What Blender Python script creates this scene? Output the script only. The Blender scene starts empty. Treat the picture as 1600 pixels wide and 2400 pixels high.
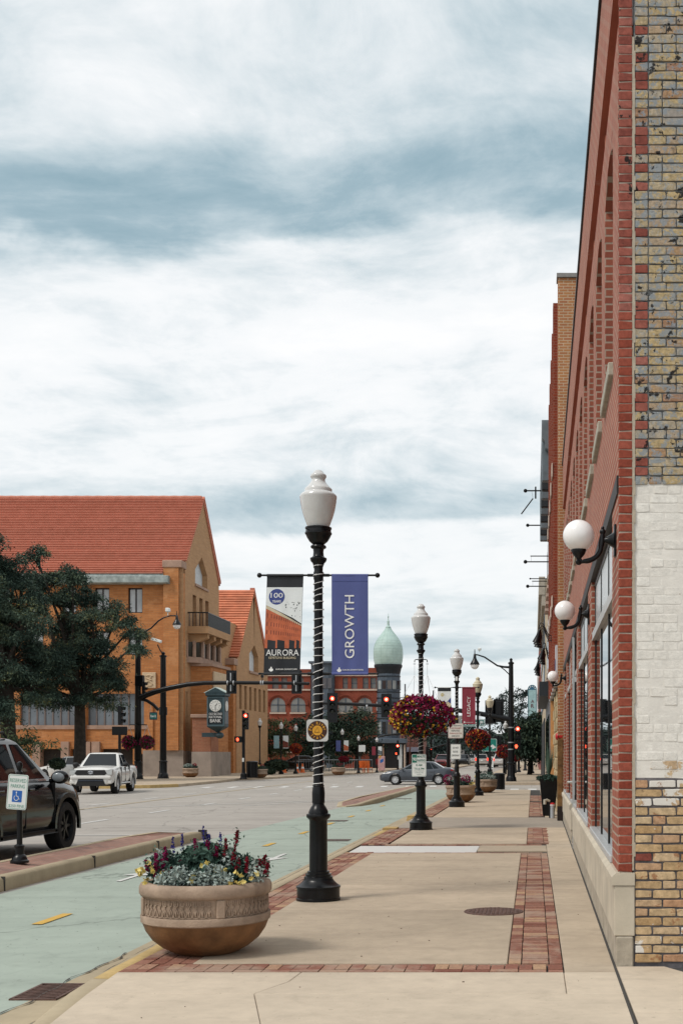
import bpy, bmesh, math, random
import numpy as np
from mathutils import Vector, Matrix
R = math.radians
random.seed(7)
RNG = np.random.default_rng(11)
scene = bpy.context.scene
COL = scene.collection

# ------------------------------------------------------------------ camera
EYE = 1.6
cam_d = bpy.data.cameras.new('camera')
cam = bpy.data.objects.new('camera', cam_d); COL.objects.link(cam)
cam.location = (0, 0, EYE); cam.rotation_euler = (R(90), 0, 0)
cam_d.sensor_width = 36; cam_d.lens = 42.0
cam_d.shift_x = -0.187; cam_d.shift_y = 0.2363
cam_d.clip_start = 0.05; cam_d.clip_end = 3000
scene.camera = cam

# ------------------------------------------------------------------ sun, sky, exposure
SUN_EL, SUN_AZ = 52, 232          # azimuth clockwise from +Y: light comes from behind-left
w = bpy.data.worlds.new('World'); scene.world = w; w.use_nodes = True
nt = w.node_tree; nt.nodes.clear()
def N(t, typ, **kw):
    n = t.nodes.new(typ)
    for k, v in kw.items(): setattr(n, k, v)
    return n
def sock(t, n, i, v):
    if v is None: return
    if isinstance(v, bpy.types.NodeSocket): t.links.new(v, n.inputs[i])
    else: n.inputs[i].default_value = v
def M(t, op, a, b=None, c=None, clamp=False):
    n = N(t, 'ShaderNodeMath', operation=op, use_clamp=clamp)
    sock(t, n, 0, a); sock(t, n, 1, b); sock(t, n, 2, c)
    return n.outputs[0]
def mixc(t, f, a, b, blend='MIX'):
    n = N(t, 'ShaderNodeMix', data_type='RGBA', blend_type=blend)
    sock(t, n, 0, f)
    sock(t, n, 6, a if isinstance(a, bpy.types.NodeSocket) else tuple(a)[:3] + (1,))
    sock(t, n, 7, b if isinstance(b, bpy.types.NodeSocket) else tuple(b)[:3] + (1,))
    return n.outputs[2]
def noise(t, vec, scale, detail=4, rough=.55, dist=0.0, dims='3D', w_=None):
    n = N(t, 'ShaderNodeTexNoise', noise_dimensions=dims)
    if vec is not None: t.links.new(vec, n.inputs['Vector'])
    n.inputs['Scale'].default_value = scale; n.inputs['Detail'].default_value = detail
    n.inputs['Roughness'].default_value = rough; n.inputs['Distortion'].default_value = dist
    if w_ is not None and dims == '4D': n.inputs['W'].default_value = w_
    return n.outputs['Fac'], n.outputs['Color']
def ramp(t, fac, stops, interp='LINEAR'):
    n = N(t, 'ShaderNodeValToRGB'); cr = n.color_ramp; cr.interpolation = interp
    while len(cr.elements) < len(stops): cr.elements.new(.5)
    for e, (p, c) in zip(cr.elements, stops):
        e.position = p; e.color = tuple(c)[:3] + (1,) if not isinstance(c, (int, float)) else (c, c, c, 1)
    t.links.new(fac, n.inputs[0]); return n.outputs[0]
def srange(t, v, a, b, c=0.0, d=1.0):
    n = N(t, 'ShaderNodeMapRange', interpolation_type='SMOOTHSTEP')
    sock(t, n, 0, v); n.inputs[1].default_value = a; n.inputs[2].default_value = b
    n.inputs[3].default_value = c; n.inputs[4].default_value = d
    return n.outputs[0]

def build_sky():
    t = nt
    tc = N(t, 'ShaderNodeTexCoord')
    sx = N(t, 'ShaderNodeSeparateXYZ'); t.links.new(tc.outputs['Generated'], sx.inputs[0])
    X, Y, Z = sx.outputs
    den = M(t, 'ADD', M(t, 'MAXIMUM', Z, 0.0), 0.20)
    u = M(t, 'DIVIDE', X, den); v = M(t, 'DIVIDE', Y, den)
    cb = N(t, 'ShaderNodeCombineXYZ'); t.links.new(u, cb.inputs[0]); t.links.new(v, cb.inputs[1])
    sc_ = N(t, 'ShaderNodeVectorMath', operation='SCALE'); t.links.new(cb.outputs[0], sc_.inputs[0]); sc_.inputs['Scale'].default_value = 1.45
    P = sc_.outputs[0]
    # broad warp shared by all layers
    wf, wc = noise(t, P, 0.55, 3, .5)
    wob = N(t, 'ShaderNodeVectorMath', operation='MULTIPLY_ADD')
    t.links.new(wc, wob.inputs[0]); wob.inputs[1].default_value = (.9, .9, .9); t.links.new(P, wob.inputs[2])
    # stratocumulus rolls lying across the street: each roll fades in from bright tops to a grey, sharp-edged base
    n1, _ = noise(t, P, .42, 4, .5); n2, _ = noise(t, P, 1.7, 6, .58, .2)
    ww = M(t, 'ADD', v, M(t, 'ADD', M(t, 'MULTIPLY', M(t, 'SUBTRACT', n1, .5), SKYW), M(t, 'MULTIPLY', M(t, 'SUBTRACT', n2, .5), .28)))
    ph = M(t, 'FRACT', M(t, 'DIVIDE', M(t, 'ADD', ww, SKYY), 1.0))
    bank_ = ramp(t, ph, [(0,0.0),(.38,.03),(.66,.42),(.82,.95),(.90,.85),(.98,0.0)], 'EASE')
    mp = N(t, 'ShaderNodeMapping'); mp.inputs['Scale'].default_value = (.55, .35, 1); mp.inputs['Location'].default_value = (SKYX, 2.2, 0); t.links.new(P, mp.inputs[0])
    big, _ = noise(t, mp.outputs[0], 1.0, 4, .5)
    bank_ = M(t, 'MULTIPLY', bank_, srange(t, big, .36, .62, .12, 1.0))
    mp2 = N(t, 'ShaderNodeMapping'); mp2.inputs['Scale'].default_value = (.7, 1.5, 1); mp2.inputs['Location'].default_value = (3.1, 5.7, 0)
    t.links.new(wob.outputs[0], mp2.inputs[0])
    mid, _ = noise(t, mp2.outputs[0], 1.6, 9, .60, .25)
    fine, _ = noise(t, wob.outputs[0], 5.0, 8, .63, .2)
    dk = M(t, 'ADD', M(t, 'MULTIPLY', bank_, .40), M(t, 'ADD', M(t, 'MULTIPLY', mid, .76), M(t, 'MULTIPLY', fine, .44)))
    dk = M(t, 'SUBTRACT', dk, .255)
    col = ramp(t, dk, [(.22, (1.0,1.0,1.0)), (.36, (.93,.95,.96)), (.46, (.78,.835,.86)), (.58, (.57,.67,.715)), (.72, (.36,.49,.555)), (.88, (.24,.38,.45))])
    # thin the contrast towards the horizon as the far cloud deck closes up
    hz = srange(t, Z, .02, .30, .45, 0.0)
    col = mixc(t, hz, col, (.84, .885, .90))
    sky = N(t, 'ShaderNodeTexSky', sky_type='NISHITA'); sky.sun_disc = False
    sky.sun_elevation = R(SUN_EL); sky.sun_rotation = R(SUN_AZ); sky.air_density = 1.2; sky.dust_density = 2.0
    b1 = N(t, 'ShaderNodeBackground'); t.links.new(sky.outputs[0], b1.inputs[0]); b1.inputs[1].default_value = .08
    b2 = N(t, 'ShaderNodeBackground'); t.links.new(col, b2.inputs[0]); b2.inputs[1].default_value = SKYB
    mx = N(t, 'ShaderNodeMixShader'); mx.inputs[0].default_value = .93
    t.links.new(b1.outputs[0], mx.inputs[1]); t.links.new(b2.outputs[0], mx.inputs[2])
    o = N(t, 'ShaderNodeOutputWorld'); t.links.new(mx.outputs[0], o.inputs[0])
SKYX, SKYY, SKYB, SKYW = 1.9, .42, .77, .60
build_sky()
sun_d = bpy.data.lights.new('sun', 'SUN'); sun_d.energy = 1.5; sun_d.angle = R(14); sun_d.color = (1, .95, .88)
sun = bpy.data.objects.new('sun', sun_d); COL.objects.link(sun)
az, el = R(SUN_AZ), R(SUN_EL)
sd = Vector((math.sin(az) * math.cos(el), math.cos(az) * math.cos(el), math.sin(el)))
sun.rotation_euler = (-sd).to_track_quat('-Z', 'Y').to_euler()
sun.location = (-20, -20, 60)
vs = scene.view_settings
vs.view_transform = 'Standard'; vs.look = 'None'; vs.exposure = 0.45; vs.gamma = 1.0; vs.use_curve_mapping = False
scene.cycles.max_bounces = 6; scene.cycles.diffuse_bounces = 3; scene.cycles.glossy_bounces = 3

def at(px, py, Y):
    """point of the place at distance Y that was measured at photo pixel (px, py)"""
    return Vector(((px - 1249) * Y / 2800, Y, EYE - (py - 1767) * Y / 2800))
def ax(px, Y): return (px - 1249) * Y / 2800
def azz(py, Y): return EYE - (py - 1767) * Y / 2800

# ------------------------------------------------------------------ mesh helpers
class MB:
    def __init__(s): s.v = []; s.f = []
    def add(s, vs, fs):
        o = len(s.v); s.v += [tuple(p) for p in vs]; s.f += [tuple(i + o for i in f) for f in fs]; return s
    def box(s, x0, x1, y0, y1, z0, z1):
        if x0 > x1: x0, x1 = x1, x0
        if y0 > y1: y0, y1 = y1, y0
        if z0 > z1: z0, z1 = z1, z0
        return s.add([(x0,y0,z0),(x1,y0,z0),(x1,y1,z0),(x0,y1,z0),(x0,y0,z1),(x1,y0,z1),(x1,y1,z1),(x0,y1,z1)],
                     [(0,3,2,1),(4,5,6,7),(0,1,5,4),(1,2,6,5),(2,3,7,6),(3,0,4,7)])
    def cbox(s, x0, x1, y0, y1, z0, z1, c=.01):
        """box with chamfered edges"""
        xs, ys, zs = (x0, x1), (y0, y1), (z0, z1); vs = []; idx = {}
        for i in (0,1):
            for j in (0,1):
                for k in (0,1):
                    for a in range(3):
                        p = [xs[i], ys[j], zs[k]]
                        for b, q in enumerate((i, j, k)):
                            if b != a: p[b] += c if q == 0 else -c
                        idx[i,j,k,a] = len(vs); vs.append(tuple(p))
        fs = []
        def q4(a, i): # face on axis a side i
            b, d = [(1,2),(2,0),(0,1)][a]
            r = []
            for (p, q) in ((0,0),(1,0),(1,1),(0,1)):
                t = [0,0,0]; t[a] = i; t[b] = p; t[d] = q; r.append(idx[t[0],t[1],t[2],a])
            return tuple(r) if i else tuple(reversed(r))
        for a in range(3):
            for i in (0,1): fs.append(q4(a, i))
        for a in range(3):
            b, d = [(1,2),(2,0),(0,1)][a]
            for p in (0,1):
                for q in (0,1):
                    r = []
                    for e, ff in ((0,b),(0,d),(1,d),(1,b)):
                        t = [0,0,0]; t[a] = e; t[b] = p; t[d] = q; r.append(idx[t[0],t[1],t[2],ff])
                    fs.append(tuple(r) if (p ^ q) == 0 else tuple(reversed(r)))
        for i in (0,1):
            for j in (0,1):
                for k in (0,1):
                    r = (idx[i,j,k,0], idx[i,j,k,1], idx[i,j,k,2])
                    fs.append(r if (i + j + k) % 2 else tuple(reversed(r)))
        return s.add(vs, fs)
    def lathe(s, prof, n=20, c=(0,0,0), a0=0.0, cap=True):
        vs = []; fs = []
        for r, z in prof:
            for i in range(n):
                a = a0 + 2*math.pi*i/n; vs.append((c[0]+r*math.cos(a), c[1]+r*math.sin(a), c[2]+z))
        for k in range(len(prof)-1):
            for i in range(n):
                j = (i+1) % n; fs.append((k*n+i, k*n+j, (k+1)*n+j, (k+1)*n+i))
        if cap:
            fs.append(tuple(reversed(range(n)))); m = (len(prof)-1)*n; fs.append(tuple(range(m, m+n)))
        return s.add(vs, fs)
    def tube(s, pts, rad, n=8, cap=True):
        pts = [Vector(p) for p in pts]; m = len(pts)
        rads = rad if isinstance(rad, (list, tuple)) else [rad]*m
        vs = []; fs = []; up = None
        for i, p in enumerate(pts):
            d = (pts[min(i+1, m-1)] - pts[max(i-1, 0)])
            if d.length < 1e-9: d = Vector((0,0,1))
            d.normalize()
            if up is None: up = d.orthogonal().normalized()
            else:
                up = up - d*up.dot(d)
                up = up.normalized() if up.length > 1e-6 else d.orthogonal().normalized()
            b = d.cross(up)
            for k in range(n):
                a = 2*math.pi*k/n; q = p + (up*math.cos(a) + b*math.sin(a))*rads[i]; vs.append(tuple(q))
        for i in range(m-1):
            for k in range(n):
                j = (k+1) % n; fs.append((i*n+k, i*n+j, (i+1)*n+j, (i+1)*n+k))
        if cap:
            fs.append(tuple(reversed(range(n)))); fs.append(tuple(range((m-1)*n, m*n)))
        return s.add(vs, fs)
    def prism(s, poly, a, b, axis='z', f=None):
        """extrude a 2-D polygon between a and b along axis. x: poly=(y,z); y: poly=(x,z); z: poly=(x,y)"""
        def mk(p, h):
            return {'x': (h, p[0], p[1]), 'y': (p[0], h, p[1]), 'z': (p[0], p[1], h)}[axis]
        n = len(poly); area = sum(poly[i][0]*poly[(i+1)%n][1]-poly[(i+1)%n][0]*poly[i][1] for i in range(n))
        vs = [mk(p, a) for p in poly] + [mk(p, b) for p in poly]
        flip = (area < 0) ^ (axis == 'y') ^ (b < a)
        fs = [tuple(reversed(range(n))), tuple(range(n, 2*n))] + [(i, (i+1) % n, n+(i+1) % n, n+i) for i in range(n)]
        if flip: fs = [tuple(reversed(q)) for q in fs]
        return s.add(vs, fs)
    def sphere(s, c, r, n=16, m=10, sc=(1,1,1)):
        prof = [(max(r*math.sin(math.pi*i/m), 1e-4), -r*math.cos(math.pi*i/m)) for i in range(m+1)]
        o = len(s.v); s.lathe(prof, n)
        for i in range(o, len(s.v)):
            x, y, z = s.v[i]; s.v[i] = (c[0]+x*sc[0], c[1]+y*sc[1], c[2]+z*sc[2])
        return s
    def rot(s, mat, o=0):
        for i in range(o, len(s.v)): s.v[i] = tuple(mat @ Vector(s.v[i]))
        return s
    def mesh(s, name, m, smooth=None):
        me = bpy.data.meshes.new(name); me.from_pydata(s.v, [], s.f); me.validate()
        if m is not None:
            for k in (m if isinstance(m, (list, tuple)) else [m]): me.materials.append(k)
        if smooth is not None:
            me.polygons.foreach_set('use_smooth', [True]*len(me.polygons)); me.set_sharp_from_angle(angle=R(smooth))
        return me
def link(name, me, parent=None, loc=(0,0,0), rot=(0,0,0), sc=(1,1,1)):
    o = bpy.data.objects.new(name, me); COL.objects.link(o)
    o.location = loc; o.rotation_euler = rot; o.scale = sc
    if parent is not None: o.parent = parent
    return o
def obj(name, mb, m, parent=None, loc=(0,0,0), rot=(0,0,0), sc=(1,1,1), smooth=None, kind=None):
    o = link(name, mb.mesh(name, m, smooth), parent, loc, rot, sc)
    if kind: o['kind'] = kind
    return o
def tag(o, label, cat, group=None, kind=None):
    o['label'] = label; o['category'] = cat
    if group: o['group'] = group
    if kind: o['kind'] = kind
    return o
def thing(name, label, cat, loc=(0,0,0), rz=0.0, group=None, sc=1.0):
    o = bpy.data.objects.new(name, None); COL.objects.link(o)
    o.location = loc; o.rotation_euler = (0,0,rz); o.scale = (sc,sc,sc); o.empty_display_size = .2
    return tag(o, label, cat, group)
def struct(name, mb, m, smooth=None):
    o = obj(name, mb, m, smooth=smooth); o['kind'] = 'structure'; return o
def dup(root, label, loc, rz=None, sc=None, group=None, skip=(), name=None):
    """copy a thing together with its parts and sub-parts"""
    cache = {}
    for x in COL.objects:
        if x.parent: cache.setdefault(x.parent.name, []).append(x)
    def cp2(o, par):
        c = o.copy(); COL.objects.link(c); c.parent = par
        for ch in cache.get(o.name, []):
            if ch.name.split('.')[0] not in skip: cp2(ch, c)
        return c
    r = cp2(root, None); r.location = loc; r['label'] = label
    if rz is not None: r.rotation_euler = (0,0,rz)
    if sc is not None: r.scale = (sc,sc,sc)
    if group: r['group'] = group
    return r
def setmat(o, m):
    o.material_slots[0].link = 'OBJECT'; o.material_slots[0].material = m
def text(s, w_, h_, m, parent, loc, rot=(R(90),0,0), ext=.0015, name='lettering', bold=0.0, sp=1.0):
    """raised lettering, fitted into w_ x h_ and centred on loc"""
    cu = bpy.data.curves.new('t', 'FONT'); cu.body = s; cu.align_x = 'CENTER'; cu.align_y = 'CENTER'
    cu.extrude = ext; cu.offset = bold; cu.resolution_u = 3; cu.space_character = sp; cu.space_line = .95
    t = bpy.data.objects.new('t', cu); COL.objects.link(t)
    dg = bpy.context.evaluated_depsgraph_get(); dg.update()
    me = bpy.data.meshes.new_from_object(t.evaluated_get(dg)); bpy.data.objects.remove(t); bpy.data.curves.remove(cu)
    n = len(me.vertices); co = np.empty(n*3, 'f'); me.vertices.foreach_get('co', co); co = co.reshape(-1,3)
    if n:
        lo, hi = co.min(0), co.max(0); d = np.maximum(hi-lo, 1e-6)
        co[:,0] = (co[:,0]-(lo[0]+hi[0])/2)*w_/d[0]; co[:,1] = (co[:,1]-(lo[1]+hi[1])/2)*h_/d[1]
        co[:,2] = np.where(co[:,2] > 0, ext, -ext)
        me.vertices.foreach_set('co', co.ravel().astype('f')); me.update()
    me.materials.clear(); me.materials.append(m)
    return link(name, me, parent, loc, rot)
def rrect(x0, x1, z0, z1, r, n=4):
    p = []
    for cx, cz, a in ((x1-r, z1-r, 0), (x0+r, z1-r, 90), (x0+r, z0+r, 180), (x1-r, z0+r, 270)):
        for i in range(n+1):
            t = R(a + 90*i/n); p.append((cx+r*math.cos(t), cz+r*math.sin(t)))
    return p

# ------------------------------------------------------------------ materials
MATS = {}
def mat(name, c, rough=.7, metal=0.0, var=.12, vs_=6.0, bump=.0, bs=40.0, spec=.4, c2=None, objvar=0.0, coat=0.0, dirt=0.0):
    if name in MATS: return MATS[name]
    m = bpy.data.materials.new(name); m.use_nodes = True; t = m.node_tree; b = t.nodes['Principled BSDF']
    tc = N(t, 'ShaderNodeTexCoord'); P = tc.outputs['Object']
    f, _ = noise(t, P, vs_, 5, .6)
    lo = tuple(x*(1-var*1.6) for x in c); hi = tuple(min(1, x*(1+var*1.2)) for x in c)
    if c2: hi = c2
    col = ramp(t, f, [(.28, lo), (.72, hi)])
    if objvar:
        oi = N(t, 'ShaderNodeObjectInfo')
        k = M(t, 'MULTIPLY_ADD', oi.outputs['Random'], objvar*2, 1-objvar)
        hs = N(t, 'ShaderNodeHueSaturation'); t.links.new(col, hs.inputs['Color']); t.links.new(k, hs.inputs['Value'])
        col = hs.outputs[0]
    if dirt:
        g, _ = noise(t, P, vs_*.35, 6, .65)
        col = mixc(t, srange(t, g, .52, .75, 0, dirt), col, tuple(x*.35 for x in c))
    t.links.new(col, b.inputs['Base Color'])
    b.inputs['Roughness'].default_value = rough; b.inputs['Metallic'].default_value = metal
    b.inputs['Specular IOR Level'].default_value = spec; b.inputs['Coat Weight'].default_value = coat
    if bump:
        g, _ = noise(t, P, bs, 4, .6); bp = N(t, 'ShaderNodeBump'); bp.inputs['Strength'].default_value = bump
        bp.inputs['Distance'].default_value = .01; t.links.new(g, bp.inputs['Height']); t.links.new(bp.outputs[0], b.inputs['Normal'])
    MATS[name] = m; return m
def glassy(name, c, rough=.04, wob=.0, spec=.5, ior=1.5):
    if name in MATS: return MATS[name]
    m = MATS[name] = bpy.data.materials.new(name); m.use_nodes = True; t = m.node_tree; b = t.nodes['Principled BSDF']
    tc = N(t, 'ShaderNodeTexCoord'); f, _ = noise(t, tc.outputs['Object'], .8, 4)
    t.links.new(ramp(t, f, [(.3, tuple(x*.6 for x in c)), (.7, c)]), b.inputs['Base Color'])
    b.inputs['Roughness'].default_value = rough; b.inputs['Specular IOR Level'].default_value = spec; b.inputs['IOR'].default_value = ior
    if wob:
        g, _ = noise(t, tc.outputs['Object'], 1.3, 2); bp = N(t, 'ShaderNodeBump'); bp.inputs['Strength'].default_value = wob
        bp.inputs['Distance'].default_value = .02; t.links.new(g, bp.inputs['Height']); t.links.new(bp.outputs[0], b.inputs['Normal'])
    return m
def emit(name, c, s):
    m = bpy.data.materials.new(name); m.use_nodes = True; t = m.node_tree; b = t.nodes['Principled BSDF']
    b.inputs['Base Color'].default_value = c + (1,); b.inputs['Emission Color'].default_value = c + (1,); b.inputs['Emission Strength'].default_value = s
    return m
def brickmat(name, c1, c2, mortar, plane='xz', bw=.21, bh=.0695, ms=.010, bump=.6, bias=0.0, stain=None, rough=.85, var=.25, sq=.5):
    """plane: the two object axes that run along the wall"""
    m = bpy.data.materials.new(name); m.use_nodes = True; t = m.node_tree; b = t.nodes['Principled BSDF']
    tc = N(t, 'ShaderNodeTexCoord'); sx = N(t, 'ShaderNodeSeparateXYZ'); t.links.new(tc.outputs['Object'], sx.inputs[0])
    cb = N(t, 'ShaderNodeCombineXYZ'); o = {'x': 0, 'y': 1, 'z': 2}
    if plane == 'auto':   # any upright face: run along x or y, whichever lies in the face
        g = N(t, 'ShaderNodeNewGeometry'); sn = N(t, 'ShaderNodeSeparateXYZ'); t.links.new(g.outputs['Normal'], sn.inputs[0])
        k = M(t, 'GREATER_THAN', M(t, 'ABSOLUTE', sn.outputs[0]), .7)
        uu = M(t, 'ADD', M(t, 'MULTIPLY', k, sx.outputs[1]), M(t, 'MULTIPLY', M(t, 'SUBTRACT', 1.0, k), sx.outputs[0]))
        t.links.new(uu, cb.inputs[0]); t.links.new(sx.outputs[2], cb.inputs[1])
    else:
        t.links.new(sx.outputs[o[plane[0]]], cb.inputs[0]); t.links.new(sx.outputs[o[plane[1]]], cb.inputs[1])
    br = N(t, 'ShaderNodeTexBrick'); t.links.new(cb.outputs[0], br.inputs['Vector']); br.offset = sq
    for k, v in (('Color1', c1 + (1,)), ('Color2', c2 + (1,)), ('Mortar', mortar + (1,)), ('Scale', 1.0), ('Mortar Size', ms), ('Mortar Smooth', .15), ('Bias', bias), ('Brick Width', bw), ('Row Height', bh)):
        br.inputs[k].default_value = v
    f, _ = noise(t, tc.outputs['Object'], 2.2, 6, .65); col = mixc(t, 1.0, br.outputs['Color'], ramp(t, f, [(.25, 1-var), (.75, 1+var*.3)]), 'MULTIPLY')
    if stain:
        g, _ = noise(t, tc.outputs['Object'], stain[1], 6, .7); col = mixc(t, srange(t, g, stain[2], stain[2]+.14, 0, .85), col, stain[0])
    t.links.new(col, b.inputs['Base Color']); b.inputs['Roughness'].default_value = rough; b.inputs['Specular IOR Level'].default_value = .25
    fn, _ = noise(t, tc.outputs['Object'], 60, 3); hh = M(t, 'MULTIPLY_ADD', fn, .25, M(t, 'SUBTRACT', 1.0, br.outputs['Fac']))
    bp = N(t, 'ShaderNodeBump'); bp.inputs['Strength'].default_value = bump; bp.inputs['Distance'].default_value = .012
    t.links.new(hh, bp.inputs['Height']); t.links.new(bp.outputs[0], b.inputs['Normal'])
    return m
def groundmat(name, c, var=.1, streak=0.0, speck=.0, bump=.15, rough=.9, scale=.5, crack=None, axis=1, ov=0.0):
    """paving, asphalt and painted lane: blotches, tyre wear along the street, specks"""
    m = bpy.data.materials.new(name); m.use_nodes = True; t = m.node_tree; b = t.nodes['Principled BSDF']
    tc = N(t, 'ShaderNodeTexCoord'); P = tc.outputs['Object']
    f, _ = noise(t, P, scale, 7, .62); f2, _ = noise(t, P, scale*9, 5, .65)
    col = ramp(t, f, [(.25, tuple(x*(1-var) for x in c)), (.75, tuple(min(1, x*(1+var)) for x in c))])
    col = mixc(t, 1.0, col, ramp(t, f2, [(.25, 1-var*.9), (.7, 1.04)]), 'MULTIPLY')
    if ov:
        oi = N(t, 'ShaderNodeObjectInfo'); hs = N(t, 'ShaderNodeHueSaturation'); t.links.new(col, hs.inputs['Color']); t.links.new(M(t, 'MULTIPLY_ADD', oi.outputs['Random'], ov*2, 1-ov), hs.inputs['Value']); col = hs.outputs[0]
    if streak:
        mp = N(t, 'ShaderNodeMapping'); s = [1.1, 1.1, 1.1]; s[axis] = .05; mp.inputs['Scale'].default_value = s; t.links.new(P, mp.inputs[0])
        g, _ = noise(t, mp.outputs[0], 1.6, 5, .6); col = mixc(t, srange(t, g, .45, .72, 0, streak), col, tuple(x*.5 for x in c))
    if speck:
        g, _ = noise(t, P, 28, 2, .5); col = mixc(t, srange(t, g, .70, .74, 0, speck), col, tuple(x*.25 for x in c))
        g, _ = noise(t, P, 9, 2, .4); col = mixc(t, srange(t, g, .77, .79, 0, speck*.7), col, tuple(x*.3 for x in c))
        g, _ = noise(t, P, 3.1, 6, .7, .5); col = mixc(t, srange(t, g, .50, .72, 0, speck*.7), col, tuple(x*.55 for x in c))
    if crack:
        mp = N(t, 'ShaderNodeMapping'); mp.inputs['Scale'].default_value = (.6, .25, .6); t.links.new(P, mp.inputs[0])
        vo = N(t, 'ShaderNodeTexVoronoi', feature='DISTANCE_TO_EDGE'); vo.inputs['Scale'].default_value = crack
        nn, nc = noise(t, mp.outputs[0], 2.5, 4); wv = N(t, 'ShaderNodeVectorMath', operation='MULTIPLY_ADD')
        t.links.new(nc, wv.inputs[0]); wv.inputs[1].default_value = (.5,.5,.5); t.links.new(mp.outputs[0], wv.inputs[2]); t.links.new(wv.outputs[0], vo.inputs['Vector'])
        col = mixc(t, srange(t, vo.outputs['Distance'], .0, .012, .55, 0), col, tuple(x*.4 for x in c))
    t.links.new(col, b.inputs['Base Color']); b.inputs['Roughness'].default_value = rough; b.inputs['Specular IOR Level'].default_value = .25
    g, _ = noise(t, P, 90, 4, .7); bp = N(t, 'ShaderNodeBump'); bp.inputs['Strength'].default_value = bump; bp.inputs['Distance'].default_value = .006
    t.links.new(g, bp.inputs['Height']); t.links.new(bp.outputs[0], b.inputs['Normal'])
    return m
def brickpiece(name, stops, stain=None, rough=.85, bump=.5, ns=14, wash=None, bk=.55):
    """single bricks: each object takes its own tone; stains and soot run over the wall in real metres"""
    m = bpy.data.materials.new(name); m.use_nodes = True; t = m.node_tree; b = t.nodes['Principled BSDF']
    oi = N(t, 'ShaderNodeObjectInfo'); ge = N(t, 'ShaderNodeNewGeometry'); P = ge.outputs['Position']
    rnd = M(t, 'FRACT', M(t, 'ADD', oi.outputs['Random'], M(t, 'MULTIPLY', ge.outputs['Random Per Island'], 7.3)))
    col = ramp(t, rnd, stops)
    f, _ = noise(t, P, ns*1.6, 6, .7); col = mixc(t, 1.0, col, ramp(t, f, [(.28, bk), (.70, 1.18)]), 'MULTIPLY')
    for s in (stain or []):
        g, _ = noise(t, P, s[1], 6, .68, .3); col = mixc(t, srange(t, g, s[2], s[2]+s[4] if len(s) > 4 else s[2]+.08, 0, s[3]), col, s[0])
    t.links.new(col, b.inputs['Base Color']); b.inputs['Roughness'].default_value = rough; b.inputs['Specular IOR Level'].default_value = .2
    g, _ = noise(t, P, 70, 6, .75); bp = N(t, 'ShaderNodeBump'); bp.inputs['Strength'].default_value = bump; bp.inputs['Distance'].default_value = .01
    t.links.new(g, bp.inputs['Height']); t.links.new(bp.outputs[0], b.inputs['Normal'])
    return m
def leafmat(name, stops, rough=.75, trans=.25):
    m = bpy.data.materials.new(name); m.use_nodes = True; t = m.node_tree; b = t.nodes['Principled BSDF']
    g = N(t, 'ShaderNodeNewGeometry'); tc = N(t, 'ShaderNodeTexCoord'); f, _ = noise(t, tc.outputs['Object'], .6, 3)
    k = M(t, 'ADD', M(t, 'MULTIPLY', g.outputs['Random Per Island'], .5), srange(t, f, .32, .68, 0, .5))  # clump noise puts highlight and shade lumps into the colour, over random leaf tone
    t.links.new(ramp(t, k, stops), b.inputs['Base Color']); b.inputs['Roughness'].default_value = rough; b.inputs['Specular IOR Level'].default_value = .2
    return m

black = mat('black_paint', (.0035,.004,.0052), .30, 0, .3, 9, .06, 50, .30)
steel_w = mat('white_wire', (.75,.75,.74), .5, 0, .05)
galv = mat('galvanised_steel', (.45,.46,.47), .45, .6, .15)
white_sign = mat('sign_white', (.74,.76,.74), .45, 0, .05, 3)
ink = mat('sign_ink', (.04,.045,.05), .6, 0, .05)
signgreen = mat('sign_green', (.012,.16,.11), .5, 0, .08)
signblue = mat('sign_blue', (.02,.12,.42), .5, 0, .08)
globe_m = mat('opal_globe', (.84,.82,.81), .22, 0, .05, 2, spec=.5, coat=.3)
acorn_m = mat('acorn_globe', (.60,.595,.58), .22, 0, .10, 3, spec=.5, coat=.5, dirt=.25)
amber_m = mat('aged_acorn_globe', (.56,.50,.36), .4, 0, .10, 5)
conc = groundmat('sidewalk_concrete', (.45,.365,.272), .15, .24, .4, .3, .9, .7, axis=0, ov=.07)
conc_l = groundmat('pale_concrete', (.53,.445,.345), .12, .20, .4, .3, .9, .8, axis=0, ov=.05)
conc_w = groundmat('new_white_concrete', (.56,.545,.52), .05, 0, .1, .1)
kerb_m = groundmat('kerb_concrete', (.40,.33,.225), .14, .12, .3, .25)
yellow_m = groundmat('worn_yellow_kerb', (.52,.37,.16), .22, .25, .4, .25, .85, 2.5)
lane_yellow = groundmat('lane_yellow_paint', (.58,.36,.08), .15, 0, .3, .15, .8, 3)
white_paint = groundmat('road_white_paint', (.60,.595,.57), .12, .1, .35, .15, .8, 3)
green_lane = groundmat('green_lane_paint', (.335,.385,.33), .09, .24, .5, .3, .85, .6, crack=.8, axis=0)
road_m = groundmat('road_concrete', (.37,.34,.305), .12, .34, .3, .25, .9, .3, crack=.7, axis=0)
joint_m = mat('dirty_joint', (.05,.045,.04), .95)
stone_m = mat('limestone', (.50,.44,.345), .8, 0, .12, 2.5, .25, 50, dirt=.25)
dark_glass = glassy('dark_window_glass', (.012,.015,.018), .03, .0)
painted_sky_glass = glassy('painted_sky_window_glass', (.55,.58,.60), .08)  # whitish base colour stands for sky reflected in the panes
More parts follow.
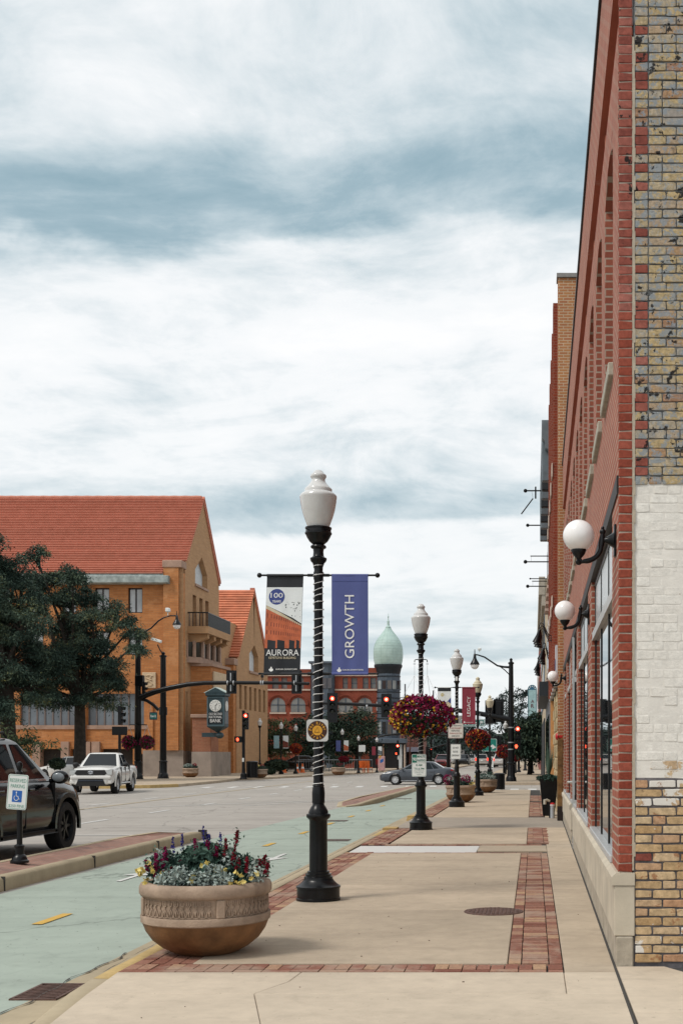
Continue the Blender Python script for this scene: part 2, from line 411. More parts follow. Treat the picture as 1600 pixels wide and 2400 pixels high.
# ================================================================== the setting: ground, road, sidewalks
ROADZ = -.10
g = MB(); g.add([(-900,-60,-.16),(900,-60,-.16),(900,1600,-.16),(-900,1600,-.16)], [(0,1,2,3)])
struct('ground', g, groundmat('far_ground', (.16,.15,.13), .15))
g = MB(); g.add([(-120,-30,ROADZ),(6,-30,ROADZ),(40,52,ROADZ),(40,66,ROADZ),(6,70,ROADZ),(3,420,ROADZ),(-30,420,ROADZ),(-120,70,ROADZ)], [tuple(range(8))])
road = struct('road', g, road_m)
g = MB(); z = ROADZ+.004
g.add([(-6.5,-6,z),(-3.46,-6,z),(-3.46,26,z),(-3.46,54,z),(-4.4,57,z),(-6.1,57,z),(-6.1,37,z),(-6.4,25,z)], [tuple(range(8))])
green = struct('bike_lane', g, green_lane)
g = MB(); g.add([(-3.46,4,z),(-3.16,4,z),(-3.16,54,z),(-3.46,54,z)], [(0,1,2,3)])
obj('gutter', g, kerb_m, road)

def sheet(parent, name, pts, m, dz=.008, base=ROADZ):
    g = MB(); g.add([(x,y,base+dz) for x,y in pts], [tuple(range(len(pts)))]); 
    o = obj(name, g, m, parent)
    if o.data.polygons[0].normal.z < 0: o.data.flip_normals()
    return o
def gp(px, py, zz=ROADZ):
    Y = 2800*(EYE-zz)/(py-1767); return ((px-1249)*Y/2800, Y)
# centre dashes of the two-way bike lane
for (x0, x1, y0, y1) in ((90,168,2158,2150),):
    pass
def dash(cx, cy, L, wd=.10, yaw=0.0, m=lane_yellow, par=green, dz=.012, name='lane_dash'):
    c, s_ = math.cos(yaw), math.sin(yaw)
    pts = [(cx+a*c-b*s_, cy+a*s_+b*c) for a, b in ((-wd/2,-L/2),(wd/2,-L/2),(wd/2,L/2),(-wd/2,L/2))]
    return sheet(par, name, pts, m, dz)
for k in range(9):
    dash(-4.92, 12.25+3.35*k, .80, .11)
# worn bike arrows of the lane, one pointing each way
def shape(pts, cx, cy, s_=1.0, yaw=0.0):
    c, q = math.cos(yaw), math.sin(yaw)
    return [(cx+(x*c-y*q)*s_, cy+(x*q+y*c)*s_) for x, y in pts]
arrow = [(-.05,-.9),(.05,-.9),(.05,.2),(.30,.2),(0,.95),(-.30,.2),(-.05,.2)]
for cx, cy, yw in ((-5.5,16.5,0),(-4.2,19.6,R(180))):
    sheet(green, 'lane_arrow', shape(arrow, cx, cy, .72, yw), white_paint, .012)
for (a, b) in (((-4.1,23.2),(-3.6,23.35)), ((-5.6,30.0),(-4.7,30.1)), ((-5.2,45),(-4.6,45.1))):
    sheet(green, 'utility_cover', [(a[0],a[1]),(b[0],a[1]),(b[0],a[1]+.5),(a[0],a[1]+.5)], mat('rusty_iron', (.10,.065,.05), .7, .3, .25, 20, .3, 80), .012)
# white lines of the road
for p in (((-30,24.4),(-7.9,24.9),(-7.9,25.0),(-30,24.5)),):
    sheet(road, 'stall_line', p, white_paint)
for p0, p1, wd in (((-30,18.1),(-8.1,18.5),.1), ((-16.5,33.5),(-5.5,46),.12), ((-9.5,39),(-5.0,47.5),.10)):
    d = Vector((p1[0]-p0[0], p1[1]-p0[1])).normalized(); n_ = Vector((-d.y, d.x))*wd/2
    sheet(road, 'lane_line', [(p0[0]-n_.x,p0[1]-n_.y),(p1[0]-n_.x,p1[1]-n_.y),(p1[0]+n_.x,p1[1]+n_.y),(p0[0]+n_.x,p0[1]+n_.y)], white_paint)
for k in range(9):
    dash(-11.0-k*.0, 30+k*5.2, 1.9, .12, 0, white_paint, road, .008)
for k in range(7):
    dash(-14.6, 30+k*5.2, 1.9, .12, 0, white_paint, road, .008)
for k in range(11):
    dash(-16.5+k*1.25, 60.5+k*.25, 2.4, .35, R(4), white_paint, road, .008, 'crosswalk_bar')
for k in range(4):
    dash(-2.6+k*.85, 57.2, 2.2, .4, 0, white_paint, road, .008, 'crosswalk_bar')
for k in range(12):
    dash(-8.6, 80+k*9, 3, .13, 0, white_paint, road, .008)
worn_line = groundmat('worn_yellow_line', (.42,.34,.22), .12, .2, .3); dash(-13.8, 45, 60, .14, 0, worn_line, road, .008)

# ------------------------------------------------------------------ sidewalk by the camera: slabs, brick bands, kerb
g = MB(); g.box(-3.03, 3.2, 8.8, 53.6, -.3, -.022)
g.prism([(-1.6,-4),(3.2,-4),(3.2,8.8),(-3.03,8.8),(-2.96,7.9),(-2.86,7.1),(-2.68,6.0),(-2.38,4.5),(-2.05,3)], -.3, -.022)
walk = struct('sidewalk', g, joint_m)
def slab(pts, m=conc, top=0.0, tops=None):
    """one concrete bay with eased edges"""
    n = len(pts); cx = sum(p[0] for p in pts)/n; cy = sum(p[1] for p in pts)/n
    ins = [(p[0]+(cx-p[0])*min(.005/max(abs(cx-p[0]),.1), .3), p[1]+(cy-p[1])*min(.005/max(abs(cy-p[1]),.1), .3)) for p in pts]
    tz = tops or [top]*n
    g = MB(); g.add([(p[0],p[1],min(-.025, tz[i]-.02)) for i, p in enumerate(pts)]+[(p[0],p[1],tz[i]-.005) for i, p in enumerate(pts)]+[(p[0],p[1],tz[i]) for i, p in enumerate(ins)],
        [(i,(i+1)%n,n+(i+1)%n,n+i) for i in range(n)]+[(n+i,n+(i+1)%n,2*n+(i+1)%n,2*n+i) for i in range(n)]+[tuple(range(2*n,3*n))])
    return obj('slab', g, m, walk)
def rslab(x0, x1, y0, y1, m=conc): return slab([(x0,y0),(x1,y0),(x1,y1),(x0,y1)], m)
J = .004
# foreground apron, dipping to the gutter on the left
def lp(Y):  # inner edge of the kerb
    pts = [(3.0,-2.1),(4.5,-2.4),(6,-2.7),(7.1,-2.88),(7.9,-2.98),(8.78,-3.06),(60,-3.06)]
    for (a, b), (c, d) in zip(pts, pts[1:]):
        if Y <= c: return b+(d-b)*(Y-a)/(c-a)
    return -3.06
slab([(lp(8.76)+.012,8.76),(lp(8.3)+.012,8.30),(lp(7.985)+.012,7.985),(-1.86,7.985),(-1.72,8.4),(-1.70,8.76)], conc_l)
slab([(-1.70+J,8.76),(-1.72+J,8.4),(-1.86+J,7.985),(.222,7.985),(.222,8.76)], conc_l)
slab([(.222+J,8.76),(.222+J,7.985),(.609,7.985),(.612,8.76)], conc_l)
slab([(lp(7.97)+.012,7.97),(lp(7.1)+.012,7.1),(lp(6.3)+.012,6.3),(-1.5,6.3),(-1.62,7.1),(-1.86,7.97)], conc_l)
slab([(-1.86+J,7.97),(-1.62+J,7.1),(-1.5+J,6.3),(.609,6.3),(.609,7.97)], conc_l)
rslab(lp(6.28)+.02, -1.4, 3.2, 6.29, conc_l); rslab(-1.4+J, .609, 3.2, 6.29, conc_l)
rslab(.625, 1.75, 3.2, 7.4, conc_l); slab([(.625,7.4+J),(1.75,7.4+J),(1.35,8.3),(.98,9.0),(.625,9.0)], conc_l)
g = MB(); g.add([(.98,9.0,-.018),(1.35,8.3,-.018),(1.75,7.4,-.018),(3.2,7.4,-.018),(3.2,9.0,-.018)], [(0,1,2,3,4)]); obj('asphalt_patch', g, groundmat('alley_asphalt', (.07,.07,.072), .2, 0, .3, .5), walk)
# walk bays between the brick bands
XR0, XR1, XK = -.195, .225, -2.60
for a, b in ((9.14,10.72),(10.72,12.28),(12.28,14.62),(14.62,17.0),(17.0,19.28)):
    rslab(XK, XR0-.004, a+J, b-J)
for a, b in ((8.76,12.28),(12.28,15.3),(15.3,18.6),(18.6,21.2)):
    rslab(XR1+.006, .612+.006*(b-9), a+J, b-J)
rslab(-3.0, -.93, 19.42, 20.78, conc_w); rslab(-.93+J, XR1, 19.7, 20.9)
for a, b in ((21.35,23.6),(23.6,26.0)):
    rslab(-2.55, -.12, a+J, b-J)
rslab(XR1+.05, .70, 21.2+J, 26.0-J)
slab([(-3.0,26.0),(.72,26.0),(.74,30.2),(-3.0,30.2)], groundmat('driveway_concrete', (.33,.285,.235), .12, .15, .3), -.004)
for k, (a, b) in enumerate(((30.25,33.5),(33.5,37),(37,40.6),(40.6,44),(44,48),(48,53.5))):
    rslab(-2.55, -.12, a+J, b-J); rslab(.30, .80, a+J, b-J)
# brick pavers: every one its own piece
pav = [brickpiece('paver', [(0,(.21,.08,.055)),(.3,(.27,.115,.08)),(.6,(.33,.165,.115)),(.85,(.39,.23,.15)),(1,(.46,.29,.175))], [((.35,.25,.19), 1.3, .46, .8, .16), ((.13,.10,.09), 6, .62, .6)], .85, .35, 20)]
pmesh = []
for k in range(4):
    rr = random.Random(k); g = MB(); j = lambda: rr.uniform(-.012,.012)
    g.cbox(-.5,.5,-.5,.5,-.5,.5,.03)
    g.v = [(x+j(), y+j(), zz) for x, y, zz in g.v]
    pmesh.append(g.mesh('paver', pav[0]))
stuffp = MB()
def paver(x, y, lx, ly, single=True):
    zt = random.uniform(-.0035,.0025)
    if single:
        link('paver', random.choice(pmesh), walk, (x, y, zt-.012), (random.uniform(-.006,.006), random.uniform(-.006,.006), random.uniform(-.012,.012)), (lx-.007, ly-.007, .024))
    else: stuffp.box(x-lx/2+.004, x+lx/2-.004, y-ly/2+.004, y+ly/2-.004, -.024, zt)
y = 9.14
while y < 19.2:
    for cx in (XR0+.052, XR1-.052): paver(cx, y+.103, .104, .206)
    for q in (0, 1): paver((XR0+XR1)/2, y+.0515+q*.103, .210, .103)
    y += .206
paver(.165, 8.83, .115, .105); paver(.165, 8.99, .115, .21)
x = -3.05
while x < XR1-.15:
    paver(x+.105, 8.83, .21, .105); paver(x+.0525, 8.99, .105, .21); paver(x+.1575, 8.99, .105, .21); x += .21
y = 9.10
while y < 52:
    if not (19.3 < y < 20.9 or 25.6 < y < 30.6):
        for q in range(4):
            off = .1 if q % 2 else 0
            paver(-3.045+.058+.1135*q, y+.103+off*.5, .112, .206, y < 11.3)
    y += .207
for (a, b) in ((19.29,19.40),(20.95,21.16)):
    x = -2.5
    while x < .2: paver(x, (a+b)/2, .21, b-a, False); x += .212
for (a, b) in ((21.5,25.9),(31,39.5),(41,46)):
    y = a
    while y < b:
        for cx, lx in ((-.06,.11),(.09,.20),(.245,.11)): paver(cx, y, lx, .206, False)
        y += .207
st = obj('paver_field', stuffp, pav[0], walk); st['kind'] = 'stuff'
# kerb stones
def kerb_run(y0, y1, m, zt=0.0, zt1=None):
    zt1 = zt if zt1 is None else zt1; g = MB()
    def outer(Y):
        pts = [(3,-2.3),(4.5,-2.62),(6,-2.9),(7.1,-3.04),(7.7,-3.12),(8.2,-3.18),(8.78,-3.2),(99,-3.2)]
        for (a, b), (c, d) in zip(pts, pts[1:]):
            if Y <= c: return b+(d-b)*(Y-a)/(c-a)
    n = max(2, int((y1-y0)/.4)); vs = []; fs = []
    for i in range(n+1):
        Y = y0+(y1-y0)*i/n; zz = zt+(zt1-zt)*i/n; a, b = outer(Y), lp(Y); wv = .004*math.sin(Y*3.1)
        vs += [(b,Y,-.2),(b,Y,zz-.006),(b-.01,Y,zz),(a+.03,Y,zz+wv),(a+.008,Y,zz-.012+wv),(a,Y,zz-.035),(a-.01,Y,-.2)]
    for i in range(n):
        for k in range(6): fs.append((i*7+k,(i+1)*7+k,(i+1)*7+k+1,i*7+k+1))
    fs += [tuple(range(7)), tuple(reversed(range(n*7,n*7+7)))]
    g.add(vs, fs); o = obj('kerb_stone', g, m, walk, smooth=40); return o
kerb_run(3.2, 6.0, kerb_m, -.06, -.05); kerb_run(6.008, 8.60, kerb_m, -.05, -.02)
kerb_run(8.61, 10.7, yellow_m, -.02, 0); kerb_run(10.708, 14.2, kerb_m); kerb_run(14.208, 17.3, kerb_m); kerb_run(17.308, 20.4, kerb_m); kerb_run(20.408, 23.4, kerb_m)
kerb_run(23.408, 25.2, yellow_m, 0, -.01); kerb_run(25.208, 26.0, yellow_m, -.01, -.08); kerb_run(26.008, 30.2, kerb_m, -.085)
kerb_run(30.208, 31.4, yellow_m, -.02, .0)
for k in range(7): kerb_run(31.408+3.1*k, 31.4+3.1*(k+1), kerb_m)
# raised wing of the driveway kerb
for yy in (25.6, 30.5):
    g = MB(); g.prism([(-3.19,yy-.25),(-2.9,yy-.2),(-2.9,yy+.2),(-3.19,yy+.25)], -.02, .03); obj('kerb_wing', g, yellow_m, walk)
# drain grate in the gutter
dg_ = thing('drain_grate', 'rusty slotted storm drain grate in the gutter at the kerb corner', 'drain', (-3.44, 8.5, ROADZ), 0, None, .86)
iron = mat('rusty_grate', (.13,.075,.06), .75, .3, .3, 25, .4, 90)
g = MB(); g.add([(-.17,-.31,.006),(.17,-.31,.006),(.17,.31,.006),(-.17,.31,.006)], [(0,1,2,3)]); obj('pit', g, mat('pit_black', (.003,.003,.003), 1), dg_)
g = MB()
for a in ((-.19,-.165,-.32,.32),(.165,.19,-.32,.32),(-.19,.19,-.33,-.305),(-.19,.19,.305,.33)): g.box(*a, .004, .018)
obj('frame', g, iron, dg_)
for k in range(9):
    g = MB(); g.box(-.175,.175,-.011,.011,.007,.017); obj('bar', g, iron, dg_, (0,-.265+.066*k,0), (0,0,R(14)))
# grime line where the lane meets the kerb
g = MB(); vs = []; rr = random.Random(2)
for i in range(260):
    Y = 8.9+i*.07; wv = .006+.016*rr.random()**2; x = -3.2+.004*math.sin(Y*5); zz = .0015+(.0 if Y > 10.7 else -.02*(10.7-Y)/2.1)
    vs += [(x-.012,Y,zz-.012),(x+wv,Y,zz+.0012)]
g.add(vs, [(2*i,2*i+1,2*i+3,2*i+2) for i in range(259)]); obj('kerb_grime', g, joint_m, walk)['kind'] = 'stuff'
g = MB(); vs = []
for i in range(60):
    Y = 7.2+i*.05; wv = .005+.02*rr.random()**2; x = -3.455+.02*math.sin(Y*4)+.015*math.sin(Y*11); vs += [(x,Y,ROADZ+.0135),(x+wv,Y,ROADZ+.0135)]
g.add(vs, [(2*i,2*i+1,2*i+3,2*i+2) for i in range(59)]); obj('gutter_crack', g, joint_m, road)['kind'] = 'stuff'
# grit and small stones on the walk
g = MB()
for i in range(60):
    x, y, s = rr.uniform(-2.6,.55), rr.uniform(7.2,20), rr.uniform(.003,.008); o0 = len(g.v); g.cbox(-s,s,-s*.7,s*.7,0,s*.9,s*.25); g.rot(Matrix.Translation((x,y,0)) @ Matrix.Rotation(rr.random()*6,4,'Z'), o0)
obj('grit', g, mat('grit_brown', (.20,.16,.12), .95), walk)['kind'] = 'stuff'
# manhole cover on the walk
mc = thing('manhole_cover', 'round rusty brown manhole cover beside the brick band of the sidewalk', 'manhole cover', (ax(1156,12.1)-.0, 12.12, 0))
g = MB(); g.lathe([(.30,-.02),(.30,.006),(.29,.008),(.283,.004),(.275,.004),(.27,.009),(.001,.009)], 40); obj('cover', g, iron, mc, smooth=30)
g = MB()
for i in range(-6,7):
    for j in range(-6,7):
        if (i*i+j*j)**.5*.04 < .25: g.cbox(i*.04-.012,i*.04+.012,j*.04-.012,j*.04+.012,.008,.0145,.003)
o = obj('tread', g, iron, mc)

# ------------------------------------------------------------------ brick-paved traffic islands
island_brick = brickmat('island_brick', (.31,.17,.13), (.36,.215,.17), (.25,.19,.15), 'yx', .21, .105, .006, .5, 0, ((.16,.11,.10), .9, .55), .9, .2)
def island(name, outline, zt=.08, tap=lambda y: 1.0):
    """outline: list of (x, y) anticlockwise; a kerb ring and a paved core"""
    g = MB(); n = len(outline); cx = sum(p[0] for p in outline)/n
    def inset(d):
        r = []
        for i, p in enumerate(outline):
            a, b = outline[i-1], outline[(i+1) % n]; t = Vector((b[0]-a[0], b[1]-a[1])).normalized(); r.append((p[0]-t.y*d, p[1]+t.x*d))
        return r
    rings = [(outline, ROADZ-.06), (inset(.012), zt-.04), (inset(.05), zt), (inset(.17), zt), (inset(.172), zt-.02)]
    vs = []; fs = []
    for r, z_ in rings: vs += [(p[0],p[1],z_ if z_ < ROADZ else ROADZ+.004+(z_-ROADZ-.004)*tap(p[1])) for p in r]
    for k in range(len(rings)-1):
        for i in range(n): fs.append((k*n+i, k*n+(i+1)%n, (k+1)*n+(i+1)%n, (k+1)*n+i))
    g.add(vs, fs); o = struct(name, g, kerb_m, 50)
    g = MB(); g.add([(p[0],p[1],ROADZ+.004+(zt-.006-ROADZ-.004)*tap(p[1])) for p in inset(.165)], [tuple(range(n))]); obj('paving', g, island_brick, o)
    return o
i1 = island('traffic_island', [(-6.54,-8),(-6.54,6)]+[(-6.54,8+1.2*k) for k in range(13)]+[(-6.58,23.6),(-6.66,24.6),(-6.8,25.2),(-6.95,25.2),(-7.2,24.4),(-7.45,23.3),(-7.62,22),(-7.63,18),(-7.63,12),(-7.63,-8)], tap=lambda y: min(1, max(.12, (25.3-y)/1.9)))
for Y in [2.6+3.05*k for k in range(8)]:
    g = MB(); g.box(-6.535-.17,-6.532,Y-.006,Y+.006,ROADZ,.0815); obj('kerb_joint', g, joint_m, i1)
i2 = island('traffic_island_far', [(-5.35,41),(-5.32,45),(-5.3,50),(-5.35,55),(-5.5,57.5),(-5.7,58),(-5.95,57),(-6.1,53),(-6.2,48),(-6.35,43),(-6.45,39.4),(-6.3,38.3),(-5.95,38.1),(-5.6,38.8)], .07, lambda y: min(1, max(.2, (y-37.9)/2.2)))
i2.name = 'traffic_median'

# ------------------------------------------------------------------ the bank corner and the far blocks
def pad(name, pts, m, zt=.04, kerb=kerb_m):
    g = MB(); n = len(pts)
    g.add([(x,y,ROADZ-.05) for x,y in pts]+[(x,y,zt-.02) for x,y in pts]+[(x,y,zt) for x,y in pts], [(i,(i+1)%n,n+(i+1)%n,n+i) for i in range(n)]+[(n+i,n+(i+1)%n,2*n+(i+1)%n,2*n+i) for i in range(n)]+[tuple(range(2*n,3*n))])
    return struct(name, g, m)
p1_ = pad('corner_pavement', [(-90,61),(-20.5,58.6),(-19.0,59.5),(-18.3,61.5),(-18.4,70),(-18.9,77),(-18.0,79.5),(-16.3,90),(-15.2,97),(-14.0,104),(-14.5,140),(-90,140)], conc)
g = MB(); g.prism([(-21.3,58.4),(-20.5,58.45),(-19.0,59.3),(-18.2,61.4),(-18.45,61.7),(-19.1,59.75),(-20.5,58.8),(-21.3,58.8)], ROADZ, .055); obj('yellow_kerb', g, yellow_m, p1_)
p2_ = pad('far_pavement', [(-13.0,112),(-9,116),(-9.0,240),(-60,240),(-60,141),(-14.4,141)], conc)
p3_ = pad('right_pavement', [(-3.4,66.8),(-3.0,65.6),(-2.2,65.2),(30,65.2),(30,420),(-3.0,420)], conc)
pad('bridge_parkway', [(-13.5,108),(-12,107),(-11.6,111),(-13,111.5)], conc)
# ================================================================== the near building on the right
WX, WY = .645, 9.03                      # street corner of the building at the sidewalk
SLOPE = .0046
YAW = math.atan(SLOPE)
bld = thing('corner_building', 'red brick storefront building with a white painted end wall at right', 'building', (WX, WY, 0), -YAW)
# local axes: x into the building, y along the street, z up
redface = brickmat('red_face_brick', (.36,.108,.066), (.30,.085,.055), (.43,.32,.25), 'auto', .21, .0695, .009, .7, 0, ((.36,.25,.21), 1.1, .60), .85, .22)
redold = redface
side_mortar_hi = mat('old_mortar', (.11,.125,.145), .95, 0, .3, 12, .9, 60, c2=(.27,.27,.26))
side_mortar_lo = mat('grey_mortar', (.13,.12,.125), .95, 0, .3, 9, .6, 60)
white_wall = mat('chipped_white_paint', (.70,.665,.61), .75, 0, .07, 4, .35, 30)
tan_stops = [(0,(.46,.30,.15)),(.3,(.55,.39,.22)),(.55,(.60,.45,.28)),(.8,(.52,.36,.22)),(1,(.50,.28,.16))]
b_tan = brickpiece('tan_brick', tan_stops, [((.30,.13,.06), 11, .57, .75), ((.66,.62,.57), 9, .66, .9, .02), ((.05,.035,.03), 8, .64, .8)])
b_mix = brickpiece('half_painted_brick', tan_stops, [((.68,.645,.59), 7, .47, 1.0, .03), ((.30,.13,.06), 11, .60, .7)])
b_white = brickpiece('white_painted_brick', [(0,(.68,.645,.59)),(1,(.74,.71,.655))], [((.30,.24,.18), 18, .69, .85, .02)], .7, .5, bk=.86)
b_old = brickpiece('stained_brick', [(0,(.46,.37,.24)),(.25,(.52,.39,.21)),(.5,(.56,.42,.22)),(.72,(.44,.38,.30)),(.88,(.48,.31,.17)),(1,(.38,.21,.13))], [((.25,.27,.29), 3.2, .54, .5), ((.25,.29,.325), 17, .505, .8, .06), ((.40,.40,.38), 30, .55, .6), ((.25,.10,.05), 12, .63, .6), ((.014,.014,.016), 12, .585, .95, .04)], .9, 1.0, 22, bk=.5)
b_red = brickpiece('red_brick', [(0,(.22,.045,.026)),(.5,(.28,.062,.036)),(1,(.32,.082,.052))], None, .75, .25, 18)
b_redold = brickpiece('old_red_brick', [(0,(.22,.06,.045)),(.5,(.30,.085,.06)),(1,(.37,.14,.11))], [((.012,.011,.011), 9, .60, .95, .03)], .85, .5, 15)
HT = 8.6
DEP = .103                                # veneer thickness
CH = .0695
# --- end wall facing the camera
g = MB(); g.box(DEP+.01, 9, .012, .3, 3.66, HT); obj('end_wall', g, side_mortar_hi, bld)
g = MB(); g.box(DEP+.01, 9, .012, .3, 1.42, 3.66); obj('painted_wall', g, white_wall, bld)
g = MB(); g.box(DEP+.01, 9, .012, .3, -.1, 1.42); obj('lower_wall', g, side_mortar_lo, bld)
bm_ = []
for k in range(6):
    rr = random.Random(40+k); g = MB(); g.cbox(-.5,.5,-.5,.5,-.5,.5,.075)
    g.v = [(x+rr.uniform(-.025,.025), yy+rr.uniform(-.05,.05), zz+rr.uniform(-.06,.06)) for x, yy, zz in g.v]
    bm_.append(g)
meshes = {}
def bmesh_for(m):
    if m not in meshes: meshes[m] = [g.mesh('brick', m) for g in bm_]
    return random.choice(meshes[m])
far_stuff = {}
def put_brick(x0, x1, zc, m, name='brick', proud=0.0, h=None, single=True):
    h = h or CH-.011
    p = proud+random.uniform(-.003,.003)
    if single:
        link(name, bmesh_for(m), bld, ((x0+x1)/2, .012-p*.5, zc), (0, random.uniform(-.008,.008), 0), (x1-x0, .024+p, h))
    else:
        far_stuff.setdefault(m, MB()).box(x0, x1, -p, .02, zc-h/2, zc+h/2)
rr = random.Random(5)
ncourse = int(7.75/CH)
LIM = .50
for c in range(ncourse):
    zc = .02+CH*(c+.5)
    if zc < 1.42: m, zone = b_tan, 0
    elif zc < 3.66: m, zone = b_white, 1
    else: m, zone = b_old, 2
    x = DEP+.016+(.0 if zone != 1 else .012)
    tooth = zone == 2 and rr.random() < .42
    if zone == 2:
        L = .105
        put_brick(x+.006, x+L-.006, zc, b_redold if tooth else b_old, 'brick', -.002); x += L
    first = True
    while x < 3.0:
        L = .21 if rr.random() < .75 else .105
        if first and c % 2: L = .105 + rr.choice((0, .03))
        first = False
        mm = m
        if zone == 0 and rr.random() < .02: mm = b_redold
        if zone == 0 and ((zc > 1.15 and rr.random() < (zc-1.05)*2.2) or (zc < .32 and rr.random() < .6)): mm = b_mix
        if zone == 1 and zc < 1.62 and rr.random() < .75*(1.66-zc)/.2+max(0, x-.2): mm = b_mix
        gap = .010 if zone else .015
        hh = CH-(.007 if zone == 1 else (.012 if zone else .015))+rr.uniform(-.005,.003)
        put_brick(x+gap/2, x+L-gap/2, zc+rr.uniform(-.002,.002), mm, 'brick', -.010 if zone == 1 else rr.uniform(-.004,.002), hh, x < LIM)
        x += L
for m, g in far_stuff.items():
    o = obj('brick_field', g, m, bld); o['kind'] = 'stuff'
# --- veneer pier at the corner: one header per course
g = MB(); g.box(.004, DEP-.004, .004, .06, .70, HT); obj('veneer_mortar', g, mat('buff_mortar', (.45,.38,.31), .95, 0, .15, 9, .4, 60), bld)
z = .705
k = 0
while z < 7.7:
    m = b_red if z < 4.9 else b_redold
    link('facing_brick', bmesh_for(m), bld, (DEP/2, .022, z+CH/2), (0, random.uniform(-.006,.006), 0), (DEP-.002, .05, CH-.0105)); z += CH
g = MB()
for k in range(60):
    z0 = .72+k*.105
    g.box(DEP-.002, DEP+.012+.012*abs(math.sin(k*1.7)) , .0, .03, z0, z0+.106)
obj('caulk_joint', g, mat('buff_caulk', (.42,.36,.28), .95, 0, .15, 9, .4, 50), bld)
# --- limestone base
sb = []
y = 0.0
for k, (a, b) in enumerate(((0,2.4),(2.4,4.8),(4.8,7.2),(7.2,9.6),(9.6,11.25),(12.55,14.8),(14.8,17.2),(17.2,20.0))):
    g = MB(); g.cbox(-.035, .12, a+.003 if a else -.012, b-.003, .225, .605, .006); obj('base_panel', g, stone_m, bld)
    g = MB(); a_ = a+.003 if a else -.02
    g.prism([(-.055,.608),(-.055,.67),(-.02,.703),(.12,.703),(.12,.608)], a_, b-.003, 'y')
    g2 = MB(); g2.v = [(p[0],p[1],p[2]) for p in g.v]; g2.f = g.f; obj('base_cap', g2, stone_m, bld)
g = MB(); g.cbox(-.022, .11, -.016, 11.2, -.06, .222, .01); obj('footing', g, mat('rough_footing', (.38,.33,.26), .95, 0, .2, 8, .8, 30), bld)
g = MB(); g.cbox(-.022, .11, 12.6, 20, -.06, .222, .01); obj('footing', g, mat('rough_footing', (.38,.33,.26), .95), bld)
# --- facade piers, spandrels and openings (local y along the street)
PIERS = [(.06,.80),(4.75,5.65),(9.4,10.1),(13.2,13.9),(16.6,17.4),(19.2,20.0)]
HEAD = 3.58
for a, b in PIERS:
    g = MB(); g.box(.0, .32, a, b, .704, HEAD); obj('pier', g, redface, bld)
WIN = [(.72+1.72*k, .72+1.72*k+1.14) for k in range(11)]
SILL, WH, BAND = 4.78, 6.70, 7.55
g = MB(); g.box(0, .34, .06, 20, HEAD+.14, SILL); obj('spandrel', g, redface, bld)
g = MB(); g.box(-.012, .33, .06, 20, HEAD, HEAD+.14); obj('steel_lintel', g, mat('lintel_paint', (.02,.018,.018), .6), bld)
edges = [.06]+[e for w_ in WIN for e in w_]+[20.0]
for i in range(0, len(edges), 2):
    g = MB(); g.box(0, .34, edges[i], edges[i+1], SILL, WH); obj('window_pier', g, redold, bld)
# brick arch heads: segmental soffits
for a, b in WIN:
    g = MB(); n = 8
    arc = [(a+(b-a)*i/n, WH-.16*((2*i/n-1)**2)) for i in range(n+1)]
    g.prism([(a-.0,WH+.001)]+arc+[(b,WH+.001)], .001, .34, 'x'); obj('arch_head', g, redold, bld)
g = MB(); g.box(0, .34, .06, 20, WH+.001, 7.15); obj('upper_wall', g, redold, bld)
# recessed frieze with orange terracotta blocks, then the parapet and its dark coping
g = MB(); g.box(.24, .34, .06, 20, 7.15, BAND); obj('frieze', g, redold, bld)
tc_m = mat('terracotta', (.40,.12,.05), .7, 0, .2, 10, .3, 60)
for k in range(8):
    y0 = 2.2+k*2.35
    for q in range(3):
        g = MB(); g.cbox(.03, .24, y0+q*.09, y0+q*.09+.075, 7.17+q*.12, 7.28+q*.12, .01); obj('terracotta_block', g, tc_m, bld)
g = MB(); g.box(-.02, .34, .06, 20, BAND, HT); obj('parapet', g, redold, bld)
g = MB(); g.box(-.045, .40, -.02, 20.02, HT, HT+.07); obj('coping', g, mat('coping_metal', (.012,.012,.014), .5, .2), bld)
g = MB(); g.box(.40, 9, .3, 20, HT-.6, HT-.45); obj('roof', g, joint_m, bld)
frame_blue = mat('window_frame', (.10,.13,.17), .5, 0, .1)
for a, b in WIN:
    s = obj('window_sill', MB().cbox(-.042, .2, a-.05, b+.05, SILL-.105, SILL+.004, .008), mat('sill_stone', (.37,.345,.28), .85, 0, .15, 8, .4, 40, dirt=.5), bld)
    f = MB()
    for q in ((a,a+.06),(b-.06,b)): f.box(.22,.29,q[0],q[1],SILL,WH)
    f.box(.22,.29,a,b,SILL,SILL+.07); f.box(.22,.29,a,b,WH-.22,WH-.1); f.box(.215,.285,a,b,(SILL+WH)/2-.03,(SILL+WH)/2+.03)
    fo = obj('window_frame', f, frame_blue, bld)
    for z0, z1 in ((SILL+.07,(SILL+WH)/2-.03),((SILL+WH)/2+.03,WH-.22)):
        obj('pane', MB().box(.255,.265,a+.06,b-.06,z0,z1), dark_glass, fo)
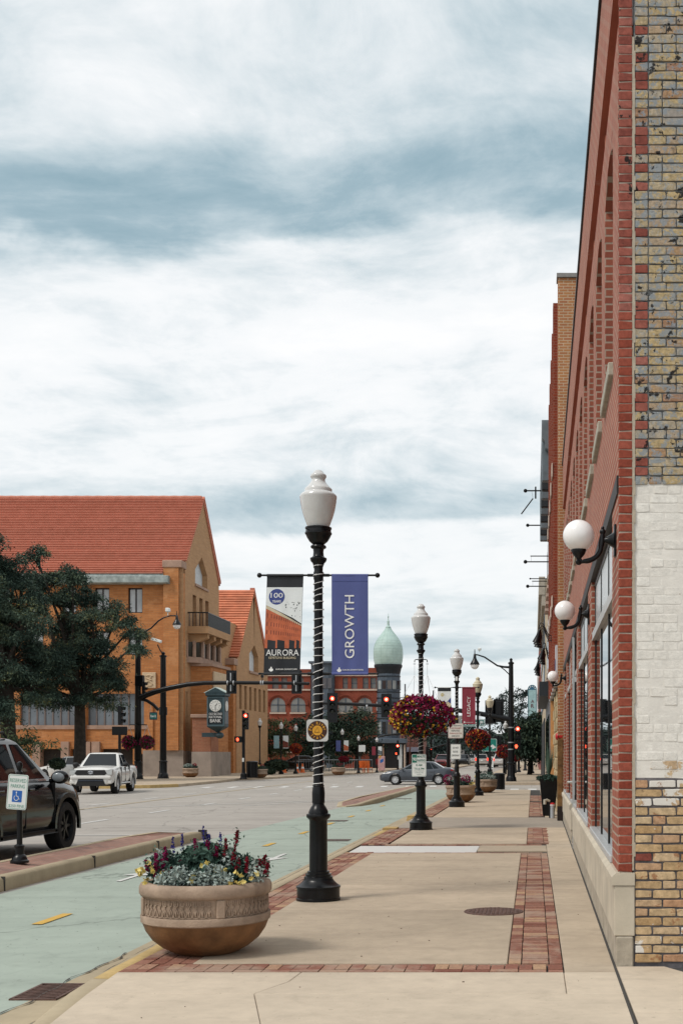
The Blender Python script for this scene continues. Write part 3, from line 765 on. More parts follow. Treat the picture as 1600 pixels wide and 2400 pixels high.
# --- storefront glazing
mull = mat('black_mullion', (.008,.009,.010), .35, 0, .1)
silver = mat('transom_bar', (.50,.51,.51), .4, .3, .08)
store_glass = glassy('store_glass', (.02,.024,.027), .02, .0, .8, 1.75)
frost = mat('frosted_transom', (.40,.43,.44), .25, 0, .06, 2, spec=.6)
OPEN = [(.80,4.75),(5.65,9.4),(10.1,11.2),(12.6,13.2),(13.9,16.6),(17.4,19.2)]
TR = 2.95
for a, b in OPEN:
    fr = MB(); n = max(1, round((b-a)/1.3)); xs = [a+(b-a)*i/n for i in range(n+1)]
    for i, q in enumerate(xs):
        lo = q-.03 if 0 < i < n else (q if i == 0 else q-.06)
        fr.box(.042,.11,lo+.01,lo+.05,.704,HEAD)
    fr.box(.04,.11,a,b,HEAD-.07,HEAD)
    fo = obj('shop_frame', fr, mull, bld)
    obj('transom_bar', MB().box(.01,.105,a,b,TR-.045,TR+.045), silver, fo)
    obj('shop_sill', MB().cbox(-.02,.115,a,b,.704,.765,.006), silver, fo)
    for q, r in zip(xs, xs[1:]):
        obj('pane', MB().box(.052,.062,q+.03,r-.03,.765,TR-.045), store_glass, fo)
        obj('transom_pane', MB().box(.05,.06,q+.03,r-.03,TR+.045,HEAD-.07), frost, fo)
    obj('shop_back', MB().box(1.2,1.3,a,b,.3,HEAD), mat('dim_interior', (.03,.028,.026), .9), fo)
# --- the entrance door between the second and third pier
dr = obj('door', MB().box(.10,.15,11.2,11.27,.02,HEAD-.4).box(.10,.15,12.53,12.6,.02,HEAD-.4).box(.10,.15,11.2,12.6,.02,.24).box(.10,.15,11.2,12.6,2.3,2.42).box(.10,.15,11.2,12.6,HEAD-.5,HEAD), silver, bld)
obj('door_glass', MB().box(.12,.13,11.27,12.53,.24,2.3), store_glass, dr)
obj('door_transom', MB().box(.12,.13,11.27,12.53,2.42,HEAD-.5), frost, dr)
obj('door_jamb', MB().box(-.035,.0,11.21,11.26,.0,HEAD), silver, dr)
obj('handle', MB().tube([(.10,11.42,1.12),(.0,11.42,1.12),(-.10,11.42,1.12),(-.10,11.56,1.12)], .018, 8).box(-.0,.012,11.37,11.47,.9,1.5), mat('satin_metal', (.6,.6,.58), .3, .8), dr)
# dark joint between walk and wall
obj('wall_joint', MB().box(-.042,-.022,-3,20,-.02,.002), joint_m, bld)

# --- globe lanterns on their curled brackets
def lantern(y, label):
    wx = WX+SLOPE*(y-WY)
    t = thing('wall_lantern', label, 'wall lamp', (wx, y, 3.10), -YAW, 'globe lanterns along the brick storefront')
    wz = .17
    obj('wall_plate', MB().cbox(-.02,.0,-.05,.05,wz-.13,wz+.12,.008).tube([(-.02,0,wz),(-.05,0,wz),(-.085,0,wz),(-.11,0,wz)], [.062,.042,.02,.02], 12), black, t, smooth=40)
    pts = [(-.02,0,wz),(-.10,0,wz)]
    pts2 = [(-.105,0,wz+.06),(-.11,0,wz),(-.118,0,wz-.05)]
    for i in range(10):
        a = R(90)*i/9; pts2.append((-.118-.135*(1-math.cos(a))*1.0-.0, 0, wz-.05-.115*math.sin(a)))
    pts2 += [(-.27,0,wz-.170),(-.285,0,wz-.150)]
    obj('arm', MB().tube(pts, [.022,.016], 8).tube(pts2, [.016,.026,.024]+[.021]*9+[.017,.016,.016], 10).sphere((-.105,0,wz+.065),.026,10,6).sphere((-.105,0,wz+.095),.014,8,6), black, t, smooth=50)
    gx = -.292
    obj('fitter', MB().lathe([(.008,-.03),(.022,-.02),(.026,0),(.014,.012),(.020,.022),(.045,.05),(.062,.085),(.058,.095)], 16, (gx,0,wz-.165)), black, t, smooth=50)
    obj('globe', MB().sphere((gx,0,wz-.165+.092+.108), .1235, 28, 18), globe_m, t, smooth=60)
    return t
lantern(9.33, 'largest white globe lantern on the corner pier of the brick storefront')
lantern(14.25, 'white globe lantern on the second storefront pier, middle of the three')
lantern(26.3, 'smallest and farthest white globe lantern near the end of the storefront')
# ================================================================== street furniture along the kerb
def lamp_base_mb():
    return MB().lathe([(.245,0),(.245,.025),(.236,.03),(.236,.135),(.245,.14),(.245,.158),(.225,.168),(.20,.185),(.172,.215),(.158,.235),(.157,.262),(.142,.268),(.142,.292),(.122,.298),(.122,.322),(.10,.328),(.099,.60),(.098,.88),(.104,.895),(.128,.915),(.134,.935),(.128,.957),(.108,.963),(.106,.985),(.085,1.03),(.066,1.055),(.064,1.075),(.070,1.082),(.069,1.12),(.071,1.18),(.066,1.24),(.060,1.262),(.064,1.27),(.060,1.28)], 24)
def flute(mb, k=8, d=.05):
    for i, (x, y, z) in enumerate(mb.v):
        if .33 < z < .90 or 1.29 < z < 3.7:
            a = math.atan2(y, x); s = 1-d*(.5+.5*math.cos(a*k)); mb.v[i] = (x*s, y*s, z)
    return mb
lamp = thing('street_lamp', 'nearest tall black acorn street lamp carrying two banners', 'street lamp', (-2.352, 13.1, 0), 0, 'black acorn street lamps', .986)
obj('base', lamp_base_mb(), black, lamp, smooth=35)
obj('shaft', MB().lathe([(.056,1.27),(.053,1.4),(.051,2.2),(.0485,3.0),(.0475,3.55),(.055,3.57),(.055,3.64),(.048,3.655),(.05,3.70),(.066,3.745),(.085,3.765),(.092,3.785),(.092,3.80),(.07,3.81),(.060,3.825),(.056,3.87),(.060,3.90),(.082,3.912),(.088,3.925),(.08,3.94),(.055,3.95)], 20), black, lamp, smooth=40)
cup = obj('lamp_cup', MB().lathe([(.05,3.945),(.066,3.955),(.10,3.985),(.128,4.03),(.140,4.06),(.148,4.068),(.148,4.082),(.141,4.088),(.138,4.12),(.146,4.124),(.146,4.140),(.118,4.147)], 24), black, lamp, smooth=40)
for k in range(4):
    a = R(45+90*k); obj('screw', MB().tube([(.14*math.cos(a),.14*math.sin(a),4.105),(.165*math.cos(a),.165*math.sin(a),4.105)], .006, 6), black, cup)
gl = obj('globe', MB().lathe([(.117,4.147),(.135,4.19),(.160,4.26),(.180,4.33),(.195,4.41),(.201,4.465),(.2035,4.475),(.202,4.49),(.193,4.505),(.170,4.525),(.150,4.535)], 32, cap=False), acorn_m, lamp, smooth=50)
obj('globe_cap', MB().lathe([(.150,4.535),(.150,4.565),(.143,4.575),(.118,4.60),(.092,4.63),(.076,4.655),(.071,4.675),(.080,4.69),(.087,4.70),(.087,4.72),(.078,4.732),(.065,4.74),(.052,4.76),(.034,4.775),(.012,4.782)], 32), acorn_m, gl, smooth=45)
def banner_arms(l, z0=3.61, z1=2.515, sides=(-1,1)):
    for zz in (z0, z1):
        for s in sides:
            obj('banner_arm', MB().tube([(s*.04,0,zz),(s*.12,0,zz),(s*.121,0,zz),(s*.64,0,zz)], [.017,.017,.011,.011], 8).sphere((s*.655,0,zz), .028 if zz == z0 else .014, 10, 8), black, l, smooth=50)
banner_arms(lamp)
lamp1 = lamp
def wire(l, label, z0, z1, turns, r0=.056, r1=.05):
    t = thing('light_string', label, 'light string', tuple(l.location), 0, 'light strings wound round the lamps', l.scale[0])
    pts = []; n = int(turns*14)
    for i in range(n+1):
        f = i/n; a = 2*math.pi*turns*f+.8; r = (r0+(r1-r0)*f)+.006+.002*math.sin(i*.9)
        pts.append((r*math.cos(a), r*math.sin(a), z0+(z1-z0)*f+.012*math.sin(i*.37)+.010*math.sin(i*.061)))
    obj('wire', MB().tube(pts, .0042, 5), steel_w, t, smooth=60)
    g = MB()
    for i in range(0, n, 5): g.sphere(pts[i], .0065, 6, 4, (1,1,1.6))
    obj('bulbs', g, mat('clear_bulb', (.62,.62,.60), .3), t)['kind'] = 'stuff'
    return t
SK = ('banner_arm',)
wire(lamp1, 'white light string wound round the nearest lamp post', 1.24, 3.74, 30)
LG = 'black acorn street lamps'
lamp2 = dup(lamp, 'second acorn street lamp, with the large magenta flower basket', (ax(986,25.3), 25.3, 0), sc=1.0, group=LG, skip=SK)
lamp3 = dup(lamp, 'third acorn street lamp, with the red banner and two parking notices', (ax(1070,36.1), 36.1, 0), sc=1.0, group=LG)
lamp4 = dup(lamp, 'acorn street lamp with a yellowed globe, behind the red banner', (ax(1119,46), 46, 0), sc=.955, group=LG, skip=SK)
lamp5 = dup(lamp, 'small yellowed acorn lamp beside the green arrow sign', (ax(1147,57), 57, -.05), sc=.93, group=LG, skip=SK)
for l in (lamp4, lamp5):
    for ch in COL.objects:
        if ch.parent == l and ch.name.startswith('globe'):
            setmat(ch, amber_m)
            for c2 in COL.objects:
                if c2.parent == ch: setmat(c2, amber_m)
wire(lamp2, 'white light string wound round the lamp with the magenta basket', 1.5, 3.75, 24)
wire(lamp3, 'white light string wound round the lamp with the red banner', 2.6, 3.5, 9)
obj('control_box', MB().cbox(-.035,.035,-.095,-.05,3.80,3.93,.012), white_sign, lamp3)
obj('banner_arm', MB().tube([(.04,0,2.9),(.66,0,2.9)], .012, 8).sphere((.66,0,2.9),.02,8,6), black, lamp4)
obj('banner_arm', MB().tube([(.04,0,2.35),(.3,0,2.35)], .012, 8), black, lamp4)

# ------------------------------------------------------------------ banners
def cloth(wd, z0, z1, seed, lean=0.0, amp=.0045):
    """hanging vinyl with soft folds, given a real thickness"""
    nx, nz = 14, 26; vs = []; fs = []
    rr = random.Random(seed); ph = [rr.uniform(0,6) for _ in range(4)]
    def yv(u, v): return amp*(math.sin(u*9+ph[0])*(.3+.7*v) + .6*math.sin(u*17+v*2+ph[1])*v) + .01*math.sin(v*3.1+ph[2])
    for s in (0, 1):
        for j in range(nz+1):
            for i in range(nx+1):
                u, v = i/nx, j/nz
                vs.append(((u-.5)*wd+lean*v, yv(u, v)+(.0 if s == 0 else .003), z1+(z0-z1)*v))
    o = (nx+1)*(nz+1)
    for j in range(nz):
        for i in range(nx):
            a = j*(nx+1)+i; fs.append((a, a+nx+1, a+nx+2, a+1)); fs.append((o+a, o+a+1, o+a+nx+2, o+a+nx+1))
    for j in range(nz):
        for a in (j*(nx+1), j*(nx+1)+nx):
            fs.append((a, a+nx+1, o+a+nx+1, o+a))
    for i in range(nx):
        for a in (i, nz*(nx+1)+i): fs.append((a, a+1, o+a+1, o+a))
    return MB().add(vs, fs), yv
bn_white = mat('print_white', (.70,.73,.73), .55, 0, .04)
bn_ink = mat('print_black', (.012,.014,.018), .5, 0, .2, 4)
bn_navy = mat('print_navy', (.035,.055,.22), .5, 0, .1)
bn_orange = mat('print_orange', (.47,.115,.045), .55, 0, .18, 12)
bn_brown = mat('print_brown', (.16,.035,.02), .55, 0, .2, 12)
bn_cream = mat('print_cream', (.55,.47,.33), .55, 0, .1)
def plate(par, poly, m, y, name='print', th=.001):
    o = obj(name, MB().prism(poly, y-th, y, 'y'), m, par)
    return o
def warp_to(o, yv, wd, z0, z1, off=.0015, lean=0.0):
    """lay a flat print on the folds of the banner"""
    me = o.data; bmx = bmesh.new(); bmx.from_mesh(me)
    mw = o.matrix_basis
    bmesh.ops.triangulate(bmx, faces=bmx.faces[:])
    big = [e for e in bmx.edges if e.calc_length() > .03]
    k = 0
    while big and k < 6:
        bmesh.ops.subdivide_edges(bmx, edges=big, cuts=1); bmesh.ops.triangulate(bmx, faces=[f for f in bmx.faces if len(f.verts) > 3]); big = [e for e in bmx.edges if e.calc_length() > .03]; k += 1
    inv = mw.inverted()
    for v in bmx.verts:
        p = mw @ v.co; vv = (z1-p.z)/(z1-z0); u = p.x/wd+.5
        d = p.y; p.x += lean*vv; p.y = yv(u, vv)-off+d; v.co = inv @ p
    bmx.to_mesh(me); bmx.free(); me.update()
def banner(l, side, label, face_m, z0=2.515, z1=3.605, wd=.405, seed=1, lean=0.0, off=.375):
    s = l.scale[0]
    t = thing('banner', label, 'banner', (l.location.x+side*off*s, l.location.y, l.location.z), 0, 'banners on the street lamps', s)
    g, yv = cloth(wd, z0, z1, seed, lean)
    for p in [0]: pass
    c = obj('cloth', g, face_m, t, smooth=80)
    for z_, ln in ((z1+.004, 0), (z0, lean)): obj('hem', MB().tube([(-wd/2+ln,0.003,z_),(wd/2+ln,.003,z_)], .0165, 8), face_m, t, smooth=50)
    return t, c, yv
def logo(c, cx, cz, s, m, prints):
    prints.append((plate(c, [(cx+s*math.cos(R(180+180*i/10)), cz+s*math.sin(R(180+180*i/10))*.95) for i in range(11)]+[(cx+s*.72,cz+.1*s),(cx+s*.72,cz+.3*s),(cx+s*.3,cz+.25*s),(cx+s*.3,cz+.85*s),(cx+s*.15,cz+1.05*s),(cx-s*.15,cz+1.05*s),(cx-s*.3,cz+.85*s),(cx-s*.3,cz+.25*s),(cx-s*.72,cz+.3*s),(cx-s*.72,cz+.1*s)], m, -.001, 'emblem'), 0))
# left banner: black and white with the old building print
B0, B1 = 2.515, 3.605
t, c, yv = banner(lamp1, -1, 'banner printed AURORA over an orange building, left of the nearest lamp', bn_ink, seed=3, lean=-.035, off=.37)
pr = []
W2 = .2
def bz(f): return B1-(B1-B0)*f
pr.append(plate(c, [(-W2,bz(.118)),(W2,bz(.118)),(W2,bz(.49)),(.10,bz(.43)),(-W2,bz(.30))], bn_white, 0, 'white_field'))
pr.append(plate(c, [(-W2,bz(.30)),(-.02,bz(.385)),(.10,bz(.45)),(W2,bz(.50)),(W2,bz(.515)),(-W2,bz(.335))], bn_cream, -.0004, 'cornice_print'))
pr.append(plate(c, [(-W2,bz(.325)),(W2,bz(.505)),(W2,bz(.74)),(-W2,bz(.74))], bn_orange, -.0002, 'facade_print'))
for r_ in range(3):
    for q in range(15):
        f = q/15; x = -W2+.015+f**.8*.385; top = .385+.105*f+(.085-.028*f)*r_; wd_ = .010-.005*f; hh = .042-.017*f
        pr.append(plate(c, [(x,bz(top+hh)),(x+wd_,bz(top+hh)),(x+wd_,bz(top)),(x,bz(top))], bn_brown, -.0006, 'window_print'))
for x0, x1 in ((-.17,-.08),(-.06,.02),(.07,.13),(.15,.185)):
    pr.append(plate(c, [(x0,bz(.74)),(x1,bz(.74)),(x1,bz(.665)),(x0,bz(.655))], bn_ink, -.0006, 'shopfront_print'))
pr.append(plate(c, [(-.085+.088*math.cos(2*math.pi*i/32), bz(.215)+.088*math.sin(2*math.pi*i/32)) for i in range(32)], bn_navy, -.0012, 'roundel'))
rr = random.Random(9)
for q in range(30):
    x = rr.uniform(0,.18); f = rr.uniform(.27,.42) if x > .08 else rr.uniform(.27,.36); s_ = rr.uniform(.003,.008)
    pr.append(plate(c, [(x+s_*math.cos(a)*.8, bz(f)+s_*1.2*math.sin(a)) for a in [i*math.pi/3 for i in range(6)]], bn_ink, -.0008, 'bird_print'))
bw = mat('lettering_white', (.78,.78,.76), .5, 0, .02)
pr.append(text('100', .135, .055, bw, c, (-.085,-.0035,bz(.20)), ext=.0006)); pr.append(text('YEARS', .10, .026, bw, c, (-.085,-.0035,bz(.262)), ext=.0006, bold=.01))
pr.append(text('AURORA', .365, .068, bw, c, (-.0,-.0035,bz(.785)), ext=.0006)); pr.append(text('KEYSTONE BUILDING', .30, .026, bn_cream, c, (0,-.0035,bz(.838)), ext=.0006, bold=.012))
pr.append(text('AURORA DOWNTOWN', .235, .017, bw, c, (.05,-.0035,bz(.955)), ext=.0006, bold=.01))
ll = []; logo(c, -.12, bz(.955), .026, bw, ll); pr += [a for a, _ in ll]
for o in pr: warp_to(o, yv, .405, B0, B1, .0016, -.035)
# right banner: blue GROWTH
blue = mat('print_blue', (.075,.095,.27), .5, 0, .10, 1.5)
t, c, yv = banner(lamp1, 1, 'blue banner reading GROWTH, right of the nearest lamp', blue, seed=5, off=.35)
pr = [text('GROWTH', .70, .105, bw, c, (-.005,-.0035,bz(.52)), (R(90),R(-90),0), ext=.0006)]
pr.append(text('AURORA DOWNTOWN', .235, .017, bw, c, (.03,-.0035,bz(.96)), ext=.0006, bold=.01)); ll = []; logo(c, -.12, bz(.96), .026, bw, ll); pr += [a for a, _ in ll]
pr.append(plate(c, [(-.2,bz(.055)),(.2,bz(.055)),(.2,bz(.058)),(-.2,bz(.058))], bn_navy, -.0004, 'seam'))
for o in pr: warp_to(o, yv, .405, B0, B1, .0016)
# third lamp: picture banner and LEGACY
t, c, yv = banner(lamp3, -1, 'pale banner with a house picture, behind the magenta basket', bn_white, seed=7)
pr = [plate(c, [(-.2,bz(0)),(.2,bz(0)),(.2,bz(.10)),(-.2,bz(.10))], bn_ink, -.0002, 'black_band'),
      plate(c, [(-.2,bz(.98)),(.2,bz(.98)),(.2,bz(.74)),(-.2,bz(.74))], mat('print_teal', (.10,.20,.24), .6), -.0002, 'lower_band'),
      plate(c, [(-.2,bz(.42)),(-.02,bz(.36)),(.05,bz(.42)),(.2,bz(.27)),(.2,bz(.45)),(-.2,bz(.47))], bn_navy, -.0004, 'roof_print'),
      plate(c, [(-.2,bz(.74)),(.2,bz(.74)),(.2,bz(.45)),(.1,bz(.38)),(.02,bz(.47)),(-.2,bz(.47))], bn_cream, -.0006, 'house_print'),
      plate(c, [(-.06+.05*math.cos(i*.4), bz(.2)+.05*math.sin(i*.4)) for i in range(16)], mat('print_gold', (.55,.45,.15), .6), -.0004, 'roundel')]
for x in (-.12,-.02,.09): pr.append(plate(c, [(x,bz(.70)),(x+.05,bz(.70)),(x+.05,bz(.58)),(x+.025,bz(.53)),(x,bz(.58))], bn_brown, -.0008, 'window_print'))
pr.append(text('145', .08, .045, bw, c, (-.06,-.0035,bz(.2)), ext=.0006)); pr.append(text('AURORA', .3, .06, bw, c, (.02,-.0035,bz(.80)), ext=.0006))
for o in pr: warp_to(o, yv, .405, B0, B1, .0016)
maroon = mat('print_maroon', (.23,.026,.045), .5, 0, .10, 1.5)
t, c, yv = banner(lamp3, 1, 'maroon banner reading LEGACY on the third lamp', maroon, seed=8, off=.36)
pr = [text('LEGACY', .60, .10, bw, c, (.0,-.0035,bz(.52)), (R(90),R(-90),0), ext=.0006), plate(c, [(-.1,bz(.958)),(.13,bz(.958)),(.13,bz(.965)),(-.1,bz(.965))], bw, -.0008, 'rule')]
ll = []; logo(c, -.13, bz(.955), .026, bw, ll); pr += [a for a, _ in ll]
for o in pr: warp_to(o, yv, .405, B0, B1, .0016)

# ------------------------------------------------------------------ signs on the posts
def signplate(par, wd, ht, m=white_sign, r=.025, th=.003, name='plate', border=None, y=0.0):
    o = obj(name, MB().prism(rrect(-wd/2,wd/2,-ht/2,ht/2,r), y, y+th, 'y'), m, par)
    if border:
        a = rrect(-wd/2+.008,wd/2-.008,-ht/2+.008,ht/2-.008,r*.8); b = rrect(-wd/2+.014,wd/2-.014,-ht/2+.014,ht/2-.014,r*.65); n = len(a); g = MB()
        g.add([(p[0],y-.0007,p[1]) for p in a+b], [(i,(i+1)%n,n+(i+1)%n,n+i) for i in range(n)])
        obj('border', g, border, o)
    return o
def strap(t, r=.055, zs=(.09,-.09), back=.06):
    for z_ in zs: obj('strap', MB().lathe([(r+.004,z_-.008),(r+.004,z_+.008)], 16, (0,back,0), cap=False), galv, t)
ft = thing('trail_sign', 'square sign with a brown and yellow disc reading Fox River Trail', 'sign', (-2.352, 13.1-.065, 1.857))
o = signplate(ft, .235, .24, mat('sign_alu', (.55,.55,.53), .45), .03)
tb = mat('trail_brown', (.045,.012,.004), .5); ty = mat('trail_yellow', (.62,.30,.02), .5)
obj('disc', MB().prism([(.105*math.cos(i*math.pi/24), .105*math.sin(i*math.pi/24)) for i in range(48)], -.002, .0, 'y'), tb, ft)
obj('inner_disc', MB().prism([(.054*math.cos(i*math.pi/16), .054*math.sin(i*math.pi/16)) for i in range(32)], -.004, -.002, 'y'), ty, ft)
for s_, r_, a0, a1, flip in (('Fox River', .079, 172, 8, 1), ('Trail', .080, 222, 318, -1)):
    for i, ch in enumerate(s_):
        if ch == ' ': continue
        a = a0+(a1-a0)*i/(len(s_)-1); hh = .034 if ch.isupper() or ch in 'lit' else .025; ww = {'i':.007,'l':.007,'r':.014}.get(ch, .021)
        text(ch, ww, hh, ty, ft, (r_*math.cos(R(a)), -.003, r_*math.sin(R(a))), (R(90), R(90-a) if flip == 1 else R(270-a), 0), .001, 'lettering', .02)
# a seated figure drawn in outline on the yellow disc
obj('outline_figure', MB().tube([(-.03,-.0045,-.018),(-.018,-.0045,.008),(-.005,-.0045,.018),(.0,-.0045,.034),(.010,-.0045,.03),(.012,-.0045,.01),(.018,-.0045,-.012),(.008,-.0045,-.018),(-.03,-.0045,-.018),(-.034,-.0045,-.026),(.03,-.0045,-.022)], .0014, 5), tb, ft)
strap(ft)
pk = thing('parking_sign', 'white and green 90 minute parking sign under the magenta basket', 'sign', (lamp2.location.x-.03, 25.3-.11, 1.36))
signplate(pk, .305, .475, white_sign, .03, border=signgreen)
obj('green_panel', MB().prism([(-.14,.225),(-.045,.225),(-.045,.06),(-.14,.06)], -.001, 0, 'y'), signgreen, pk)
text('90', .075, .07, white_sign, pk, (-.092,-.002,.13), bold=.02); text('MINUTE', .165, .05, signgreen, pk, (.045,-.001,.185), bold=.015); text('PARKING', .165, .05, signgreen, pk, (.045,-.001,.105), bold=.015)
obj('rule', MB().box(-.14,.14,-.001,0,.05,.055), signgreen, pk)
text('8 AM', .125, .042, signgreen, pk, (.0,-.001,.005), bold=.015); text('TO 6 PM', .21, .042, signgreen, pk, (0,-.001,-.07), bold=.015); text('MONDAY THRU FRIDAY', .21, .012, signgreen, pk, (0,-.001,-.118)); text('8 AM TO 1 PM', .17, .018, signgreen, pk, (0,-.001,-.155)); text('SATURDAY', .10, .012, signgreen, pk, (0,-.001,-.192))
strap(pk, .06)
co = thing('ordinance_sign', 'white sign about repeated parking in the same block, upper on third lamp', 'sign', (lamp3.location.x-.03, 36.1-.075, 2.30))
signplate(co, .455, .45, mat('sign_cream', (.64,.62,.57), .5), .03, border=mat('sign_red', (.30,.03,.03), .6))
for i, s_ in enumerate(('CITY ORDINANCE', '27-370 PROHIBITS', 'REPEATED', 'PARKING IN THE', 'SAME BLOCK')): text(s_, .36 if len(s_) > 11 else .25, .042, ink if i % 2 == 0 else mat('sign_red', (.30,.03,.03), .6), co, (0,-.001,.155-.078*i), bold=.01)
strap(co)
dn = thing('driveway_sign', 'white sign reading DO NOT BLOCK DRIVEWAY, lower on third lamp', 'sign', (lamp3.location.x-.03, 36.1-.075, 1.67))
signplate(dn, .305, .455, white_sign, .03, border=ink)
for i, s_ in enumerate(('DO NOT', 'BLOCK', 'DRIVEWAY')): text(s_, (.18,.15,.235)[i], .055, ink, dn, (0,-.001,.115-.115*i), bold=.015)
strap(dn)
# reserved parking sign on its own little post on the island
rp = thing('reserved_parking_sign', 'leaning blue and white reserved parking sign on a black post by the black SUV', 'sign', (-7.17, 16.7, .08))
obj('base', MB().lathe([(.125,0),(.125,.03),(.105,.045),(.095,.08),(.07,.11),(.06,.12),(.062,.22),(.075,.235),(.06,.25),(.042,.26)], 18), black, rp, smooth=35)
obj('post', MB().lathe([(.038,.25),(.036,.8),(.032,1.22),(.05,1.23),(.045,1.27),(.022,1.29),(.03,1.305),(.042,1.345),(.042,1.37),(.028,1.405),(.005,1.415)], 14), black, rp, smooth=40)
pl = obj('plate', MB().prism(rrect(-.155,.155,-.235,.235,.03), -.002, .002, 'y'), white_sign, rp, (-.005,-.06,.99), (0, R(4.5), R(6)), (.87,1,1.04))
tg = mat('faded_green', (.16,.36,.28), .6)
for s_, w_, h_, z_ in (('RESERVED', .25, .05, .155), ('PARKING', .215, .05, .08), ('$250 FINE', .24, .045, -.19)): text(s_, w_, h_, tg, pl, (0,-.003,z_))
a_ = rrect(-.147,.147,-.227,.227,.025); b_ = rrect(-.14,.14,-.22,.22,.02); n = len(a_); obj('border', MB().add([(p[0],-.0035,p[1]) for p in a_+b_], [(i,(i+1)%n,n+(i+1)%n,n+i) for i in range(n)]), tg, pl)
obj('access_panel', MB().prism(rrect(-.075,.075,-.135,.02,.008), -.004, -.002, 'y'), signblue, pl)
hx = [(-.012,-.0055,-.018),(-.010,-.0055,-.055),(.018,-.0055,-.058),(.030,-.0055,-.095),(.042,-.0055,-.092)]
arc = [(-.008+.034*math.cos(R(a)), -.0055, -.080+.034*math.sin(R(a))) for a in range(130, 350, 15)]
obj('wheelchair_mark', MB().tube(hx, .0055, 6).tube(arc, .0045, 6).sphere((-.012,-.0045,-.004), .010, 8, 6, (1,.2,1)), bw, pl)

# ------------------------------------------------------------------ stone planters
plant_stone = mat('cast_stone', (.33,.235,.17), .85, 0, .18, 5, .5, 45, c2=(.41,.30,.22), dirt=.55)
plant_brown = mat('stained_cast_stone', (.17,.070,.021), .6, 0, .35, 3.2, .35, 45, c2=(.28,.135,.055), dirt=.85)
def planter(name, label, loc, sc, rz=0.0, detail=True):
    t = thing(name, label, 'planter', loc, rz, 'round cast stone planters along the kerb', sc)
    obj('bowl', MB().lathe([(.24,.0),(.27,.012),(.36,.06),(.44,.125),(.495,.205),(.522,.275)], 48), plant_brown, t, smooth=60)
    obj('lower_band', MB().lathe([(.522,.275),(.535,.285),(.538,.335),(.534,.345),(.505,.346)], 48, cap=False), plant_stone, t, smooth=40)
    obj('frieze', MB().lathe([(.505,.345),(.507,.42),(.510,.50)], 48, cap=False), plant_stone, t, smooth=60)
    obj('rim', MB().lathe([(.508,.495),(.535,.505),(.548,.53),(.548,.575),(.535,.605),(.50,.617),(.46,.612),(.45,.56)], 48, cap=False), plant_stone, t, smooth=50)
    obj('soil', MB().lathe([(.45,.565),(.001,.60)], 32, cap=False), mat('potting_soil', (.02,.015,.012), .95, 0, .3, 20, .6), t)
    for k in range(4):
        a = R(-62+90*k); g = MB(); g.cbox(.495,.534,-.035,.035,.345,.497,.008); g.rot(Matrix.Rotation(a, 4, 'Z')); obj('strap_panel', g, plant_stone, t)
    if detail:
        g = MB(); n = 60
        for k in range(n):
            a = 2*math.pi*k/n
            if min(abs((math.degrees(a)+62+45) % 90 - 45), 99) < 4.5: continue
            o0 = len(g.v)
            g.tube([(.512,-.024,.36),(.515,-.016,.40),(.515,0,.432),(.515,.016,.40),(.512,.024,.36)], .0055, 5)
            g.tube([(.513,0,.365),(.517,0,.40),(.513,0,.422)], [.004,.010,.003], 6)
            g.box(.508,.517,-.018,.018,.447,.455); g.box(.508,.517,-.003,.003,.43,.49); g.box(.508,.517,-.018,-.012,.447,.485); g.box(.508,.517,.012,.018,.447,.485)
            g.tube([(.512,-.024,.36),(.513,-.0,.352),(.512,.024,.36)], .004, 4)
            g.rot(Matrix.Rotation(a, 4, 'Z'), o0)
        obj('relief', g, plant_stone, t, smooth=50)['kind'] = 'stuff'
    return t
P1 = planter('planter', 'large tan stone planter with red, yellow and silver flowers at front', (-2.64, 9.66, .0), .945, R(0))
P2 = planter('planter', 'stone planter with purple spikes behind the third lamp', (ax(1079,39.6), 39.6, 0), .92, .4, False)
P3 = planter('planter', 'stone planter with silver foliage behind the yellowed lamp', (ax(1137,49.5), 49.5, 0), .90, .9, False)

# plants -----------------------------------------------------------
def quads(C, U, V):
    """leaf-sized faces: centres C, half-axes U and V (n x 3 arrays) as kite quads"""
    n = len(C); v = np.empty((n,4,3)); v[:,0] = C-U; v[:,1] = C+V*.9-U*.1; v[:,2] = C+U; v[:,3] = C-V*.9-U*.1
    return v.reshape(-1,3), np.arange(n*4).reshape(-1,4)
def qmesh(name, C, U, V, m):
    v, f = quads(np.asarray(C), np.asarray(U), np.asarray(V)); me = bpy.data.meshes.new(name); n = len(f)
    me.vertices.add(len(v)); me.vertices.foreach_set('co', v.ravel().astype('f')); me.loops.add(n*4); me.loops.foreach_set('vertex_index', f.ravel().astype('i'))
    me.polygons.add(n); me.polygons.foreach_set('loop_start', np.arange(n, dtype='i')*4); me.update(); me.validate(); me.materials.append(m); return me
def rdir(n, rng=RNG):
    d = rng.normal(size=(n,3)); return d/np.linalg.norm(d, axis=1, keepdims=True)
def ortho(d, rng=RNG):
    r = rng.normal(size=d.shape); r -= d*(r*d).sum(1, keepdims=True); return r/np.linalg.norm(r, axis=1, keepdims=True)
def leaves(name, C, L, Wd, m, parent, kind='stuff', droop=0.0, out=None):
    n = len(C); d = rdir(n)
    if out is not None: d = d*.7+out; 
    d[:,2] -= droop; d /= np.linalg.norm(d, axis=1, keepdims=True); s = RNG.uniform(.6,1.3,(n,1))
    o = link(name, qmesh(name, C, d*L*s, ortho(d)*Wd*s, m), parent)
    if kind: o['kind'] = kind
    return o
lf_silver = leafmat('dusty_miller', [(0,(.20,.25,.23)),(.5,(.34,.40,.37)),(1,(.50,.55,.50))], .9)
lf_dark = leafmat('dark_foliage', [(0,(.012,.03,.022)),(.5,(.03,.065,.05)),(1,(.06,.10,.085))])
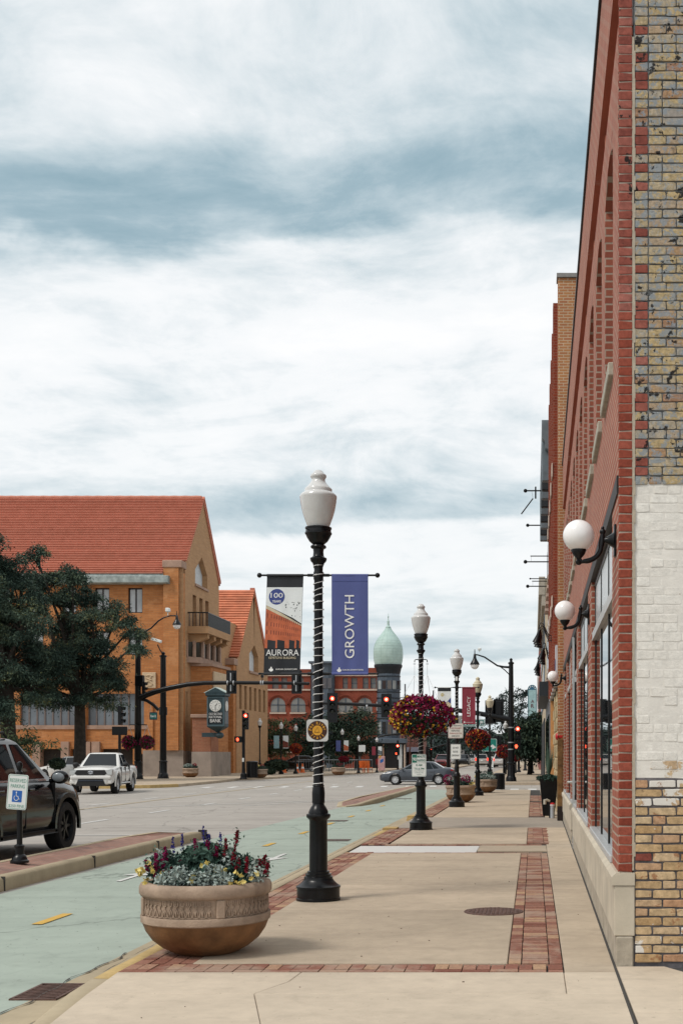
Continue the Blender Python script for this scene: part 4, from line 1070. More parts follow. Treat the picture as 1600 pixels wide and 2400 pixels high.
lf_grey = leafmat('salvia_leaf', [(0,(.03,.065,.05)),(1,(.10,.16,.12))])
fl_mag = leafmat('magenta_petal', [(0,(.11,.004,.028)),(.5,(.22,.006,.06)),(1,(.36,.015,.14))], .6)
fl_red = leafmat('crimson_petal', [(0,(.10,.003,.008)),(.6,(.19,.006,.02)),(1,(.30,.02,.03))], .6)
fl_yel = leafmat('yellow_petal', [(0,(.48,.22,.015)),(.5,(.62,.38,.03)),(1,(.70,.52,.14))], .6)
fl_pale = leafmat('pale_yellow_petal', [(0,(.62,.46,.10)),(1,(.75,.66,.30))], .6)
fl_blue = leafmat('blue_salvia', [(0,(.015,.015,.10)),(1,(.05,.045,.24))], .6)
fl_orange = leafmat('orange_petal', [(0,(.30,.03,.005)),(1,(.55,.14,.02))], .6)
def blob(n, c, r, flat=1.0, shell=.5):
    d = rdir(n); rad = (shell+(1-shell)*RNG.random((n,1))**.5); p = d*rad*np.array(r); p[:,2] = p[:,2]*flat; return p+np.array(c)
blob0 = blob
def bloom(C, r, m, parent, name, petals=5):
    """small flowers: five petals round each centre"""
    n = len(C); ax_ = rdir(n); ax_[:,1] -= .8; ax_[:,2] += .3; ax_ /= np.linalg.norm(ax_, axis=1, keepdims=True)
    e1 = ortho(ax_); e2 = np.cross(ax_, e1); CC, UU, VV = [], [], []
    for k in range(petals):
        a = 2*math.pi*k/petals; d = e1*math.cos(a)+e2*math.sin(a); q = -e1*math.sin(a)+e2*math.cos(a); s = r*RNG.uniform(.75,1.25,(n,1))
        CC.append(C+d*s*.55+ax_*s*.15); UU.append(d*s*.6+ax_*s*.2); VV.append(q*s*.5)
    o = link(name, qmesh(name, np.concatenate(CC), np.concatenate(UU), np.concatenate(VV), m), parent); o['kind'] = 'stuff'; return o
def spike(base, h, r, n, lean):
    t = RNG.random(n)**.8; a = RNG.random(n)*2*math.pi; rr_ = r*(1-.75*t)
    return np.stack([base[0]+lean[0]*t*h+rr_*np.cos(a), base[1]+lean[1]*t*h+rr_*np.sin(a), base[2]+t*h], 1)
def planting_front(t):
    f = thing('flower_bed', 'mixed red, yellow, blue and silver flowers filling the front stone planter', 'flowers', tuple(t.location), 0, None, t.scale[0])
    Z = .60
    C = np.concatenate([blob(1500, (-.0,.0,Z+.08), (.52,.43,.19), 1, .2), blob(900, (-.02,.1,Z+.19), (.20,.2,.13), 1, .4), blob(400,(.28,.0,Z+.12),(.17,.2,.11),1,.4), blob(420,(-.33,.0,Z+.12),(.16,.2,.13),1,.4)])
    leaves('foliage', C, .034, .017, lf_dark, f)
    C = np.concatenate([blob(420, (-.03,.0,Z+.22), (.17,.15,.10), 1, .7)]); leaves('salvia_foliage', C, .045, .026, lf_grey, f)
    C = np.concatenate([blob(330, (-.22,-.36,Z+.05), (.10,.08,.075), 1, .4), blob(360, (-.12,-.34,Z+.085), (.09,.08,.085), 1, .4), blob(330, (.04,-.36,Z+.06), (.10,.08,.07), 1, .4), blob(420, (.14,-.34,Z+.095), (.10,.08,.085), 1, .4), blob(300, (.23,-.35,Z+.05), (.08,.08,.06), 1, .4), blob(200,(.46,-.15,Z+.10),(.07,.1,.12),1,.2), blob(110,(-.36,-.1,Z+.2),(.06,.08,.10),1,.2), blob(150,(.24,-.1,Z+.2),(.07,.08,.09),1,.5)])
    C = C+RNG.normal(size=C.shape)*.012
    leaves('silver_foliage', C, .019, .010, lf_silver, f)
    rr = random.Random(3); S = []
    for x, y, z0, h in [(-.43,-.18,.16,.09),(-.37,-.15,.19,.11),(-.34,-.2,.16,.14),(-.31,-.12,.24,.11),(-.36,-.2,.10,.11),(-.28,-.2,.13,.12),(-.26,-.22,.06,.1),(-.16,-.22,.17,.08),(-.05,-.1,.29,.13),(.035,-.05,.33,.08),(.10,-.1,.28,.10),(.195,-.12,.28,.14),(.26,-.1,.33,.16),(.27,-.15,.22,.12),(.31,-.18,.17,.09),(.40,-.2,.16,.11),(.47,-.12,.16,.09),(.50,-.12,.18,.10),(.54,-.15,.12,.11),(-.28,-.3,.04,.07),(-.22,-.25,.12,.08)]:
        S.append(spike((x,y,Z+z0*.95-.05), h*1.15, .022, 110, (rr.uniform(-.2,.2)+x*.3, -.1)))
    C = np.concatenate(S); h_ = len(C)//2; leaves('snapdragons', C[:h_], .014, .010, fl_mag, f); leaves('snapdragons', C[h_:], .014, .010, fl_red, f); leaves('snapdragons', C[::3]+RNG.normal(size=C[::3].shape)*.02, .016, .008, lf_grey, f)
    S = [spike((x,y,Z+z0), h, .015, 60, (0,0)) for x, y, z0, h in [(-.27,-.05,.25,.14),(-.20,-.02,.26,.15),(-.025,0,.30,.18),(.0,.02,.28,.14),(.12,0,.31,.11),(.02,.02,.3,.1)]]
    leaves('blue_spikes', np.concatenate(S), .012, .007, fl_blue, f)
    C = np.array([(-.54,-.15,Z+.11),(-.50,-.18,Z+.09),(-.47,-.2,Z+.11),(-.46,-.18,Z+.04),(-.42,-.3,Z+.02),(-.50,-.2,Z+.13),(-.42,-.2,Z+.18),(-.40,-.2,Z+.15),(-.53,-.15,Z+.075),(.30,-.38,Z+.035),(.335,-.37,Z+.035),(.365,-.36,Z+.03),(.40,-.35,Z+.035),(.34,-.34,Z+.11),(.375,-.33,Z+.085),(.05,-.32,Z+.17),(.09,-.31,Z+.18),(.08,-.3,Z+.16),(.17,-.34,Z+.14),(.21,-.33,Z+.13),(.24,-.3,Z+.135),(-.30,-.34,Z+.07),(-.27,-.33,Z+.10),(-.02,-.4,Z+.05),(.0,-.38,Z+.09),(.45,-.28,Z+.06),(.48,-.25,Z+.09),(-.36,-.3,Z+.12)])
    CC = np.concatenate([C+RNG.normal(size=C.shape)*.006 for _ in range(3)])
    bloom(CC, .019, fl_pale, f, 'yellow_blooms', 6)
    return f
planting_front(P1)
def planting(t, label, kinds, seed):
    f = thing('flower_bed', label, 'flowers', tuple(t.location), 0, None, t.scale[0]); Z = .6
    leaves('foliage', blob(900, (0,0,Z+.1), (.5,.45,.17), 1, .3), .05, .022, lf_dark, f)
    for m, c, r, n in kinds: leaves('blooms', blob(n, c, r, 1, .5), .03, .018, m, f)
    return f
planting(P2, 'purple and yellow flowers in the planter behind the third lamp', [(fl_mag,(-.45,-.1,.82),(.18,.2,.2),260),(fl_mag,(.2,-.2,.85),(.2,.2,.16),260),(lf_silver,(-.3,-.2,.85),(.25,.2,.12),120),(fl_pale,(.42,-.25,.68),(.1,.1,.05),40)], 1)
planting(P3, 'silver leaves and yellow blooms in the planter by the yellowed lamp', [(lf_silver,(.1,-.3,.72),(.4,.2,.12),500),(fl_pale,(-.38,-.25,.74),(.1,.1,.1),90),(lf_dark,(.0,0,.85),(.4,.3,.16),500)], 2)

# ------------------------------------------------------------------ hanging baskets
def basket(l, label, c, r, mix, hook=3.6, seed=0, chains=True, n=1.0):
    s = l.scale[0]
    t = thing('flower_basket', label, 'flower basket', tuple(l.location), 0, 'hanging flower baskets on the lamps', s)
    lobes = rdir(9); lobes[:,2] = lobes[:,2]*.6-.25; amp_ = RNG.uniform(-.16,.24,9)
    def blob(n_, c_, r_, flat=1.0, shell=.5):
        p = blob0(n_, (0,0,0), (1,1,1), 1, shell); d = p/np.linalg.norm(p, axis=1, keepdims=True); k = 1+(np.maximum(d@lobes.T-.55, 0)/.45*amp_).sum(1, keepdims=True)+RNG.normal(size=(len(p),1))*.035
        return p*k*np.array(r_)+np.array(c_)
    leaves('foliage', np.concatenate([blob(int(2200*n), c, (r[0]*.97,r[1]*.97,r[2]*.95), 1, .55), blob(int(500*n), (c[0],c[1],c[2]-r[2]*.55), (r[0]*.8,r[1]*.8,r[2]*.75), 1, .3)]), .034, .020, lf_dark, t)
    for m, f0, cnt, up in mix:
        p = blob(int(cnt*n), c, r, 1, .93)
        if f0 is not None: p = p[f0((p-np.array(c))/np.array(r))]
        bloom(p, up, m, t, 'blooms')
    obj('bowl', MB().lathe([(.06,c[2]-r[2]*.55),(r[0]*.55,c[2]-r[2]*.35),(r[0]*.7,c[2]-.02),(r[0]*.62,c[2])], 20, (c[0],c[1],0)), mat('coir_liner', (.05,.035,.02), .95), t)
    if chains:
        for sd_ in (-1, 1):
            obj('hook', MB().tube([(sd_*.04,0,hook),(sd_*.10,0,hook),(sd_*.13,0,hook-.01),(sd_*.135,0,hook-.06)], .010, 8).lathe([(.022,0),(.028,.006),(.022,.012)], 12, (sd_*.135,0,hook-.10), cap=False), black, t)
            for a, b in ((.45,-.25),(.2,.3),(-.05,-.3)):
                obj('chain', MB().tube([(sd_*.135,0,hook-.12),(sd_*.135,0,hook-.33),(sd_*a,b,c[2]+r[2]*.5)], .0035, 5), galv, t)
    return t
S_ = lambda q: RNG.random(len(q))
basket(lamp2, 'big round basket of magenta and yellow petunias on the second lamp', (-.02,0,2.40), (.60,.56,.43),
       [(fl_mag, lambda q: (q[:,2]*.9+q[:,0]*.25+RNG.normal(size=len(q))*.33 > .12), 1500, .036), (fl_red, lambda q: RNG.random(len(q)) < .75, 620, .034), (fl_yel, lambda q: (-q[:,0]*.9+RNG.normal(size=len(q))*.28 > .55), 900, .030), (fl_yel, lambda q: RNG.random(len(q)) < .4, 330, .028)])
basket(lamp4, 'basket of dark red and orange flowers on the yellowed lamp', (.0,0,2.25), (.52,.5,.42),
       [(fl_red, lambda q: RNG.random(len(q)) < .8, 900, .036), (fl_orange, lambda q: (q[:,2]*.5-q[:,0]*.5+RNG.normal(size=len(q))*.4 > .1), 800, .032), (fl_yel, lambda q: RNG.random(len(q)) < .5, 240, .03)], 3.3)
# ================================================================== traffic signals
red_on = emit('red_lens_lit', (1.0,.06,.03), 3.2); red_core = emit('red_lens_core', (1.0,.45,.30), 3.0)
lens_off = mat('dark_lens', (.02,.025,.02), .3); hand_on = emit('hand_lit', (1.0,.10,.04), 2.2)
def signal_parts(par, loc, lit=True, yaw=0.0, sc=1.0, plate_=False, arrow=False):
    """three-section head; front looks along local -y"""
    mt = Matrix.Translation(loc) @ Matrix.Rotation(yaw, 4, 'Z') @ Matrix.Scale(sc, 4)
    g = MB(); g.cbox(-.17,.17,-.02,.16,-.53,.53,.02); hd = obj('signal_head', g.rot(mt), black, par)
    if plate_: obj('backplate', MB().prism(rrect(-.29,.29,-.66,.66,.04), -.01, .0, 'y').rot(mt), black, hd)
    for k, z_ in enumerate((.35, 0, -.35)):
        g = MB(); o = 0; n = 14
        ring = [(.135*math.cos(R(-20+220*i/n)), .135*math.sin(R(-20+220*i/n))) for i in range(n+1)]
        vs = []
        for d, rr_ in ((-.02,1.0),(-.22,1.0),(-.22,1.06),(-.02,1.06)): vs += [(x*rr_, d if not (d == -.22) else -.22+.06*(1-(y+.05)/.19), z_+y*rr_) for x, y in ring]
        m_ = n+1; fs = []
        for q in range(3):
            for i in range(n): fs.append((q*m_+i, q*m_+i+1, (q+1)*m_+i+1, (q+1)*m_+i))
        g.add(vs, fs); obj('visor', g.rot(mt), black, hd)
        on = lit and k == 0
        obj('lens', MB().lathe([(.118,0),(.10,.02),(.06,.035),(.001,.04)], 20, (0,0,0)).rot(mt @ Matrix.Translation((0,-.02,z_)) @ Matrix.Rotation(R(90),4,'X')), red_on if on else lens_off, hd, smooth=60)
        if on: obj('lens_glow', MB().lathe([(.062,.036),(.03,.046),(.001,.048)], 16).rot(mt @ Matrix.Translation((0,-.02,z_)) @ Matrix.Rotation(R(90),4,'X')), red_core, hd)
    return hd
def ped_head(par, loc, lit=True, yaw=0.0, sc=1.0):
    mt = Matrix.Translation(loc) @ Matrix.Rotation(yaw, 4, 'Z') @ Matrix.Scale(sc, 4)
    hd = obj('pedestrian_head', MB().cbox(-.22,.22,-.06,.16,-.22,.22,.02).box(-.235,.235,-.2,-.06,.20,.22).box(-.235,-.215,-.2,-.06,-.2,.2).box(.215,.235,-.2,-.06,-.2,.2).rot(mt), black, par)
    pal = [(-.06,-.12),(.05,-.12),(.09,-.01),(.10,.05),(.075,.05),(.06,.01),(.055,.11),(.03,.11),(.025,.03),(.01,.13),(-.015,.13),(-.015,.03),(-.04,.12),(-.06,.12),(-.05,.02),(-.08,.08),(-.10,.075),(-.085,-.03)]
    if lit: obj('hand_symbol', MB().prism([(x-.04,z) for x, z in pal], -.068, -.061, 'y').rot(mt), hand_on, hd)
    return hd
def pole_mb(h, r0, r1, ball=True, base=1.0):
    b = base
    p = [(.33*b,0),(.33*b,.06),(.30*b,.08),(.29*b,.25),(.24*b,.33),(.22*b,.40),(.215*b,1.0),(.24*b,1.03),(.24*b,1.1),(.18*b,1.16),(r0,1.22),(r1,h-.35),(r1*1.35,h-.34),(r1*1.35,h-.26),(r1*.8,h-.22)]
    if ball: p += [(r1*.5,h-.17),(r1*.7,h-.13),(r1*.75,h-.08),(r1*.4,h-.03),(.01,h)]
    else: p += [(.01,h-.2)]
    return MB().lathe(p, 20)
# right-hand mast arm pole on the far corner
PX, PY = ax(1197,68), 68
ZP = .0
rp_ = thing('signal_pole', 'tall black signal pole with luminaire and long mast arm on the far right corner', 'traffic signal', (PX, PY, ZP))
obj('pole', pole_mb(azz(1542,68), .19, .125), black, rp_, smooth=35)
def rel(px, py, Y): v = at(px, py, Y); return (v.x-PX, Y-PY, v.z-ZP)
am = [rel(1195,1686,68), rel(1160,1679,68), rel(1110,1670,68), rel(1059,1663,68), rel(990,1658,68), rel(927,1655,68), rel(860,1652,68), rel(800,1649,68), rel(745,1648,68)]
obj('mast_arm', MB().tube(am, [.16,.15,.14,.13,.12,.11,.10,.09,.08], 12), black, rp_, smooth=50)
lum = [rel(1197,1564,68), rel(1180,1563,68), rel(1165,1560,68), rel(1150,1550,68), rel(1135,1540,68), rel(1120,1535,68), rel(1113,1534,68)]
obj('luminaire_arm', MB().tube(lum, [.07,.06,.05,.045,.045,.04,.04], 8).tube([rel(1195,1592,68),rel(1192,1580,68),rel(1182,1570,68),rel(1171,1562,68)], .03, 6), black, rp_, smooth=50)
def teardrop(par, p, s=1.0):
    o = obj('luminaire', MB().lathe([(.02,.35),(.03,.1),(.07,.06),(.09,-.15),(.13,-.25),(.24,-.42),(.27,-.50),(.27,-.53)], 16, p), black, par, smooth=40)
    obj('lens_bowl', MB().lathe([(.235,-.52),(.225,-.62),(.17,-.72),(.08,-.78),(.001,-.79)], 16, p, cap=False), globe_m, o, smooth=60)
teardrop(rp_, rel(1112,1536,68), .9)
obj('camera_head', MB().cbox(-.1,.1,-.15,.15,.12,.26,.03).tube([(0,0,0),(0,0,.14)], .02, 6), white_sign, rp_, rel(1123,1529,68))
for px, py, pl_ in ((780,1650,True), (906,1652,True)):
    p = rel(px, py, 68); signal_parts(rp_, (p[0], -.14, p[2]-.05), True, 0, 1.02, True)
p = rel(780,1672,68); obj('turn_section', MB().cbox(-.17,.17,-.02,.16,-.2,.2,.02).box(-.28,.28,-.012,-.0,-.3,.2), black, rp_, (p[0], -.14, p[2]-.22))
p = rel(1168,1665,68); signal_parts(rp_, (p[0], .18, p[2]), False, R(180), 1.0, True)
p = rel(1148,1668,68); signal_parts(rp_, (p[0], .18, p[2]), False, R(180), 1.0, True)
p = rel(1207,1722,68); signal_parts(rp_, (p[0]+.14, -.2, p[2]), True, 0, .95)
p = rel(1206,1749,68); ped_head(rp_, (p[0]+.12, -.2, p[2]), True, 0, .9)
p = rel(1165,1735,68); ped_head(rp_, (p[0], .0, p[2]), False, R(90), 1.1)
for px in (1020, 955, 860): 
    p = rel(px,1655,68); obj('arm_clamp', MB().tube([(p[0]-.05,0,p[2]),(p[0]+.05,0,p[2])], .13, 10), galv, rp_)
for py in (1705, 1740, 1756): obj('pole_band', MB().lathe([(.20,-.03),(.20,.03)], 18, (0,0,azz(py,68)), cap=False), galv, rp_)
dsn = thing('street_name_sign', 'green street name sign reading Downer Pl hanging from the right mast arm', 'street sign', at(1107,1694,67.8))
obj('plate', MB().prism(rrect(-.70,.70,-.21,.21,.03), -.01, .01, 'y'), mat('street_green', (.02,.14,.13), .5), dsn)
a_ = rrect(-.68,.68,-.19,.19,.03); b_ = rrect(-.655,.655,-.165,.165,.02); n = len(a_); obj('border', MB().add([(p[0],-.0125,p[1]) for p in a_+b_], [(i,(i+1)%n,n+(i+1)%n,n+i) for i in range(n)]), white_sign, dsn)
text('Downer Pl', 1.05, .22, white_sign, dsn, (.06,-.012,-.0), bold=.015)
for x in (-.4,.4): obj('hanger', MB().box(x-.015,x+.015,-.01,.01,.2,.55), galv, dsn)
# left pole with the luminaire, and the left mast arm pole
def leftpole(name, label, px, py_top, Y, r0, r1, base=1.0, by=None):
    X = ax(px, Y); t = thing(name, label, 'traffic signal', (X, Y, .04))
    obj('pole', pole_mb(azz(py_top,Y)-.04, r0, r1, True, base), black, t, smooth=35); return t, X, Y
lp1, lx1, ly1 = leftpole('signal_pole', 'black pole with curved luminaire arm beside the left tree', 324, 1470, 74, .22, .15)
def rl(px, py, Y): v = at(px, py, Y); return (v.x-lx1, Y-ly1, v.z-.04)
obj('luminaire_arm', MB().tube([rl(324,1480,74),rl(340,1480,74),rl(355,1472,74),rl(372,1455,74),rl(385,1447,74),rl(400,1443,74),rl(414,1443,74)], [.08,.06,.05,.05,.045,.04,.04], 8).tube([rl(326,1500,74),rl(333,1488,74),rl(345,1480,74)], .03, 6), black, lp1, smooth=50)
teardrop(lp1, rl(415,1445,74))
obj('camera_head', MB().cbox(-.12,.12,-.17,.17,.2,.45,.04).tube([(0,0,0),(0,0,.25)], .03, 6), white_sign, lp1, rl(394,1442,74))
am = [rl(328,1636,74), rl(345,1628,74), rl(365,1621,74), rl(400,1612,74), rl(440,1604,74), rl(480,1600.5,74), rl(560,1600,74), rl(640,1600.5,74), rl(722,1602,74)]
obj('mast_arm', MB().tube(am, [.19,.18,.17,.16,.15,.14,.12,.11,.10], 12).sphere(am[-1], .11, 10, 6), black, lp1, smooth=50)
obj('arm_brace', MB().tube([rl(330,1638,74), rl(345,1642,74), rl(360,1652,74), rl(372,1664,74)], .10, 8), black, lp1, smooth=50)
for px in (541, 694):
    p = rl(px, 1598, 74); hd = signal_parts(lp1, (p[0], .2, p[2]), False, R(180), 1.1, True)
    obj('bracket_rail', MB().box(p[0]-.03,p[0]+.03,-.02,.04,p[2]-.58,p[2]+.55), galv, hd)
for px in (534, 548, 612, 617, 690):
    p = rl(px,1600.5,74); obj('arm_clamp', MB().tube([(p[0]-.03,0,p[2]),(p[0]+.03,0,p[2])], .155, 10), galv, lp1)
p = rl(615,1590,74); obj('sensor', MB().cbox(-.08,.08,-.1,.1,.05,.22,.02).tube([(0,0,-.2),(0,0,.1)], .03, 6), black, lp1, p)
p = rl(330,1590,74); obj('side_box', MB().cbox(-.3,.2,-.2,.2,-.5,.2,.03), black, lp1, p)
p = rl(334,1615,74); signal_parts(lp1, (p[0]+.15, 0, p[2]), False, R(90), .85)
lp2, lx2, ly2 = leftpole('signal_pole', 'black signal pole without luminaire standing on the bank corner', 383, 1527, 76, .21, .17, 1.1)
p = at(370,1503,76); obj('camera_arm', MB().tube([(0,0,azz(1535,76)),(-.2,0,azz(1525,76)),(-.36,0,azz(1512,76))], .04, 6), black, lp2)
obj('camera_head', MB().cbox(-.38,.28,-.1,.1,-.08,.1,.03), white_sign, lp2, (-.38,0,azz(1503,76)), (0,R(18),0))
obj('arm_saddle', MB().lathe([(.25,-.25),(.25,.25)], 16, (0,0,azz(1668,76))), black, lp2)
rs = thing('street_name_sign', 'small dark blue street sign reading River St by the bank corner poles', 'street sign', at(360,1678,75.6))
obj('plate', MB().prism(rrect(-.24,.24,-.24,.24,.03), -.01, .01, 'y'), mat('navy_sign', (.02,.05,.07), .5), rs)
obj('inner_panel', MB().prism(rrect(-.20,.21,-.17,.17,.02), -.014, -.0105, 'y'), mat('street_green', (.02,.14,.13), .5), rs)
text('River St', .34, .16, white_sign, rs, (.0,-.016,0), bold=.02)
for x in (-.2,.2): obj('hanger', MB().tube([(x,0,.22),(x*.8,0,.75)], .012, 5), galv, rs)
# secondary signal in front of the left tree
sp = thing('signal_post', 'short post with a side-on signal and a square sign in front of the bank', 'traffic signal', (ax(281,70), 70, -.02))
obj('post', MB().lathe([(.2,0),(.2,.3),(.09,.4),(.08,azz(1720,70))], 14), black, sp)
signal_parts(sp, (.12,0,azz(1676,70)), False, R(90), 1.05, False)
obj('sign_back', MB().cbox(-.45,.45,-.02,.02,azz(1722,70),azz(1702,70),.02), black, sp)
# signal on the bank corner with red light and red hand
s2 = thing('signal_post', 'black signal post showing red beside the bank gable corner', 'traffic signal', (ax(571,76), 76, .0))
obj('post', MB().lathe([(.24,0),(.24,.05),(.2,.1),(.19,.32),(.12,.4),(.10,.9),(.10,azz(1665,76))], 14), black, s2, smooth=35)
p = at(578,1683,76); signal_parts(s2, (p.x-ax(571,76), -.2, p.z-.2), True, 0, 1.0)
p = at(565,1733,76); ped_head(s2, (p.x-ax(571,76)-.14, -.1, p.z), True, 0, .9)
obj('push_button', MB().cbox(-.06,.06,-.14,-.1,1.1,1.35,.01), white_sign, s2)
s3 = thing('signal_post', 'distant post showing red with a white one-way plate by the grey turret', 'traffic signal', (ax(932,118), 118, 0))
obj('post', MB().lathe([(.1,0),(.09,azz(1735,118))], 10), black, s3)
p = azz(1752,118); signal_parts(s3, (0,-.12,p-.2), True, 0, 1.05); ped_head(s3, (-.1,-.1,azz(1766,118)), True, 0, .95)
obj('plate', MB().box(-.02,.42,-.12,-.1,azz(1780,118),azz(1769,118)), white_sign, s3)
s4 = thing('signal_post', 'farthest post showing a small red light down the street', 'traffic signal', (ax(1010,150), 150, 0))
obj('post', MB().lathe([(.1,0),(.09,3.4)], 10), black, s4); signal_parts(s4, (0,-.12,azz(1761,150)), True, 0, 1.0)
# far mast arm in front of the turret
fm = thing('signal_pole', 'distant black mast arm reaching left in front of the turret house', 'traffic signal', (ax(1050,122), 122, 0))
zz = azz(1722,122); X0 = ax(1050,122)
obj('pole', MB().lathe([(.2,0),(.15,zz+.3)], 12), black, fm)
obj('mast_arm', MB().tube([(0,0,zz-.1)]+[(ax(px,122)-X0, 0, azz(py,122)) for px, py in ((1000,1719),(940,1719),(905,1723),(873,1730))], [.12,.11,.1,.09,.07], 8), black, fm, smooth=50)
# other far arm
fm = thing('signal_pole', 'distant curved mast arm behind the do-not-block sign', 'traffic signal', (ax(1000,140), 140, 0))
X0 = ax(1000,140); obj('pole', MB().lathe([(.2,0),(.14,azz(1750,140))], 10), black, fm)
obj('mast_arm', MB().tube([(0,0,azz(1757,140))]+[(ax(px,140)-X0, 0, azz(py,140)) for px, py in ((1020,1751),(1040,1745),(1070,1743),(1100,1743))], [.1,.09,.08,.07,.06], 8), black, fm, smooth=50)
# wayfinding arrow
wf = thing('direction_sign', 'green direction sign with a white right arrow behind the orange basket', 'sign', (ax(1146,58), 58, 0))
obj('post', MB().tube([(0.05,.05,0),(0.05,.05,azz(1720,58))], .05, 10), black, wf)
pz = azz(1746,58); pn = obj('panel', MB().prism(rrect(-.37,.37,-.31,.31,.05), -.01, .01, 'y'), mat('arrow_green', (.01,.20,.16), .5), wf, (0,0,pz))
obj('arrow', MB().prism([(-.02,-.03),(.13,-.03),(.13,-.10),(.30,.02-.06),(.13,.06),(.13,.02),(-.02,.02)], -.014, -.0105, 'y'), white_sign, pn, (0,0,-.05), sc=(1.1,1,1.6))
a_ = rrect(-.36,.36,-.30,.30,.05); b_ = rrect(-.345,.345,-.285,.285,.045); n = len(a_); obj('border', MB().add([(p[0],-.0125,p[1]) for p in a_+b_], [(i,(i+1)%n,n+(i+1)%n,n+i) for i in range(n)]), white_sign, pn)
ow = thing('notice_plate', 'narrow white pictogram plate on a black post below the arrow sign', 'sign', (ax(1151,60), 60, 0))
obj('post', MB().tube([(0,.05,0),(0,.05,2.0)], .05, 8), black, ow); pn = obj('plate', MB().prism(rrect(-.10,.10,-.32,.32,.02), -.01, .01, 'y'), white_sign, ow, (0,0,azz(1788,60)))
obj('pictogram', MB().tube([(-.05,-.012,-.18),(0,-.012,-.05),(.0,-.012,.12),(.05,-.012,.2)], .02, 5).sphere((.02,-.012,.24), .03, 8, 6, (1,.2,1)).box(-.08,.08,-.012,-.01,-.26,-.22), ink, pn)
# litter bin by the far corner
def bin_(label, loc, sc=1.0):
    t = thing('litter_bin', label, 'litter bin', loc, 0, 'black slatted litter bins', sc)
    for k in range(20):
        a = 2*math.pi*k/20; obj('slat', MB().cbox(.27,.285,-.035,.035,.04,.80,.004).rot(Matrix.Rotation(a,4,'Z')), black, t)
    obj('lid', MB().lathe([(.31,.80),(.31,.84),(.28,.87),(.17,.89),(.17,.86)], 24), black, t, smooth=35); obj('liner', MB().lathe([(.25,.03),(.25,.82)], 16), joint_m, t); return t
bin_('black litter bin on the sidewalk before the far crossing', (ax(1170,53.2), 53.2, 0), .85)
bin_('black litter bin on the bank corner beside a small planter', (ax(591,76.5), 76.5, .04), 1.25)
# ================================================================== the bank with the red tile roofs
bk_wall = brickmat('bank_brick', (.54,.225,.08), (.43,.165,.056), (.42,.21,.10), 'auto', .62, .13, .012, .5, 0, ((.54,.26,.115), .6, .54), .85, .22)
bk_gable = brickmat('bank_gable_brick', (.48,.28,.145), (.42,.24,.12), (.42,.27,.16), 'auto', .62, .10, .010, .4, 0, ((.33,.19,.11), .5, .6), .85, .16)
bk_pink = mat('pink_stone', (.36,.235,.175), .85, 0, .14, 1.5, .2)
bk_grey = mat('grey_pink_stone', (.30,.245,.205), .85, 0, .14, 1.2, .2)
tile_m = mat('roof_tile', (.53,.205,.138), .8, 0, .06, 2, .2, 30, c2=(.57,.235,.165), objvar=.10, spec=.2)
tile_m2 = mat('pale_roof_tile', (.55,.19,.10), .7, 0, .18, .9, .2, 30, objvar=.08)
copper = mat('green_copper', (.30,.355,.34), .6, 0, .3, 2.5, .2, 20, c2=(.44,.49,.47), dirt=.5)
BX, BY, BY2 = -24.3, 83.0, 92.5
bank = thing('bank_building', 'orange brick bank with steep red tiled roof behind the left trees', 'building', (0,0,0))
def ob(name, mb, m, par=bank, **k): return obj(name, mb, m, par, **k)
EAVE, RIDGE, RY = 14.9, 20.4, 88.0
XL = -62
# front wall with real openings
def wall_with_holes(name, x0, x1, z0, z1, holes, y, th, m, par):
    """front-facing wall pieces around rectangular openings"""
    g = MB(); zs = sorted({z0, z1} | {h[2] for h in holes} | {h[3] for h in holes})
    for a, b in zip(zs, zs[1:]):
        hs = sorted([h for h in holes if h[2] <= a+1e-6 and h[3] >= b-1e-6]); x = x0
        for h in hs:
            if h[0] > x: g.box(x, h[0], y, y+th, a, b)
            x = h[1]
        if x < x1: g.box(x, x1, y, y+th, a, b)
    return obj(name, g, m, par)
fw = lambda px: ax(px, BY); fz = lambda py: azz(py, BY)
ups = [(fw(223)-2.28*k*1.0+ (fw(300.5)-fw(223))*1 , 0) for k in range(1)]
pitch = fw(300.5)-fw(223); wdt = fw(257)-fw(223)
holes = []
winU = []
for k in range(-12, 2):
    x = fw(223)+pitch*k
    for z0, z1 in ((11.4,13.15),(8.5,10.15)): holes.append((x, x+wdt, z0, z1)); winU.append((x, x+wdt, z0, z1))
ribs = [(fw(205.6), fw(338), 3.6, 5.8), (fw(48), fw(177), 3.6, 5.8), (fw(-110), fw(20), 3.6, 5.8)]
holes += ribs
low = [(fw(238), fw(312), .0, 1.95), (fw(95), fw(152), 0, 1.95), (fw(166),fw(203),0,1.95), (fw(323), fw(336), .2, 1.6)]
holes += low
wall_with_holes('front_wall', XL, BX, -.1, 14.2, holes, BY, .5, bk_wall, bank)
for x0, x1, z0, z1 in winU:
    f = ob('window', MB().box(x0,x0+.09,BY+.18,BY+.26,z0,z1).box(x1-.09,x1,BY+.18,BY+.26,z0,z1).box(x0,x1,BY+.18,BY+.26,z1-.1,z1).box(x0,x1,BY+.18,BY+.26,z0,z0+.08).box((x0+x1)/2-.045,(x0+x1)/2+.045,BY+.17,BY+.25,z0,z1), mat('bronze_frame', (.03,.02,.018), .5))
    for q in ((x0+.09,(x0+x1)/2-.045),((x0+x1)/2+.045,x1-.09)): obj('pane', MB().box(q[0],q[1],BY+.21,BY+.22,z0+.08,z1-.1), painted_sky_glass, f)
sky_glass = glassy('grey_blue_glass', (.16,.19,.22), .06)
